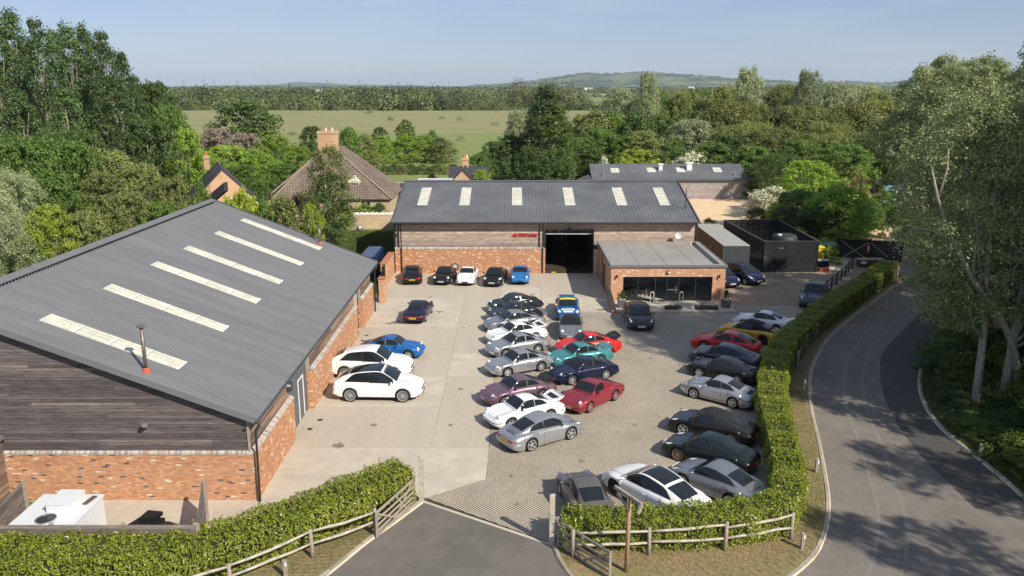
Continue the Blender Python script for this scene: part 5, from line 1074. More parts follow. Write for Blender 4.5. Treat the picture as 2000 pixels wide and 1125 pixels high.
with Under(T):
    MB().prism([(-14.6, 26.0), (-13.4, 26.0), (-13.15, 27.2), (-14.1, 27.3)], 0, .95).build('tank_body', m_black, None)
    MB().lathe([(0, 1.02), (.3, .98), (.52, .8), (.56, .5), (.56, 0)], 22, o=(-12.95, 26.6, 0)).build('tank_drum', m_black, None, smooth=True); MB().prism([(-14.0, 26.9), (-13.45, 26.9), (-13.3, 27.4), (-13.9, 27.5)], .95, 1.1).build('tank_lid', m_black, None)
put('compound_slab', MB().box(-19, -10.63, 25.3, 30.19, -.04, .02).mesh('slab', m_conc2), kind='structure')

# brick gate piers and iron gate between the two buildings
m_smallbrick = MATS['small_brickwork']
def pier(x, y, w_, d_, h, label):
    T = thing('brick_pier', label, 'pier', (x, y, 0))
    with Under(T):
        MB().box(x - w_ / 2, x + w_ / 2, y - d_ / 2, y + d_ / 2, -.05, h).build('shaft', m_mortar, None)
        bricks(None, (x - w_ / 2, y - d_ / 2, 0), (1, 0, 0), (0, -1, 0), w_, h, coping=False, dark=0); bricks(None, (x + w_ / 2, y - d_ / 2, 0), (0, 1, 0), (1, 0, 0), d_, h, coping=False, dark=0)
        MB().box(x - w_ / 2 - .05, x + w_ / 2 + .05, y - d_ / 2 - .05, y + d_ / 2 + .05, h, h + .07).build('cap', M('terracotta_cap', (.4, .17, .09), .85), None)
pier(-10.35, 61.9, .5, .7, 1.95, 'brick gate pier beside the far corner of the workshop')
T = thing('garden_wall', 'red brick wall with tiled cap running from the showroom corner toward the iron gate', 'wall', (-11.0, 67, 0))
with Under(T):
    MB().box(-11.3, -10.85, 67.0, 71.95, -.05, 1.95).build('wall', m_mortar, None)
    bricks(None, (-11.3, 67.0, 0), (1, 0, 0), (0, -1, 0), .45, 1.95, coping=False, dark=0); bricks(None, (-10.85, 67.0, 0), (0, 1, 0), (1, 0, 0), 4.95, 1.95, coping=False, dark=0)
    MB().box(-11.36, -10.8, 66.94, 71.98, 1.95, 2.02).build('coping', MATS['terracotta_cap'], None)
T = thing('iron_gate', 'black vertical-bar iron gate between the brick pier and the garden wall', 'gate', (-11, 64.6, 0))
with Under(T):
    for i in range(30): y = 62.4 + i * .15; MB().box(-10.92, -10.9, y, y + .022, .08, 1.75).build('bar', m_black, None)
    for z in (.15, 1.6): MB().box(-10.925, -10.895, 62.35, 66.85, z, z + .05).build('rail', m_black, None)
    MB().box(-11.0, -10.9, 66.75, 66.9, 0, 1.95).build('gate_post', m_black, None)
# the spare wheel leaning on the wall
W_ = thing('spare_wheel', 'white-spoked spare wheel leaning between the black and white cars by the wall', 'wheel', (xat(889, 531, 71.75), 71.75, .0))
o = put('tyre', cached(('tyre', .315, .215, .2), lambda: tyre_mesh(.315, .215, .2)), W_, (0, 0, .33), (0, 0, math.pi), mat=m_tyre); put('rim', cached(('rim', .215, .2, 'cup'), lambda: rim_mesh(.215, .2, 'cup')), W_, (0, 0, .33), (0, 0, math.pi), mat=m_rimW); W_.location.z = .35
W_.rotation_euler = (R(-10), 0, 0)

# patio things
m_planter = M('planter_grey', (.1, .1, .1), .6); m_pl = leafmat('palm_leaf', (.05, .1, .02), (.1, .18, .04), .2)
def tuft(x, y, z, n, r0, h, mat, nm='leaves', sz=.3, seed=1):
    r = np.random.default_rng(seed); a = r.random(n) * 6.28; t = r.random(n); P = np.c_[x + np.cos(a) * r0 * t, y + np.sin(a) * r0 * t, z + h * (1 - t * .6) * r.random(n)]
    N = np.c_[-np.cos(a) * .3, -np.sin(a) * .3, np.full(n, 1.0)] + r.normal(size=(n, 3)) * .4; N /= np.linalg.norm(N, axis=1)[:, None]; V, F = leaves(P, N, sz, sz * .3, .3, r); put(nm, npmesh(nm, V, F, mat))
for x, l in ((8.55, 'left'), (16.65, 'right')):
    T = thing('square_planter', f'grey square planter with a small palm at the {l} end of the patio', 'planter', (x, 60.0, .1))
    with Under(T):
        MB().box(x - .3, x + .3, 59.7, 60.3, .1, .72).build('tub', m_planter, None); MB().box(x - .26, x + .26, 59.74, 60.26, .72, .73).build('soil', m_mortar, None); tuft(x, 60, .8, 120, .4, .75, m_pl, seed=int(x))
m_flow = M('flowers', (.7, .62, .45), .7)
for x, w_, l in ((12.45, 1.3, 'shorter brown wooden flower trough on the patio edge'), (15.0, 1.75, 'longer brown wooden flower trough with pale flowers on the patio')):
    T = thing('flower_trough', l, 'planter', (x, 59.4, .1))
    with Under(T):
        MB().box(x - w_ / 2, x + w_ / 2, 59.2, 59.55, .1, .36).build('trough', M('brown_wood', (.07, .045, .03), .8, var=.3), None)
        tuft(x - w_ * .2, 59.38, .36, 50, .22, .25, m_pl, sz=.12, seed=5); tuft(x + w_ * .2, 59.38, .36, 50, .25, .2, m_flow if w_ > 1.5 else m_pl, 'flowers', .09, seed=6)
T = thing('bag', 'small white lumpy bag beside the longer flower trough', 'bag', (13.95, 59.4, .1))
with Under(T): MB().lathe([(0, .28), (.1, .26), (.17, .14), (.18, .03), (.1, 0)], 10, o=(13.95, 59.4, .1)).build('bag_body', m_white, None, smooth=True)
for x, l in ((11.05, 'steel hoop stand left of the open glass door'), (13.35, 'steel hoop stand right of the glass doors')):
    T = thing('hoop_stand', l, 'hoop', (x, 60.9, .1))
    with Under(T): MB().tube([(x - .13, 60.9, .1), (x - .13, 60.9, .98), (x - .08, 60.9, 1.06), (x, 60.9, 1.09), (x + .08, 60.9, 1.06), (x + .13, 60.9, .98), (x + .13, 60.9, .1)], .028, 8).build('hoop', m_white, None, smooth=True)
# cafe furniture behind the glass
def stool(x, y, rz, l):
    T = thing('bar_chair', l, 'chair', (x, y, .12), rz, 'chairs inside the reception')
    for a, c_ in ((-1, -1), (1, -1), (-1, 1), (1, 1)): put('leg', MB().tube([(a * .2, c_ * .2, 0), (a * .12, c_ * .12, .62)], .022, 6).mesh('leg', M('pale_leg_wood', (.5, .34, .2), .6)), T)
    put('seat', MB().box(-.2, .2, -.2, .2, .62, .68).mesh('seat', m_darkmetal), T); put('backrest', MB().add([(-.2, .18, .68), (.2, .18, .68), (.23, .22, 1.0), (-.23, .22, 1.0), (-.2, .2, .68), (.2, .2, .68), (.23, .25, 1.0), (-.23, .25, 1.0)], [(0, 1, 2, 3), (7, 6, 5, 4), (3, 2, 6, 7), (1, 5, 6, 2), (0, 3, 7, 4)]).mesh('b', m_darkmetal), T)
for i, (x, y) in enumerate(((9.25, 63.0), (9.95, 63.4), (10.7, 62.9), (11.1, 63.6), (13.7, 63.0), (14.4, 63.3), (13.9, 64.0))): stool(x, y, i * 1.3, 'dark-seated chair with pale splayed legs behind the ' + ('left' if x < 12 else 'right') + ' reception window')
for x, y, l in ((9.55, 63.5, 'left'), (14.05, 63.7, 'right')):
    T = thing('tall_table', f'pale-topped tall table inside the reception on the {l}', 'table', (x, y, .12)); put('tabletop', MB().box(-.45, .45, -.3, .3, .98, 1.02).mesh('top', m_conc2), T); put('leg', MB().tube([(0, 0, 0), (0, 0, .98)], .04, 8).mesh('leg', m_darkmetal), T); put('foot', MB().lathe([(0, .03), (.25, .01), (.25, 0)], 14).mesh('foot', m_darkmetal), T)

# shipping container
T = thing('shipping_container', 'grey-roofed corrugated steel container with brown side behind the reception', 'container', (20.6, 72, 0)); m_cr = M('rusty_side', (.13, .065, .035), .7, var=.25, vs=2); m_cf = M('blue_grey_steel', (.06, .07, .082), .6, var=.2, vs=1.5, stretch=(3, 3, .4)); m_ct = M('chalky_roof', (.33, .33, .31), .8, var=.1, vs=1)
with Under(T):
    x0, x1, y0, y1, h = 19.4, 21.84, 71.95, 83.9, 2.6
    MB().box(x0 + .04, x1 - .04, y0 + .04, y1 - .04, .1, h - .02).build('inner_shell', m_cf, None); MB().box(x0, x1, y0, y1, h - .02, h + .02).build('container_roof', m_ct, None)
    fr = MB()
    for x in (x0, x1 - .1):
        for y in (y0, y1 - .1): fr.box(x, x + .1, y, y + .1, 0, h - .02)
    fr.box(x0 + .1, x1 - .1, y0, y0 + .05, .0, .14).box(x0 + .1, x1 - .1, y0, y0 + .05, h - .12, h - .02).box(x0, x0 + .05, y0 + .1, y1 - .1, h - .1, h - .02).build('corner_frame', m_cf, None)
    b = MB(); n = 11
    for i in range(n): p = x0 + .1 + i * (x1 - x0 - .2) / n; b.box(p + .02, p + .13, y0 - .0, y0 + .045, .14, h - .12)
    b.build('front_ribs', m_cf, None); b = MB(); 
    for i in range(42): p = y0 + .15 + i * .28; b.box(x0 - .0, x0 + .045, p, p + .15, .1, h - .1)
    b.build('side_ribs', m_cr, None); MB().box(x0 + .01, x0 + .035, y0 + .1, y1 - .1, .05, h - .1).build('side_panel', m_cr, None)
    MB().box(x0 - .1, x0 - .02, 76.0, 76.9, 1.6, 1.65).box(x0 - .1, x0 - .02, 76.2, 76.25, 1.3, 1.9).build('lock_bar', m_metal, None)

# tarred timber enclosure with oil tank
EN = thing('timber_enclosure', 'black-stained timber screen enclosure around the green oil tank', 'fence', (25.4, 72.5, 0)); EH = 2.9
with Under(EN):
    x0, x1, y0, y1 = 22.75, 28.35, 72.45, 82.6; ymid = 25.1
    def run(a, e, nb, inner, seed):
        A, E = Vector((*a, 0)), Vector((*e, 0)); u = (E - A).normalized(); n_ = Vector((inner[0], inner[1], 0)); L_ = (E - A).length; r = random.Random(seed); bh = EH / nb
        me = MB().obox((0, 0, 0), u * L_, n_ * .022, (0, 0, bh * .88)).mesh('screen_board', m_wooddark)
        for i in range(nb): put('screen_board', me, None, loc=A + Vector((0, 0, i * bh + .05)) + n_ * r.uniform(0, .004))
        for k in range(int(L_ / .62) + 1): p = A + u * min(k * .62, L_) + n_ * .06; MB().bar(p, p + Vector((0, 0, EH - .02)), .06, .09, u).build('post', m_wooddark, None)
        MB().obox(A + Vector((0, 0, EH + .0)) - n_ * .03, u * L_, n_ * .15, (0, 0, .04)).build('top_rail', M('greyed_top_rail', (.07, .06, .055), .8, var=.3), None)
    run((x0 + .5, y0), (x1, y0), 18, (0, 1), 1); run((x0, 84.6), (28.6, 84.6), 18, (0, -1), 2); run((x0 + .5, y0), (x0 - .1, 84.6), 18, (1, 0), 3); run((x1, y0), (28.6, 84.6), 18, (-1, 0), 4)
    MB().box(ymid + .2, ymid + .3, y0 - .03, y0 + .0, 0, EH).build('cover_strip', m_wooddark, None)
    MB().box(ymid - .45, ymid, y0 - .04, y0 - .01, 2.25, 2.31).build('latch', m_metal, None)
put('enclosure_floor', MB().box(22.8, 28.3, 72.6, 84.4, -.04, .03).mesh('f', m_conc2), kind='structure')
T = thing('oil_tank', 'dark green moulded oil tank showing above the black enclosure', 'tank', (26.1, 75.2, 0)); m_gt = M('green_plastic', (.018, .034, .026), .6)
with Under(T):
    MB().lathe([(0, 2.95), (.45, 2.93), (.55, 2.85), (1.05, 2.8), (1.2, 2.55), (1.2, 2.0), (1.17, 1.9), (1.2, 1.8), (1.2, .05), (0, .05)], 28, o=(26.1, 75.3, .2)).build('tank_body', m_gt, None, smooth=True)
    MB().lathe([(0, .12), (.2, .1), (.22, 0)], 14, o=(25.5, 75.0, 3.02)).build('filler_cap', m_white, None); MB().box(26.3, 26.8, 75.0, 75.5, 3.0, 3.14).build('hatch', m_gt, None)
# bins and the things beside the enclosure
x, y = 31.6, 78.6
T = thing('wheeled_bin', 'large green four-wheeled bin with a blue label beside the yellow bin', 'bin', (x, y, 0)); mgb = M('bin_green', (.05, .16, .05), .5)
with Under(T):
    MB().add([(x - .75, y - .5, .25), (x + .75, y - .5, .25), (x + .75, y + .5, .25), (x - .75, y + .5, .25), (x - .9, y - .6, 1.35), (x + .9, y - .6, 1.35), (x + .9, y + .6, 1.35), (x - .9, y + .6, 1.35)], [(0, 3, 2, 1), (4, 5, 6, 7), (0, 1, 5, 4), (1, 2, 6, 5), (2, 3, 7, 6), (3, 0, 4, 7)]).build('bin_body', mgb, None)
    MB().add([(x - .95, y - .65, 1.36), (x + .95, y - .65, 1.36), (x + .95, y + .65, 1.5), (x - .95, y + .65, 1.5), (x - .95, y - .65, 1.42), (x + .95, y - .65, 1.42), (x + .95, y + .65, 1.58), (x - .95, y + .65, 1.58)], [(0, 3, 2, 1), (4, 5, 6, 7), (0, 1, 5, 4), (1, 2, 6, 5), (2, 3, 7, 6), (3, 0, 4, 7)]).build('lid', mgb, None)
    MB().box(x - .6, x + .55, y - .66, y - .63, .4, 1.25).build('front_panel', m_darkmetal, None); MB().box(x - .45, x + .4, y - .68, y - .665, .65, 1.1).build('label', M('blue_label', (.06, .14, .35), .5, var=.3, vs=9), None)
    for dx in (-.6, .6): MB().lathe([(0, -.03), (.1, -.03), (.1, .03), (0, .03)], 12, axis='x', o=(x + dx, y - .4, .1)).build('caster', m_black, None)
T = thing('wheeled_bin', 'bright yellow bin against the end of the black enclosure', 'bin', (30.25, 77, 0)); myb = M('bin_yellow', (.75, .55, .02), .5)
with Under(T): MB().box(29.95, 30.55, 76.6, 77.4, .1, 1.45).build('bin_body', myb, None); MB().box(29.9, 30.6, 76.55, 77.45, 1.45, 1.55).build('lid', myb, None)
T = thing('pressure_washer', 'small machine with pale top and red base beside the black enclosure', 'machine', (29.1, 73.6, 0))
with Under(T):
    MB().box(28.75, 29.75, 73.2, 73.9, .3, .9).build('machine_case', m_cf, None); MB().box(28.8, 29.6, 73.1, 73.2, .45, .8).build('front_panel', m_black, None); MB().box(28.8, 29.8, 73.3, 73.8, .9, .96).build('cover', m_white, None); MB().prism([(28.7, 72.6), (29.5, 72.5), (29.8, 73.15), (28.9, 73.2)], .0, .3).build('base', M('dull_red', (.3, .05, .035), .6), None)
# black post-and-rail fence, kiosk table and gate beyond
def postrail(name, label, pts, h, rails, mat, pw=.09, step=1.8, cat='fence'):
    T = thing(name, label, cat, (pts[0][0], pts[0][1], 0)); P = resample(pts, step)
    with Under(T):
        for p in P: MB().box(p[0] - pw / 2, p[0] + pw / 2, p[1] - pw / 2, p[1] + pw / 2, -.05, h).build('post', mat, None)
        for a, e in zip(P[:-1], P[1:]):
            for z in rails: MB().bar((a[0], a[1] - .05, z), (e[0], e[1] - .05, z), .035, .09).build('rail', mat, None)
postrail('post_and_rail_fence', 'black three-rail fence slanting across the gravel toward the timber gate', [(22.9, 59.9), (26, 64.2), (29.6, 69.6), (32.3, 74.0)], 1.1, (.3, .65, 1.02), m_wooddark)
T = thing('timber_gate', 'dark braced timber gate with a red fire extinguisher box behind the far hedge end', 'gate', (33, 77.5, 0))
with Under(T):
    a, e = Vector((32.6, 78.6, 0)), Vector((38.2, 76.8, 0)); u = (e - a)
    for i in range(12): MB().obox(a + Vector((0, .05, .1 + i * .155)), u, (0, .02, 0), (0, 0, .14)).build('board', m_wooddark, None)
    MB().bar(a + Vector((0, 0, 1.95)), e + Vector((0, 0, 1.95)), .1, .1).build('top_rail', m_wooddark, None)
    for t0, t1, z0, z1 in ((.05, .45, 1.85, .2), (.1, .5, .2, 1.85), (.5, .8, 1.85, .4)): MB().bar(a.lerp(e, t0) + Vector((0, -.03, z0)), a.lerp(e, t1) + Vector((0, -.03, z1)), .04, .1).build('brace', m_wood, None)
    for t in (0, .5, 1): p = a.lerp(e, t); MB().box(p.x - .08, p.x + .08, p.y - .08, p.y + .08, 0, 2.1).build('post', m_wooddark, None)
T = thing('extinguisher_box', 'narrow upright red box hung on the dark timber gate', 'box', (35.2, 77.4, .5))
with Under(T): MB().box(35.05, 35.3, 77.35, 77.55, .7, 1.75).build('box_body', M('signal_red', (.6, .02, .03), .4), None); MB().box(35.1, 35.25, 77.34, 77.35, 1.0, 1.5).build('label', m_white, None)
T = thing('picnic_table', 'weathered low crate table with bottles on top behind the fence end', 'table', (34.2, 74.9, 0))
with Under(T):
    for i in range(5): MB().box(33.0, 35.6, 74.4 + i * .2, 74.57 + i * .2, .72, .76).build('plank', m_wood, None)
    MB().box(33.2, 35.4, 74.5, 75.3, .1, .72).build('crate', M('dull_red_wood', (.13, .05, .03), .8, var=.3), None); MB().box(33.3, 33.8, 74.46, 74.5, .35, .6).build('label', m_white, None)
# small saw-horse on the verge
T = thing('timber_barrier', 'small broken timber barrier lying on the shaded verge by the road', 'barrier', (27.9, 59.6, .1))
with Under(T):
    MB().bar((27.4, 60.2, .15), (28.9, 58.9, .2), .08).build('rail', M('orange_wood', (.4, .22, .1), .8), None); MB().bar((28.7, 59.0, .1), (28.9, 59.4, .9), .08).build('post', m_wood, None); MB().bar((27.2, 60.4, .1), (27.3, 60.6, .75), .08).build('post', m_wood, None)

# man working in the workshop doorway
def person():
    X, Y = -11.0, 53.55; T = thing('person', 'person in dark blue top and shorts bending forward in the workshop doorway', 'person', (X, Y, 0))
    sk, cl, ha = M('skin', (.48, .27, .19), .6, var=.05), M('dark_blue_cloth', (.02, .024, .05), .9), M('brown_hair', (.03, .02, .012), .8)
    def skinned(nm, pts, edges, rad, mat, par=T, sub=1):
        me = bpy.data.meshes.new(nm); me.from_pydata(pts, edges, []); me.materials.append(mat); o = put(nm, me, par); md = o.modifiers.new('skin', 'SKIN'); lay = me.skin_vertices[0] if me.skin_vertices else None
        if lay is None: bpy.context.view_layer.objects.active = o; bpy.context.view_layer.update(); lay = me.skin_vertices[0] if me.skin_vertices else None
        if lay:
            for i, r_ in enumerate(rad): lay.data[i].radius = (r_, r_)
            lay.data[0].use_root = True
        s2 = o.modifiers.new('sub', 'SUBSURF'); s2.levels = sub; s2.render_levels = sub; md.use_smooth_shade = True; return o
    P = [(0, 0, .92), (.0, 0, 1.12), (.06, 0, 1.34), (.1, 0, 1.46), (.14, 0, 1.54),
         (0, .1, .86), (.02, .11, .48), (-.02, .12, .09), (.13, .13, .03), (0, -.1, .86), (.03, -.11, .48), (0, -.12, .09), (.15, -.13, .03),
         (.07, .19, 1.38), (.16, .24, 1.12), (.36, .2, 1.0), (.44, .19, .98), (.07, -.19, 1.38), (.16, -.24, 1.12), (.36, -.2, 1.02), (.44, -.19, 1.0), (.17, 0, 1.62), (.18, 0, 1.72)]
    E_ = [(0, 1), (1, 2), (2, 3), (3, 4), (0, 5), (5, 6), (6, 7), (7, 8), (0, 9), (9, 10), (10, 11), (11, 12), (2, 13), (13, 14), (14, 15), (15, 16), (2, 17), (17, 18), (18, 19), (19, 20), (4, 21), (21, 22)]
    rad = [.15, .14, .16, .07, .055, .1, .06, .04, .035, .1, .06, .04, .035, .06, .045, .033, .028, .06, .045, .033, .028, .09, .075]
    skinned('body', P, E_, rad, sk)
    skinned('shirt', [(0, 0, .9), (0, 0, 1.12), (.06, 0, 1.34), (.08, 0, 1.42), (.07, .2, 1.38), (.11, .24, 1.22), (.07, -.2, 1.38), (.11, -.24, 1.22)], [(0, 1), (1, 2), (2, 3), (2, 4), (4, 5), (2, 6), (6, 7)], [.18, .17, .19, .1, .085, .075, .085, .075], cl)
    skinned('shorts', [(0, 0, .95), (0, .1, .84), (.01, .11, .55), (0, -.1, .84), (.02, -.11, .55)], [(0, 1), (1, 2), (0, 3), (3, 4)], [.18, .13, .1, .13, .1], cl)
    put('hair', MB().lathe([(.0, .1), (.06, .085), (.1, .02), (.098, -.04)], 12, o=(.155, 0, 1.7)).mesh('hair', ha, True), T)
    put('nose', MB().obox((.262, -.012, 1.64), (.03, 0, -.01), (0, .024, 0), (-.01, 0, .04)).mesh('nose', sk), T)
    for s_ in (1, -1):
        put('eye', MB().box(.25, .262, s_ * .035 - .012, s_ * .035 + .012, 1.675, 1.69).mesh('eye', m_ink), T); put('ear', MB().box(.15, .19, s_ * .095 - .008, s_ * .095 + .012, 1.63, 1.69).mesh('ear', sk), T)
        put('shoe', MB().box(-.06, .22, s_ * .125 - .05, s_ * .125 + .05, 0, .09).mesh('shoe', m_black), T)
        for k in range(5):
            y = s_ * .19 + (k - 2) * .018; put('finger', MB().tube([(.45, y, .99), (.5, y, .975), (.52, y, .945)] if k else [(.44, y, .99), (.46, y - .02 * s_, .96)], .009, 5).mesh('finger', sk), T)
    T.rotation_euler = (0, 0, R(-25)); return T
person()
# van behind the iron gate
T = thing('parked_van', 'dark blue van in the shade behind the workshop corner', 'van', (-12.6, 71, 0), 0, None); mv = paint('van_blue', (.012, .03, .08), .2)
with Under(T):
    b = MB(); prof_ = [(-.95, .3), (-.97, .9), (-.93, 1.5), (-.84, 1.95), (-.6, 2.1), (.6, 2.1), (.84, 1.95), (.93, 1.5), (.97, .9), (.95, .3)]; V = [(-12.9 + x, y, z) for y in (69.3, 74.2) for x, z in prof_]
    b.add(V, [(i, i + 1, 11 + i, 10 + i) for i in range(9)] + [tuple(range(10)), tuple(range(19, 9, -1))]); b.build('body', mv, None)
    MB().add([(-13.7, 69.28, 1.3), (-12.1, 69.28, 1.3), (-12.2, 69.28, 1.85), (-13.6, 69.28, 1.85)], [(0, 1, 2, 3)]).build('rear_window', m_glass, None)
    for x in (-13.85, -12.0): 
        for y in (70.2, 73.3): MB().lathe([(0, -.1), (.33, -.1), (.33, .1), (0, .1)], 18, axis='x', o=(x, y, .33)).build('wheel', m_tyre, None)
    for x in (-13.8, -12.05): MB().box(x - .06, x + .06, 69.27, 69.3, 1.0, 1.5).build('tail_light', m_tail, None)
# ================================================================== BUILDINGS BEHIND
m_stonew = blocks('honey_stone', (.56, .44, .27), (.46, .36, .22), (.4, .33, .23), .38, .16, vert=True, msize=.02, var=.2)
m_redb = blocks('far_brickwork', (.58, .34, .18), (.5, .27, .14), (.55, .43, .3), .24, .085, vert=True, msize=.016, var=.2)
m_slate = M('slate_roof', (.05, .045, .055), .6, var=.25, vs=2, stretch=(1, 1, 3), bump=.3, bs=12)
m_stonetile = blocks('stone_roof_tiles', (.26, .205, .155), (.18, .14, .11), (.09, .07, .055), .34, .2, vert=True, msize=.035, var=.3, bump=.9)
m_cream = M('cream_paint', (.7, .64, .5), .6)
def quadb(b, *P): return b.add(P, [tuple(range(len(P)))])
def gabled(T, o, u, L_, W_, h, rise, mw, mr, over=.12, th=.08):
    """o: front left corner of the gable end, u: unit along the ridge (away), gable width W_ to the right of u"""
    o = Vector((*o, 0)); u = Vector((*u, 0)).normalized(); v = Vector((u.y, -u.x, 0)); up = Vector((0, 0, 1)); b = MB()
    A = [o, o + v * W_, o + v * W_ + up * h, o + v * W_ / 2 + up * (h + rise), o + up * h]; B_ = [p + u * L_ for p in A]
    b.add(A + B_, [(0, 1, 2, 3, 4), (9, 8, 7, 6, 5), (0, 5, 6, 1), (1, 6, 7, 2), (4, 9, 5, 0)]); b.build('wall', mw, None)
    sl = Vector((0, 0, 0)); rf = MB()
    for sgn, e in ((1, o + up * h), (-1, o + v * W_ + up * h)):
        r_ = o + v * W_ / 2 + up * (h + rise); d = (r_ - e); d1 = d.normalized() * over; n = (u.cross(d) if sgn > 0 else d.cross(u)).normalized(); n = n if n.z > 0 else -n
        rf.obox(e - d1 - u * over + n * .01, d + d1, u * (L_ + 2 * over), n * th)
    rf.build('roof', mr, None)
def stack(x, y, z0, z1, w_, d_, pots, mw=None, n='chimney'):
    c = MB().box(x - w_ / 2, x + w_ / 2, y - d_ / 2, y + d_ / 2, z0, z1).box(x - w_ / 2 - .07, x + w_ / 2 + .07, y - d_ / 2 - .07, y + d_ / 2 + .07, z1 - .35, z1 - .1).build(n, mw or m_redb, None)
    for i in range(pots): MB().lathe([(.13, 0), (.11, .45), (.08, .45)], 10, o=(x + (i - (pots - 1) / 2) * .4, y, z1)).build('chimney_pot', m_cream if i % 2 else MATS['terracotta_cap'], c)
# long low workshop behind on the golden gravel
T = thing('studio_building', 'long timber-clad grey-roofed building with box vents standing on the golden gravel behind', 'building', (24, 124, 0))
with Under(T):
    x0, x1, yf, yr = 12.2, 36.0, 122.0, 127.5; ze, zr = zat(350.5, yf), zat(320, yr)
    MB().box(x0, x1, yf + .05, 133, -.1, ze - .1).build('inner_wall', m_core, None); MB().add([(x0, yf + .05, ze - .1), (x0, 133, ze - .1), (x0, yr, zr - .1)], [(0, 1, 2)]).add([(x1, yf + .05, ze - .1), (x1, 133, ze - .1), (x1, yr, zr - .1)], [(0, 1, 2)]).build('gable_wall', m_darkmetal, None)
    boards(None, (0, yf + .03, 0), (1, 0, 0), (0, -1, 0), x0, x1, 0, ze - .12, .2, lambda r, x, z: tuple(c * r.uniform(.85, 1.15) for c in (.3, .27, .26)), None, 31, blen=(6, 12))
    v = Vector((0, yr - yf + .3, zr - ze)); roof_slope(None, (x0, yf - .3, ze), (1, 0, 0), x1 - x0 + .2, v, 24, 2, [(x - x0, v.length * a, v.length * e, 1) for x, a, e in ((xat(1194, 338, 124), .42, .72), (xat(1266, 338, 124), .45, .75), (xat(1324, 337, 124), .45, .75), (xat(1396, 335, 124), .45, .75))])
    roof_slope(None, (x1 + .2, 2 * yr - yf + .3, ze), (-1, 0, 0), x1 - x0 + .2, Vector((0, -(yr - yf + .3), zr - ze)), 12, 4)
    MB().box(x0 - .05, x1 + .25, yf - .42, yf - .3, ze - .1, ze + .03).build('gutter', m_roof2, None)
    for px, w_, h in ((1290, .55, 1.5), (1346, .8, 1.7)):
        x = xat(px, 330, 125.2); f = MB().box(x - w_ / 2, x + w_ / 2, 125, 125 + w_, zat(341, 125), zat(341, 125) + h).build('roof_vent', m_white, None); MB().box(x - w_ / 2 - .12, x + w_ / 2 + .12, 124.9, 125.1 + w_, zat(341, 125) + h, zat(341, 125) + h + .18).build('vent_hood', m_white, f)
    for px in (1178, 1436): x = xat(px, 345, 123); MB().lathe([(.3, 0), (.12, .25), (.12, .7), (.2, .72), (.0, .85)], 12, o=(x, 123.2, zat(347, 123.2))).build('roof_flue', m_metal, None)
    MB().bar((x1 + .6, 124, 0), (x1 + 2.5, 122, 0.0), .1).bar((x1 + .1, 125, 2.0), (x1 + 2.4, 123, .1), .12).build('stair', m_darkmetal, None)
# dark little roofs left of it
T = thing('store_roofs', 'small dark-roofed store with timber gable beside the left end of the studio building', 'building', (8.5, 118, 0))
with Under(T): gabled(T, (7.0, 112), (.35, 1), 6, 4.4, 2.0, 2.2, M('store_timber', (.22, .17, .11), .8, var=.2), m_slate)
# cottage
CT = thing('stone_cottage', 'stone cottage with a big hipped stone-tiled roof, dormer and broad brick chimney', 'house', (-22.5, 100, 0))
with Under(CT):
    m = m_stonew; xl, xr, yf, yk = -30.2, -15.1, 100, 112; ze = zat(388, 100); ax, ay, az = xat(640, 300, 105.5), 105.5, zat(291, 105.5)
    MB().box(xl + .4, xr - .4, yf + .4, yk, -.1, ze).build('wall', m, None)
    MB().add([(xl, yf, ze - .1), (xr, yf, ze - .1), (ax + .8, ay, az), (ax - .8, ay, az), (ax + .8, yk, az), (ax - .8, yk, az), (xr, yk, ze - .1), (xl, yk, ze - .1)], [(0, 1, 2, 3), (1, 6, 4, 2), (0, 3, 5, 7), (3, 2, 4, 5)]).build('roof', m_stonetile, None)
    b = MB()
    for p, q in (((xl, yf, ze), (ax - .8, ay, az + .05)), ((xr, yf, ze), (ax + .8, ay, az + .05))): b.bar(p, q, .2, .12)
    b.bar((xl - 1.0, yf + 3, ze + .2), (ax - 1.4, ay + 4, az - .3), .2, .12); b.build('hip_tiles', M('pale_hip_tiles', (.3, .25, .19), .9, var=.25), None)
    stack(ax + .1, ay + .2, az - 1, zat(256, 105.5), 2.5, 1.0, 4)
    x = xat(693, 360, 102.2); z = zat(372, 102.2); d = MB().box(x - .75, x + .75, 101.6, 104.5, z - .1, z + 1.15).add([(x - .9, 101.5, z + 1.1), (x + .9, 101.5, z + 1.1), (x, 101.5, z + 1.9), (x - .9, 104.8, z + 1.1), (x + .9, 104.8, z + 1.1), (x, 105.2, z + 1.9)], [(0, 1, 2), (0, 2, 5, 3), (1, 4, 5, 2)]).build('dormer', m_cream, None)
    wd = MB().box(x - .6, x + .6, 101.53, 101.6, z + .1, z + 1.1).build('window', m_glass, d); b = MB()
    for i in range(5): b.box(x - .6 + i * .29, x - .56 + i * .29, 101.5, 101.53, z + .1, z + 1.1)
    for i in range(4): b.box(x - .6, x + .6, 101.5, 101.53, z + .1 + i * .31, z + .14 + i * .31)
    b.build('frame', m_white, wd)
    for px in (715, 672): x = xat(px, 400, 100.4); w_ = MB().box(x - .5, x + .5, 100.34, 100.4, 1.6, 2.7).build('window', m_glass, None); MB().box(x - .56, x + .56, 100.32, 100.34, 2.7, 2.78).box(x - .03, x + .03, 100.32, 100.34, 1.6, 2.7).box(x - .56, x + .56, 100.32, 100.34, 1.52, 1.6).build('frame', m_white, w_)
T = thing('slate_outbuilding', 'slate-roofed outbuilding with glazed roof light right of the cottage', 'building', (-13, 108, 0))
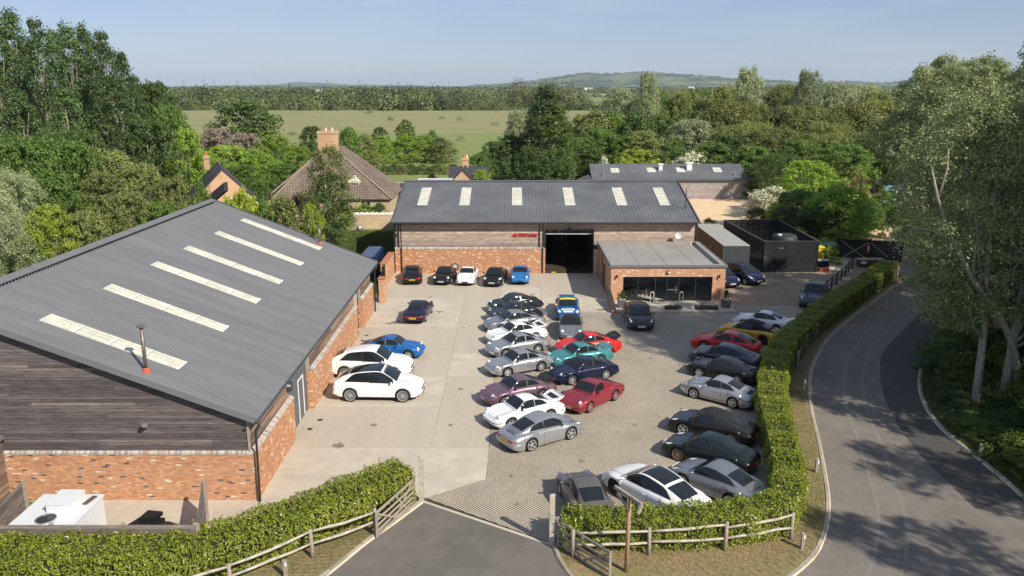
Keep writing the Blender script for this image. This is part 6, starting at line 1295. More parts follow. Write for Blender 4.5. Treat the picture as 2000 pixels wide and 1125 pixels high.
with Under(T):
    MB().box(-15, -7.5, 106, 112, 0, zat(400, 106)).build('wall', m_redb, None); ze = zat(399, 106); z2 = zat(357, 112)
    MB().add([(-15.2, 105.8, ze), (-7.2, 105.8, ze), (-7.2, 112, z2), (-15.6, 112, z2), (-15.2, 118, ze), (-7.2, 118, ze)], [(0, 1, 2, 3), (3, 2, 5, 4)]).build('roof', m_slate, None)
    gl = MB().add([(-12.6, 109.2, zat(371, 109.2) + .25), (-8.2, 109.2, zat(371, 109.2) + .25), (-8.2, 113, z2 + .4), (-13.2, 113, z2 + .4)], [(0, 1, 2, 3)]).build('glass_roof', M('roof_glass', (.16, .25, .3), .08, var=0, spec=.8), None)
    MB().bar((-12.6, 109.2, zat(371, 109.2) + .3), (-8.2, 109.2, zat(371, 109.2) + .3), .12).bar((-13.2, 113, z2 + .45), (-8.2, 113, z2 + .45), .12).bar((-12.6, 109.2, zat(371, 109.2) + .3), (-13.2, 113, z2 + .45), .12).bar((-10.6, 109.2, zat(371, 109.2) + .3), (-10.7, 113, z2 + .45), .08).build('glazing_bars', m_white, gl)
T = thing('slate_range', 'long low slate roof running behind the left side of the cottage', 'building', (-31, 108, 0))
with Under(T): MB().box(-33.5, -25, 109, 113, 0, zat(388, 109)).build('wall', m_stonew, None); MB().add([(-33.8, 108.7, zat(386, 109)), (-25, 108.7, zat(386, 109)), (-25, 113, zat(359, 113)), (-33.8, 113, zat(359, 113))], [(0, 1, 2, 3)]).build('roof', m_slate, None)
# brick gabled house, left
T = thing('brick_house', 'brick gabled house with dark slate roof and slim chimney above the workshop ridge', 'house', (-30, 82, 0))
with Under(T):
    D = 82; ax, az = xat(413, 338, D), zat(338, D); hw = 4.3; ze = az - hw * 1.02
    u = Vector((-.42, 1, 0)).normalized(); gabled(T, (ax - hw * u.y - .0, D + hw * -u.x * -1 * 0 + 1.4), (u.x, u.y), 9.5, hw * 2, ze, hw * 1.02, m_redb, m_slate)
    e = Vector((ax, D, 0)) + u * 10.2; stack(e.x, e.y, az - .6, az + 1.0, .45, .45, 1)
    MB().obox((ax - 2.6, D - .3, ze - .5), (4.6, -2.0, 3.3), (.2, .5, 0), (0, 0, .9)).build('lean_to_roof', m_slate, None)
T = thing('brick_lean_to', 'low honey brick lean-to in front of the brick house behind the ridge', 'building', (-27, 77, 0))
with Under(T): gabled(T, (-30.6, 76.5), (-.2, 1), 6, 6.4, 3.0, 2.3, m_redb, m_slate)
# small farmhouse behind the showroom roof
T = thing('farmhouse', 'small brick farmhouse with crossed slate roofs and twin-pot chimney behind the showroom ridge', 'house', (-6.5, 112, 0))
with Under(T):
    gabled(T, (xat(870, 350, 116) , 113.5), (0, 1), .01, .01, .01, .01, m_redb, m_slate) if False else None
    gabled(T, (xat(881, 350, 110), 110), (0, 1), 8, 3.2, zat(357, 110), 1.7, m_redb, m_slate)
    gabled(T, (-9.0, 119.6), (1, 0), 5.6, 5.0, zat(351, 114), 1.5, m_redb, m_slate)
    stack(xat(909, 318, 117), 117, 3.8, zat(308, 117), .9, .6, 2)
T = thing('garden_stone_wall', 'old stone garden wall with ragged top left of the showroom', 'wall', (-18, 96, 0))
with Under(T): MB().box(-19.2, -13.2, 95.8, 96.3, -.1, 1.75).build('wall', m_stonew, None); b = MB(); [b.box(-19.2 + i * .2, -19.06 + i * .2, 95.85, 96.2, 1.75, 1.87 + .05 * (i * 7 % 3)) for i in range(30)]; b.build('coping_stones', m_stone, None, kind='stuff') 
T = thing('board_fence', 'grey vertical-board garden fence beside the stone wall', 'fence', (-20.5, 93, 0))
with Under(T):
    me = MB().box(0, .14, 0, .02, 0, 1.7).mesh('board', m_boardobj); r_ = random.Random(2)
    for i in range(24): g = r_.uniform(.8, 1.2); put('board', me, None, loc=(-22.4 + i * .145, 94.6, r_.uniform(-.03, .03)), color=(.26 * g, .23 * g, .2 * g))
    for i in range(3): MB().box(-22.4 + i * 1.7, -22.28 + i * 1.7, 94.63, 94.75, 0, 1.6).build('post', m_wood, None)
T = thing('gas_drum', 'small pale drum by the end of the board fence', 'drum', (-18.0, 93.8, 0))
with Under(T): MB().lathe([(0, -.35), (.35, -.3), (.4, 0), (.35, .3), (0, .35)], 14, axis='x', o=(-18.1, 93.6, .45)).build('drum_body', m_metal, None, smooth=True)
T = thing('paddock_fence', 'thin white-post paddock fence crossing the bright meadow', 'fence', (-25, 145, 0))
with Under(T):
    for i in range(17): x = -27 + i * 1.9; MB().box(x - .05, x + .05, 134.95, 135.05, 0, 1.1).build('post', m_white, None)
    MB().box(-27, 3.5, 134.98, 135.0, .98, 1.03).build('rail', m_white, None)
T = thing('play_equipment', 'green and blue painted panel glimpsed behind the hedge bushes', 'panel', (57, 118, 0))
with Under(T): MB().box(55, 59.5, 117.8, 118.1, .0, 2.6).build('panel', M('mural_paint', (.15, .32, .3), .6, col2=(.03, .08, .3), c2s=1.2), None); MB().box(51, 51.2, 117, 117.2, 0, 4).box(53, 53.2, 117, 117.2, 0, 4).build('frame_post', m_wooddark, None)
T = thing('timber_shed', 'brown timber shed wall among the trees beyond the gravel track', 'shed', (53, 126, 0))
with Under(T): gabled(T, (52.5, 126), (0, 1), 4, 4, 3.4, 1.2, M('brown_shed', (.2, .12, .07), .8, var=.2), m_slate)

# ================================================================== TREES
m_bark = M('pale_bark', (.3, .27, .22), .9, var=.35, vs=5, stretch=(1.5, 1.5, .5), bump=.5, bs=15); m_bark2 = M('dark_bark', (.09, .07, .05), .9, var=.3, vs=5, bump=.4)
m_birchb = M('birch_bark', (.55, .52, .47), .8, var=.3, vs=6)
LM = {'ash': leafmat('ash_leaf', (0.084, 0.158, 0.030), (0.186, 0.288, 0.055)), 'bright': leafmat('bright_leaf', (0.158, 0.270, 0.030), (0.298, 0.419, 0.060)), 'dark': leafmat('dark_leaf', (0.055, 0.102, 0.026), (0.121, 0.186, 0.048)),
      'willow': leafmat('willow_leaf', (0.223, 0.270, 0.131), (0.391, 0.437, 0.233)), 'olive': leafmat('olive_leaf', (0.158, 0.196, 0.052), (0.288, 0.317, 0.102)), 'poplar': leafmat('poplar_leaf', (0.060, 0.115, 0.037), (0.139, 0.205, 0.065), .25, .4),
      'silver': leafmat('silver_leaf', (.12, .175, .05), (.45, .5, .25), .42, .4), 'bare': leafmat('pinkish_twig', (.2, .165, .12), (.3, .25, .19), .1), 'thorn': leafmat('blossom', (0.248, 0.295, 0.109), (0.930, 0.899, 0.713), .15, objvar=.05),
      'gold': leafmat('gold_olive_leaf', (.16, .18, .045), (.28, .29, .09)), 'copper': leafmat('copper_leaf', (0.046, 0.019, 0.019), (0.109, 0.031, 0.031)), 'yellow': leafmat('yellow_green_leaf', (0.242, 0.317, 0.037), (0.391, 0.466, 0.065)), 'under': leafmat('undergrowth_leaf', (0.078, 0.132, 0.023), (0.171, 0.232, 0.046))}
def crown_mesh(seed, H, Rr, hb, nc, nl, ls, shape='round', rc=1.1, asp=.5, droop=0, stretch=1.0, fill=.25):
    r = np.random.default_rng(seed); t = r.random(nc) ** (.85)
    if shape == 'round': env = np.sqrt(np.maximum(0, 1 - ((t - .42) / .6) ** 2))
    elif shape == 'tall': env = np.clip(np.minimum(t * 5 + .35, (1 - t) * 1.9 + .22), 0, 1)
    elif shape == 'cone': env = (1 - t) ** .7 + .08
    elif shape == 'bush': env = np.sqrt(np.maximum(.02, 1 - t ** 2))
    else: env = np.clip(1.15 - np.abs(t - .5) * 1.3, .25, 1)
    lob = 1 + .22 * np.sin(r.random() * 6 + 3 * t * 6); a = r.random(nc) * 6.283; fr = np.where(r.random(nc) < fill, r.random(nc) * .7, r.uniform(.72, 1.04, nc)); lobes = 1 + .16 * np.sin(a * 3 + seed) + .1 * np.sin(a * 5 + t * 9 + seed)
    C = np.c_[np.cos(a) * env * fr * Rr * lobes, np.sin(a) * env * fr * Rr * lobes, hb + t * (H - hb) - rc * .4]; rcs = rc * r.uniform(.55, 1.25, nc) * (.65 + .35 * env)
    idx = np.repeat(np.arange(nc), nl); n = len(idx); d = r.normal(size=(n, 3)); d /= np.linalg.norm(d, axis=1)[:, None]; d[:, 2] = np.where(d[:, 2] < -.2, -d[:, 2] * .6, d[:, 2])
    rad = rcs[idx] * r.uniform(.45, 1.12, n); P = C[idx] + d * rad[:, None] * np.array([1, 1, .95 * stretch]); P[:, 2] -= droop * r.random(n) * rcs[idx]
    N = d + r.normal(size=(n, 3)) * .65 + np.array([0, 0, .2]); N /= np.linalg.norm(N, axis=1)[:, None]
    V, F = leaves(P, N, ls * r.uniform(.7, 1.35, n), ls * asp * r.uniform(.8, 1.2, n), .2, r); return npmesh('crown', V, F), C
def trunk_mesh(seed, C, H, hb, tr, nlimb=9, nseg=6, lean=(0, 0)):
    r = random.Random(seed); b = MB(); P = [Vector((lean[0] * (i / 6) ** 1.5 + r.uniform(-.04, .04) * i * tr * 2, lean[1] * (i / 6) ** 1.5 + r.uniform(-.04, .04) * i * tr * 2, H * .86 * i / 6 - (.2 if i == 0 else 0))) for i in range(7)]
    b.tube(P, [tr * (1.15 - .95 * i / 6) for i in range(7)], 8)
    for k in r.sample(range(len(C)), min(nlimb, len(C))):
        c = Vector(C[k]); z = max(hb * .6, min(c.z * r.uniform(.45, .8), H * .7)); f = z / (H * .86) * 6; i = min(5, int(f)); s_ = P[i].lerp(P[i + 1], f - i); m_ = s_.lerp(c, .5) + Vector((0, 0, -.08 * (c - s_).length + r.uniform(0, .3)))
        rr = tr * (1.0 - .8 * z / H) * .5; b.tube([s_, m_, c], [rr, rr * .65, rr * .2], 5)
    return b.mesh('trunk', None, True)
PR = {}
def proto(key, **k):
    tr, nlimb = k.pop('tr', .2), k.pop('nlimb', 9)
    for s_ in range(k.pop('nvar', 3)):
        me, C = crown_mesh(hash_(key) + s_ * 17, **k); PR.setdefault(key, []).append((me, trunk_mesh(s_ + 5, C, k['H'], k['hb'], tr, nlimb), k['H'], k['Rr']))
def hash_(s_): return sum(ord(c) * (i + 3) for i, c in enumerate(s_))
proto('round', H=10, Rr=4.6, hb=.9, nc=230, nl=66, ls=.33, rc=.9, fill=.15, tr=.14)
proto('wide', H=9, Rr=6.0, hb=.9, nc=300, nl=66, ls=.33, rc=.95, shape='round', fill=.15, nvar=2)
proto('tall', H=22, Rr=2.7, hb=3.5, nc=185, nl=46, ls=.36, rc=.9, shape='tall', stretch=1.9, tr=.28, nlimb=22, fill=.1, nvar=4)
proto('willow', H=13, Rr=4.4, hb=2.0, nc=230, nl=62, ls=.42, rc=.8, shape='other', asp=.22, stretch=1.9, droop=.3)
proto('birch', H=10, Rr=2.1, hb=1.2, nc=120, nl=60, ls=.26, rc=.62, shape='other', asp=.4, droop=1.0, stretch=1.4, tr=.12)
proto('bush', H=3, Rr=2.2, hb=.1, nc=70, nl=75, ls=.19, rc=.55, shape='bush', tr=.06, nlimb=5)
proto('woodbig', H=13, Rr=8.0, hb=.6, nc=520, nl=52, ls=.48, rc=1.15, shape='round', fill=.12, stretch=1.5, asp=.35, tr=.2, nlimb=12)
proto('low', H=6, Rr=4.6, hb=.3, nc=230, nl=66, ls=.32, rc=.85, shape='bush', fill=.15, tr=.14)
proto('farround', H=11, Rr=5.2, hb=.2, nc=190, nl=44, ls=.5, rc=1.35, shape='bush', fill=.2, tr=.12, nvar=3)
proto('fartall', H=17, Rr=4.2, hb=1.0, nc=260, nl=46, ls=.5, rc=1.0, shape='other', stretch=1.7, asp=.3, nvar=3)
TC = [0]; ORD = {}; WORDS = 'first second third fourth fifth sixth seventh eighth ninth tenth eleventh twelfth thirteenth fourteenth fifteenth sixteenth seventeenth eighteenth nineteenth twentieth'.split()
def tree(px, top, D, kind, leaf, label, width=None, group=None, h=None, nm='tree', cat='tree', bark=None, X=None, sq=None):
    r = random.Random(TC[0] * 13 + 5); TC[0] += 1; me, tm, H, Rr = PR[kind][TC[0] % len(PR[kind])]; X = xat(px, 300, D) if X is None else X
    if kind in ('round', 'wide') and width and top is not None and (width * D / FPX / 2) / Rr > 1.3 * zat(top, D) / H: me, tm, H, Rr = PR['low'][TC[0] % 3]
    if kind == 'fartall' and width and (width * D / FPX / 2) / Rr > 1.25 * zat(top, D) / H: me, tm, H, Rr = PR['woodbig'][TC[0] % 3]
    if X is None or top is not None: X = (px - 1000) / FPX * (D * math.cos(PITCH) + (CAMH - 3) * math.sin(PITCH)) if px is not None else X
    hh = h or max(1.5, zat(top, D)); sz = hh / H * 1.0; wx = (width * D / FPX / 2) / Rr if width else sz * r.uniform(.85, 1.15)
    T = thing(nm, label, cat, (X, D, -.05), r.uniform(0, 6.28), group); T.scale = (wx, wx, sz)
    put('trunk', tm, T, mat=bark or m_bark2); put('crown', me, T, mat=LM[leaf]); return T
G1 = 'trees beyond the workshop roof'
# row of tall poplars, top left
for i, (px, top, D, wd) in enumerate(((-95, 10, 118, 80), (-55, 4, 112, 80), (-10, 22, 120, 90), (28, 14, 112, 85), (66, 24, 118, 70), (112, 38, 112, 62), (140, 62, 122, 60), (168, 46, 114, 66), (200, 54, 118, 66), (232, 62, 112, 60), (262, 104, 118, 60), (85, 90, 126, 80), (190, 110, 128, 90), (10, 80, 128, 90), (245, 150, 106, 90), (150, 170, 104, 80), (60, 180, 104, 90), (282, 150, 124, 50))):
    tree(px, top, D, 'tall', 'poplar', 'dark poplar in the top left row', wd, 'poplars at the top left', nm='poplar_tree', bark=m_bark)
for px, top, D, k, lf, wd, lb in ((315, 160, 125, 'round', 'dark', 110, 'dark round-headed tree right of the poplar row'), (345, 205, 118, 'round', 'ash', 90, 'green tree low at the right end of the poplar row'), (300, 230, 100, 'round', 'dark', 120, 'dark tree below the right end of the poplars'), (375, 250, 108, 'round', 'bright', 70, 'bright green tree above the brick house'),
    (130, 268, 86, 'wide', 'ash', 190, 'broad feathery green ash below the poplars'), (40, 262, 84, 'wide', 'ash', 170, 'broad feathery green ash at the left edge'), (-40, 290, 80, 'wide', 'ash', 160, 'broad ash cut by the left edge'), (95, 330, 72, 'round', 'ash', 150, 'mid green tree in front of the ashes'),
    (-30, 345, 58, 'willow', 'willow', 160, 'pale grey-green willow at the left edge'), (40, 335, 66, 'willow', 'willow', 130, 'pale grey-green willow under the ashes'), (10, 420, 50, 'willow', 'willow', 130, 'pale willow close above the workshop ridge at the left'), (112, 398, 58, 'round', 'yellow', 110, 'yellow-green young tree with forked pale trunk'),
    (190, 285, 92, 'birch', 'olive', 90, 'thin birch with white forked stem'), (235, 290, 84, 'birch', 'olive', 90, 'thin birch with tall white stem'), (215, 335, 78, 'round', 'olive', 110, 'olive green tree beneath the birches'), (285, 318, 80, 'round', 'olive', 110, 'olive green tree left of the brick house'), (345, 345, 72, 'round', 'olive', 95, 'olive green bushy tree in front of the brick house'),
    (262, 372, 66, 'round', 'olive', 120, 'olive green tree close behind the ridge'), (180, 410, 60, 'round', 'olive', 110, 'olive green tree low behind the ridge'), (320, 395, 66, 'round', 'ash', 90, 'green tree just left of the ridge end'), (60, 470, 52, 'round', 'ash', 100, 'green tree low at the left behind the ridge'), (-40, 480, 48, 'willow', 'willow', 110, 'willow at the far left behind the ridge'), (240, 320, 98, 'round', 'dark', 110, 'dark tree behind the birches'), (160, 350, 84, 'round', 'dark', 110, 'dark tree between the ashes and the birches'), (20, 300, 100, 'wide', 'dark', 170, 'dark broad tree behind the left ashes'), (140, 250, 98, 'wide', 'dark', 170, 'dark broad tree at the foot of the poplars')):
    tree(px, top, D, k, lf, lb, wd, G1, bark=m_birchb if k == 'birch' else m_bark)
G2 = 'trees round the cottages'
for px, top, D, k, lf, wd, lb in ((482, 196, 170, 'farround', 'dark', 150, 'big dark oak standing over the cottage garden'), (430, 250, 138, 'round', 'bare', 85, 'leafless pinkish-grey tree between the poplars and the oak'), (480, 258, 142, 'round', 'bare', 85, 'smaller leafless pinkish-grey tree beside the oak'), (540, 262, 132, 'round', 'bright', 85, 'bright green tree behind the cottage ridge'), (590, 285, 126, 'round', 'bright', 70, 'bright green tree at the left hip of the cottage'), (500, 292, 122, 'round', 'bright', 100, 'bright green broad tree between the two houses'), (445, 282, 120, 'round', 'bright', 100, 'bright green broad tree behind the brick house'), (400, 300, 112, 'round', 'bright', 70, 'bright green tree behind the slim chimney'), (470, 322, 108, 'round', 'ash', 110, 'mid green tree low between the houses'), (555, 318, 112, 'round', 'ash', 80, 'mid green tree low at the cottage eaves'),
    (612, 246, 165, 'farround', 'dark', 55, 'dark round tree behind the cottage chimney, left'), (683, 248, 150, 'farround', 'ash', 60, 'green tree right of the cottage chimney'), (712, 262, 160, 'farround', 'olive', 60, 'olive tree at the left end of the field clump'), (742, 248, 205, 'farround', 'dark', 34, 'small dark bushy tree standing up behind the field clump'), (793, 233, 210, 'farround', 'ash', 36, 'upright green tree standing up behind the field clump'), (745, 264, 180, 'farround', 'bright', 62, 'bright green tree in the field clump'), (790, 262, 182, 'farround', 'bright', 62, 'bright green tree in the middle of the field clump'), (830, 262, 184, 'farround', 'bright', 62, 'bright green tree in the right half of the field clump'), (862, 268, 182, 'farround', 'olive', 62, 'olive green tree at the right end of the field clump'), (845, 254, 200, 'farround', 'ash', 22, 'small tree peeking over the right end of the clump'),
    (645, 282, 84, 'birch', 'olive', 84, 'tall drooping birch in front of the cottage roof'), (640, 335, 83, 'birch', 'dark', 92, 'second drooping birch stem in front of the cottage'), (520, 345, 76, 'birch', 'ash', 46, 'slender young tree in front of the brick house'), (480, 368, 72, 'bush', 'yellow', 90, 'yellow-green bush with pale flowers by the ridge end')):
    tree(px, top, D, 'round' if px in (742, 793, 845, 612) else k, lf, lb, wd, G2, bark=m_birchb if k == 'birch' else m_bark2)
for px, top, D, k, lf, wd, lb in ((402, 352, 74, 'bush', 'ash', 60, 'green shrub growing up the brick gable at the ridge end'), (585, 378, 92, 'bush', 'copper', 55, 'dark purple-leaved shrub against the cottage roof'), (560, 382, 73, 'bush', 'olive', 118, 'big clipped round shrub behind the far end of the workshop'), (610, 395, 76, 'bush', 'yellow', 60, 'orange-tinged shrub beside the big round shrub'), (520, 395, 72, 'bush', 'ash', 80, 'green shrub right of the ridge end'), (455, 385, 66, 'bush', 'yellow', 80, 'flowering shrub just over the ridge end'), (710, 395, 98, 'bush', 'bright', 50, 'green shrub growing over the garden wall'), (740, 395, 98, 'bush', 'dark', 40, 'dark shrub behind the garden wall'), (845, 296 + 42, 128, 'bush', 'copper', 28, 'small copper-leaved tree in the meadow edge'), (670, 400, 92, 'bush', 'bright', 45, 'green shrub at the foot of the birch')):
    tree(px, top, D, k, lf, lb, wd, nm='shrub', cat='shrub')
for i in range(17): tree(700 + i * 14, 322 + (i % 3) * 4, 158 + (i % 2) * 5, 'bush', 'dark' if i % 3 else 'olive', 'low dark scrub bush in the line below the field clump', 34, 'scrub bushes below the field clump', nm='shrub', cat='shrub')
# single tall poplar and its neighbours
tree(1066, 165, 128, 'tall', 'poplar', 'tall columnar poplar standing alone above the showroom roof', 84, nm='poplar_tree'); tree(1050, 200, 130, 'tall', 'poplar', 'shorter stem on the left flank of the lone poplar', 60, nm='poplar_tree'); tree(1088, 205, 126, 'tall', 'ash', 'shorter stem on the right flank of the lone poplar', 56, nm='poplar_tree'); tree(1015, 215, 138, 'fartall', 'willow', 'thin grey-leaved tree left of the lone poplar', 60)
G3 = 'trees close behind the showroom and studio'
rr_ = random.Random(11)
for px, top, D, lf, wd in ((935, 300, 124, 'ash', 55), (965, 275, 128, 'dark', 70), (1000, 262, 132, 'dark', 80), (1035, 285, 120, 'dark', 80), (1085, 290, 122, 'dark', 90), (1130, 268, 136, 'ash', 90), (1170, 250, 146, 'ash', 90), (1150, 292, 134, 'dark', 80), (1205, 262, 142, 'ash', 90), (1255, 255, 140, 'olive', 100), (1240, 290, 136, 'yellow', 90), (1300, 272, 142, 'ash', 90), (1345, 232, 150, 'willow', 110), (1390, 275, 140, 'ash', 100), (1430, 262, 142, 'dark', 100), (1470, 285, 134, 'ash', 90), (1520, 300, 118, 'dark', 100), (1480, 320, 124, 'dark', 90), (1560, 272, 130, 'ash', 110), (1610, 262, 134, 'olive', 110), (1650, 280, 126, 'ash', 110), (1700, 270, 130, 'dark', 110), (1745, 285, 128, 'ash', 110), (1790, 270, 130, 'olive', 110), (940, 330, 112, 'bright', 46)):
    tree(px, top, D, 'willow' if px > 1500 and lf != 'ash' else 'round', lf, {'ash': 'mid green', 'dark': 'dark green', 'olive': 'olive green', 'yellow': 'yellow-green', 'willow': 'grey-green', 'bright': 'bright green'}[lf] + ' tree right behind the grey roofs', wd, G3)
G4 = 'wood on the right beyond the buildings'
rr_ = random.Random(5)
def wood(x0, x1, n, t0, t1, D0, D1, kinds, wd, k='fartall'):
    for i in range(n):
        px = x0 + (x1 - x0) * (i + rr_.uniform(.1, .9)) / n; lf = rr_.choice(kinds); tree(px, rr_.uniform(t0, t1), rr_.uniform(D0, D1), k, lf, {'ash': 'mid green', 'dark': 'dark green', 'olive': 'olive green', 'gold': 'golden olive', 'willow': 'feathery grey-green willow-like', 'yellow': 'yellow-green'}[lf] + ' tree in the right wood', wd * rr_.uniform(.8, 1.2), G4)
wood(1120, 1260, 5, 215, 240, 165, 185, ['ash', 'dark', 'olive'], 80, 'farround'); wood(1195, 1420, 9, 168, 205, 185, 215, ['willow', 'ash', 'olive'], 80); wood(1200, 1450, 8, 205, 235, 160, 180, ['ash', 'dark', 'olive'], 85, 'farround')
wood(1400, 1800, 10, 156, 186, 178, 205, ['willow', 'olive', 'willow'], 130); wood(1410, 1800, 8, 192, 222, 152, 170, ['gold', 'olive', 'gold'], 165); wood(1400, 1740, 8, 232, 262, 138, 148, ['gold', 'ash', 'olive'], 140); wood(1760, 2150, 8, 175, 210, 130, 165, ['olive', 'ash', 'willow'], 150)
tree(1262, 143, 178, 'fartall', 'willow', 'pointed grey-green tree top rising highest over the middle of the wood', 48); tree(1452, 134, 172, 'fartall', 'willow', 'pointed feathery tree top left of centre in the right wood', 60); tree(1568, 140, 168, 'fartall', 'willow', 'pointed feathery tree top in the middle of the right wood', 60)
for px, top, D, k, lf, wd, lb in ((1350, 296, 138, 'bush', 'thorn', 90, 'white-flowering hawthorn behind the studio ridge'), (1180, 305, 132, 'bush', 'thorn', 36, 'small pale-flowering shrub at the left end of the studio'), (1508, 362, 104, 'bush', 'thorn', 110, 'white-flowering shrub at the edge of the golden gravel'), (1480, 405, 97, 'bush', 'dark', 60, 'dark rounded shrub at the gravel edge'), (1525, 395, 95, 'bush', 'yellow', 70, 'yellow-green shrub behind the enclosure'), (1575, 312, 106, 'round', 'bright', 120, 'bright green maple above the white shrub'), (1560, 370, 96, 'round', 'ash', 110, 'dense green tree behind the timber enclosure'), (1640, 362, 91, 'round', 'bright', 150, 'large rounded bright green tree behind the bins'), (1600, 400, 90, 'bush', 'dark', 120, 'dark lower part of the dense greenery behind the bins'), (1690, 385, 96, 'round', 'ash', 80, 'green tree at the right of the dense greenery'), (1540, 400, 90, 'bush', 'dark', 90, 'dark bush behind the left part of the enclosure')):
    tree(px, top, D, k, lf, lb, wd)
for px, top, D, lf, wd, lb in ((1738, 372, 104, 'ash', 90, 'green bushy tree beside the painted panel beyond the gate'), (1775, 395, 98, 'bright', 80, 'bright green bushy tree right of the gravel track'), (1712, 402, 100, 'ash', 60, 'small green tree at the bend of the gravel track'), (1800, 430, 90, 'under', 70, 'low green tree beside the far road end')): tree(px, top, D, 'round', lf, lb, wd)
for px, py, h in ((1572, 455, 1.9), (1600, 472, 1.8), (1628, 478, 1.9), (1640, 492, 1.7)):
    X, D = gp(px, py + 22); tree(px, None, D, 'bush', 'yellow', 'small yellow-green laurel bush in the row behind the bins', 46, 'laurel bushes behind the bins', h=h, nm='shrub', cat='shrub')
tree(1385, 425, 90, 'bush', 'olive', 'small bush squeezed between container and enclosure', 40, nm='shrub', cat='shrub')

# the big silver-leaved poplars on the right, near the camera
def near_tree(X, Y, H, Rr, hb, nc, nl, ls, seed, lean, label, leaf='silver', forks=(), shape='other', fill=.3, tr=.2, off=(0, 0)):
    me, C = crown_mesh(seed, H, Rr, hb, nc, nl, ls, shape, .62 if nc > 600 else .9, .62, 0, 1.35, fill); T = thing('poplar_tree', label, 'tree', (X, Y, 0), 0, None)
    C = C + np.array([off[0], off[1], 0]); o = put('crown', me, T, (off[0], off[1], 0), mat=LM[leaf]); put('trunk', trunk_mesh(seed, C, H, hb, tr, 26, lean=lean), T, mat=m_bark)
    for k, f in enumerate(forks): n = len(f); MBx = MB().tube([(p[0] - X, p[1] - Y, p[2]) for p in f], [tr * (.9 if k == 0 else .3) * (1 - i / n * .88) for i in range(n)], 8); put('limb', MBx.mesh('limb', None, True), T, mat=m_bark)
    return T
def P3(px, py, D): return (xat(px, py, D), D, zat(py, D))
near_tree(24.6, 39.6, 16.6, 4.4, 5.0, 600, 100, .14, 3, (-.6, .5), 'silver-leaved poplar with slim upright pale trunk right of the road bend', forks=[[P3(1948, 640, 39.8), P3(1930, 560, 40), P3(1935, 450, 40.3), P3(1950, 330, 40.6)]], off=(-.4, 1.0))
near_tree(26.3, 40.0, 19.4, 5.2, 5.0, 680, 95, .14, 4, (.6, .6), 'largest silver-leaved poplar at the right edge with a long limb leaning over the road', forks=[[P3(1990, 790, 40.0), P3(1983, 690, 39.6), P3(1955, 620, 39), P3(1900, 545, 38.4), P3(1862, 470, 38), P3(1832, 390, 37.8), P3(1820, 330, 37.9)], [P3(1832, 390, 37.8), P3(1850, 330, 37.9), P3(1853, 290, 38)], [P3(1862, 470, 38), P3(1820, 450, 38.2), P3(1770, 440, 38.6)], [P3(1900, 545, 38.4), P3(1905, 480, 38.6), P3(1885, 400, 38.9)]], off=(2.4, 1.2), tr=.22)
near_tree(41.8, 74.5, 18.5, 5.4, 6.0, 420, 120, .22, 5, (-2.2, .4), 'silver-leaved poplar leaning left over the far end of the road', off=(-1.8, .4))
near_tree(45.5, 82, 19.5, 5.4, 5.0, 380, 120, .24, 6, (0, .8), 'tall silver-leaved poplar behind the one at the end of the road')
near_tree(47, 68, 17, 5.4, 1.5, 380, 110, .24, 7, (-1, 0), 'grey-green poplar at the right of the far road end', off=(-1, 0))
near_tree(29.8, 46.5, 13.5, 4.2, 1.5, 330, 110, .22, 18, (0, 0), 'mid green bushy poplar filling the verge just beyond the road bend', 'ash')
near_tree(34.0, 52.5, 14, 4.6, 1.2, 330, 110, .22, 19, (0, 0), 'mid green bushy poplar second from the road bend', 'ash')
near_tree(37.5, 57, 15, 4.6, 1.2, 300, 110, .22, 8, (-1, 0), 'grey-green poplar on the right verge beyond the bend')
G5 = 'shade trees right of the road'
for X, Y, H, Rr, hb, n_ in ((31.5, 30.5, 23, 4.4, 5, 330), (33, 38, 19, 5, 2, 330), (32.5, 46, 17, 5, 1.5, 330), (38, 50, 17, 5.0, 1.5, 300), (46, 60, 17, 5.5, 1.5, 260), (38, 45, 18, 5, 1.5, 260), (50, 72, 16, 5.5, 1.5, 260), (30.5, 10.5, 20, 2.6, 5, 75), (36, 15, 21, 2.8, 5, 75)):
    near_tree(X, Y, H, Rr, hb, n_, 110, .27, int(X * 7 + Y), (0, 0), 'silver-green poplar in the dense shady row on the right', 'silver')['group'] = G5
rr_ = random.Random(8)
for i in range(120):   # undergrowth below them
    t = rr_.random(); k = int(t * (len(KRs) - 8)) + 4; x, y = KRs[min(k, len(KRs) - 1)]; e = rr_.uniform(1.6, 9) if rr_.random() < .7 else rr_.uniform(.9, 2)
    h = .4 + e * .42 + rr_.uniform(0, .7)
    if 34 < y < 41 and e < 4: h *= .45
    tree(None, None, y + rr_.uniform(-1, 1), 'bush', rr_.choice(['under', 'dark', 'under']), 'leafy green undergrowth bush below the shady poplars', (h * 1.9 + 1) * FPX / max(y, 20), 'undergrowth bushes right of the road', h=h, nm='shrub', cat='shrub', X=x + e + h * .5)

# ground cover: blades and weeds
def blades(poly_fn, n, hgt, mat, name, seed, wd=.02):
    r = np.random.default_rng(seed); P = poly_fn(r, n); m = len(P); a = r.random(m) * 6.28; h = hgt * r.uniform(.5, 1.4, m); d = np.c_[np.cos(a), np.sin(a)] * wd; ln = r.normal(size=(m, 2)) * (h * .45)[:, None]
    V = np.empty((m, 3, 3)); V[:, 0, :2] = P[:, :2] - d; V[:, 1, :2] = P[:, :2] + d; V[:, 2, :2] = P[:, :2] + ln; V[:, 0, 2] = V[:, 1, 2] = P[:, 2]; V[:, 2, 2] = P[:, 2] + h
    put(name, npmesh(name, V.reshape(-1, 3), np.arange(m * 3).reshape(m, 3), mat), kind='stuff')
m_blade = leafmat('dry_grass_blade', (.2, .155, .075), (.15, .17, .05), .2, .7, 0, .6); m_blade2 = leafmat('green_grass_blade', (.06, .1, .02), (.15, .19, .05), .3, .6, 0, .4)
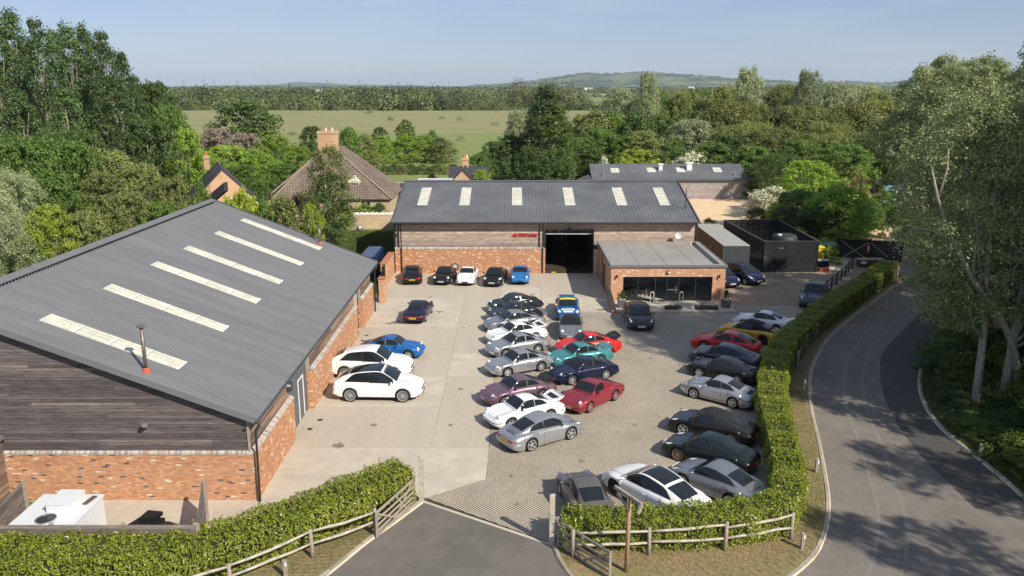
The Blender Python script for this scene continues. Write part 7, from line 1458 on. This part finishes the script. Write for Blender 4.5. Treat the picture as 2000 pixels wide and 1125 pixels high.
def between(A, B_, z):
    A, B_ = resample(A, .3), resample(B_, .3); n = min(len(A), len(B_)); A = A[np.linspace(0, len(A) - 1, 400).astype(int)]; B_ = B_[np.linspace(0, len(B_) - 1, 400).astype(int)]
    def f(r, n):
        i = r.integers(0, 400, n); t = r.random(n)[:, None]; P = A[i] * (1 - t) + B_[i] * t + r.normal(size=(n, 2)) * .05; return np.c_[P, np.full(n, z)]
    return f
blades(between(vr, [(2.1, 25.6)] + [(x - .2, y + .1) for x, y in KLs], .07), 42000, .045, m_blade, 'verge_grass', 1, .009)
blades(between([(-14, 24), (-9.6, 24.6), (-6.2, 27.6), (-4.4, 29.8)], [(-9.7, 22.6), (-7.2, 24.3), (-5.6, 27.0), (-4, 29.9)], .06), 9000, .05, m_blade, 'verge_grass', 2, .009)
blades(between([(x + .15, y) for x, y in KRs], [(x + 3.5, y) for x, y in KRs], .06), 26000, .16, m_blade2, 'rough_grass', 3, .02)
blades(lambda r, n: np.c_[r.uniform(-24, -11.2, n), 60 + 34 * r.random(n), np.full(n, -.05)], 42000, .3, m_blade2, 'rough_grass', 4, .035)
# leaf litter at the fence foot
r = np.random.default_rng(9); n = 1500; P = np.c_[r.uniform(2, 10.5, n), r.normal(25.85, .3, n), np.full(n, .085)]; P[:, 1] += np.maximum(0, (P[:, 0] - 7)) * .25; N = np.c_[r.normal(size=(n, 2)) * .3, np.ones(n)]; V, F = leaves(P, N / np.linalg.norm(N, axis=1)[:, None], .06, .035)
put('leaf_litter', npmesh('litter', V, F, M('dead_leaves', (.42, .27, .16), .8, var=.3)), kind='stuff')

# trees of one kind in one belt: each says where it stands along it
for g_ in ('poplars at the top left', G3, G4):
    by = {}
    for o in bpy.data.objects:
        if o.parent is None and o.get('group') == g_: by.setdefault(o['label'], []).append(o)
    for lb, os_ in by.items():
        os_.sort(key=lambda o: o.location.x / o.location.y)
        for i, o in enumerate(os_):
            if len(os_) > 1: o['label'] = lb + ', ' + ('leftmost' if i == 0 else 'rightmost' if i == len(os_) - 1 else WORDS[min(i, 19)] + ' from left') + ' of its kind'
# ================================================================== FAR COUNTRY
def far_wood(spec, mat, name, seed, ls=1.3, per=170):
    r = np.random.default_rng(seed); Ps = []; Ns = []; S_ = []
    for x0, x1, d0, d1, n, h, rad in spec:
        d = r.uniform(d0, d1, n); t = r.random(n); x = (x0 + (x1 - x0) * t) * (d / ((d0 + d1) / 2) if d1 - d0 > 100 else 1); hs = h * r.uniform(.65, 1.2, n); rs = rad * r.uniform(.7, 1.3, n); k = per
        idx = np.repeat(np.arange(n), k); u = r.normal(size=(len(idx), 3)); u /= np.linalg.norm(u, axis=1)[:, None]; u[:, 2] = np.abs(u[:, 2])
        lump = 1 + .25 * np.sin(u[:, 0] * 7 + idx) * np.sin(u[:, 1] * 6 + idx * 2)
        P = np.c_[x[idx] + u[:, 0] * rs[idx] * lump, d[idx] + u[:, 1] * rs[idx] * lump, u[:, 2] * hs[idx] * lump * r.uniform(.2, 1, len(idx)) ** .35]; Ps.append(P); N = u + r.normal(size=u.shape) * .4; Ns.append(N / np.linalg.norm(N, axis=1)[:, None]); S_.append(np.full(len(idx), ls * (rad / 5) ** .7 * max(1, (d0 / 700) ** .5)))
    P, N, s_ = np.concatenate(Ps), np.concatenate(Ns), np.concatenate(S_); V, F = leaves(P, N, s_ * r.uniform(.7, 1.3, len(s_)), s_ * .7, .2, r); put(name, npmesh(name, V, F, mat), kind='stuff')
lm_far = leafmat('far_leaf', (.07, .105, .03), (.16, .2, .065), .15, .7, 0, .02); lm_farb = leafmat('far_pale_leaf', (.12, .155, .05), (.23, .26, .1), .15, .7, 0, .015); lm_fard = leafmat('far_dark_leaf', (.03, .05, .018), (.07, .095, .03), .15, .7, 0, .02)
lm_far2 = leafmat('far_olive_leaf', (.12, .13, .05), (.19, .19, .085), .15, .7, 0, .012)
far_wood([(-300, 95, 583, 592, 120, 3.2, 3.4), (-330, -58, 600, 760, 70, 13, 8), (-60, 60, 640, 660, 20, 6, 4.5), (-55, 70, 585, 600, 26, 6.5, 4), (-360, -40, 780, 1000, 80, 12, 10), (-30, 75, 800, 820, 30, 10, 6)], lm_far, 'far_wood', 1)
far_wood([(-320, -70, 600, 640, 26, 6, 6), (-330, -58, 600, 720, 34, 11, 9), (-90, -55, 580, 640, 8, 13, 8), (-60, 60, 640, 660, 12, 8, 5), (-360, -40, 780, 1000, 50, 11, 12), (-55, 70, 585, 600, 14, 5, 5)], lm_farb, 'far_wood', 5)
far_wood([(-330, -58, 610, 760, 36, 16, 8), (-300, 95, 583, 592, 50, 4.2, 3.6), (-360, -40, 780, 1000, 50, 12.5, 9), (-60, 75, 588, 600, 12, 9, 5), (-90, -30, 578, 590, 10, 10, 6)], lm_fard, 'far_wood', 6)
far_wood([(2, 46, 590, 660, 46, 19, 6)], lm_far2, 'far_poplar_plantation', 2, 1.3, 240)
far_wood([(-110, 60, 330, 560, 9, 2.2, 2.0), (-80, 40, 250, 300, 5, 1.8, 1.6)], lm_fard, 'field_bushes', 8, .6, 120)
far_wood([(-700, 90, 1050, 1700, 170, 13, 12), (60, 800, 1255, 1290, 40, 10, 8), (120, 150, 700, 1250, 20, 10, 6), (60, 800, 1900, 1960, 80, 11, 9), (-1500, 1500, 2000, 3400, 420, 13, 18), (-2600, 2600, 3400, 6000, 600, 13, 30), (72, 95, 560, 600, 14, 9, 6), (84, 92, 590, 640, 6, 12, 7)], lm_far, 'far_wood', 3, 1.7, 70)
far_wood([(-700, 90, 1050, 1700, 110, 12, 13), (-1500, 1500, 2000, 3400, 200, 12, 18), (-2600, 2600, 3400, 6000, 300, 12, 30)], lm_farb, 'far_wood', 7, 1.7, 70)
m_hill = M('far_hillside', (.03, .05, .025), .95, var=.4, vs=.02, col2=(.15, .17, .07), c2s=.003, c2w=.05, detail=8)
def ridge(ctrl, D0, D1, name, seed, depth=2600):
    r = np.random.default_rng(seed); f = pchip([(a, b_) for a, b_ in ctrl]); xs = np.arange(ctrl[0][0], ctrl[-1][0] + 1, 5); rows = 22; V = []; ph = r.random(60) * 6.28; tree_n = r.random(len(xs))
    for j in range(rows):
        t = j / (rows - 1); D = D1 - depth * (1 - t)
        for i, px in enumerate(xs):
            top = max(0, (168 - f(px)) / FPX * D1 + (CAMH if f(px) < 167.9 else 0)); s_ = t * t * (3 - 2 * t); z = top * s_ + (top > 20) * (r.random() ** 2 * 9 + 5 * math.sin(px * .9 + j)) * t - 2
            V.append(((px - 1000) / FPX * D, D, z))
    n = len(xs); F = np.array([(j * n + i, j * n + i + 1, (j + 1) * n + i + 1, (j + 1) * n + i) for j in range(rows - 1) for i in range(n - 1)])
    put(name, npmesh(name, V, F, m_hill, True), kind='structure')
ridge([(900, 168), (960, 165.5), (1030, 160), (1060, 155), (1100, 149.5), (1140, 144), (1165, 146), (1200, 145), (1250, 142.5), (1300, 145.5), (1340, 148), (1385, 151), (1430, 156), (1500, 157.5), (1560, 161), (1640, 160), (1700, 162), (1760, 158), (1850, 156), (1930, 160), (2050, 164), (2300, 167.9)], 4800, 7400, 'hills', 1)
ridge([(380, 168), (470, 167), (560, 165.5), (590, 161.5), (625, 162), (660, 164), (700, 166), (760, 166.5), (860, 168)], 9000, 11500, 'hills', 2)
for px, py, wd, h, D, l in ((1215, 176, 52, 7, 2600, 'long white warehouse far off below the hill'), (1150, 174, 16, 6, 2700, 'small white building far off left of the long warehouse'), (1350, 172, 12, 6, 2700, 'tiny white building far off at the foot of the hill'), (618, 177, 8, 4, 1300, 'tiny white building far off in the left woods')):
    X = xat(px, py, D); W2 = wd * D / FPX / 2; z0 = 0; T = thing('warehouse', l, 'building', (X, D, 0))
    with Under(T): MB().box(X - W2, X + W2, D, D + 30, -1, max(h, zat(py - 3, D))).build('wall', m_white, None); MB().box(X - W2 - 1, X + W2 + 1, D - 1, D + 31, max(h, zat(py - 3, D)), max(h, zat(py - 3, D)) + 1.2).build('roof', m_metal, None)
for i, px in enumerate((359, 419, 464, 524, 702, 795, 877)):
    D = 4300; X = xat(px, 165, D); T = thing('pylon', 'thin electricity pylon standing on the horizon', 'pylon', (X, D, 0), 0, 'pylons on the left horizon'); h = 46
    put('tower', MB().bar((-3, 0, 0), (-.5, 0, h), .5).bar((3, 0, 0), (.5, 0, h), .5).bar((-2, 0, 12), (1.6, 0, 22), .4).bar((2, 0, 12), (-1.6, 0, 22), .4).mesh('tower', m_darkmetal), T)
    put('cross_arm', MB().bar((-8, 0, 30), (8, 0, 30), .5).bar((-6, 0, 38), (6, 0, 38), .5).mesh('arm', m_darkmetal), T)

# ================================================================== AIR
hz = bpy.data.materials.new('haze'); hz.use_nodes = True; t = hz.node_tree; t.nodes.clear(); o_ = t.nodes.new('ShaderNodeOutputMaterial'); v_ = t.nodes.new('ShaderNodeVolumePrincipled')
v_.inputs['Density'].default_value = 5e-5; v_.inputs['Color'].default_value = (.62, .8, 1, 1); t.links.new(v_.outputs[0], o_.inputs['Volume'])
put('haze', MB().box(-9200, 9200, -500, 16300, -3.2, 190).mesh('haze', hz), kind='stuff')
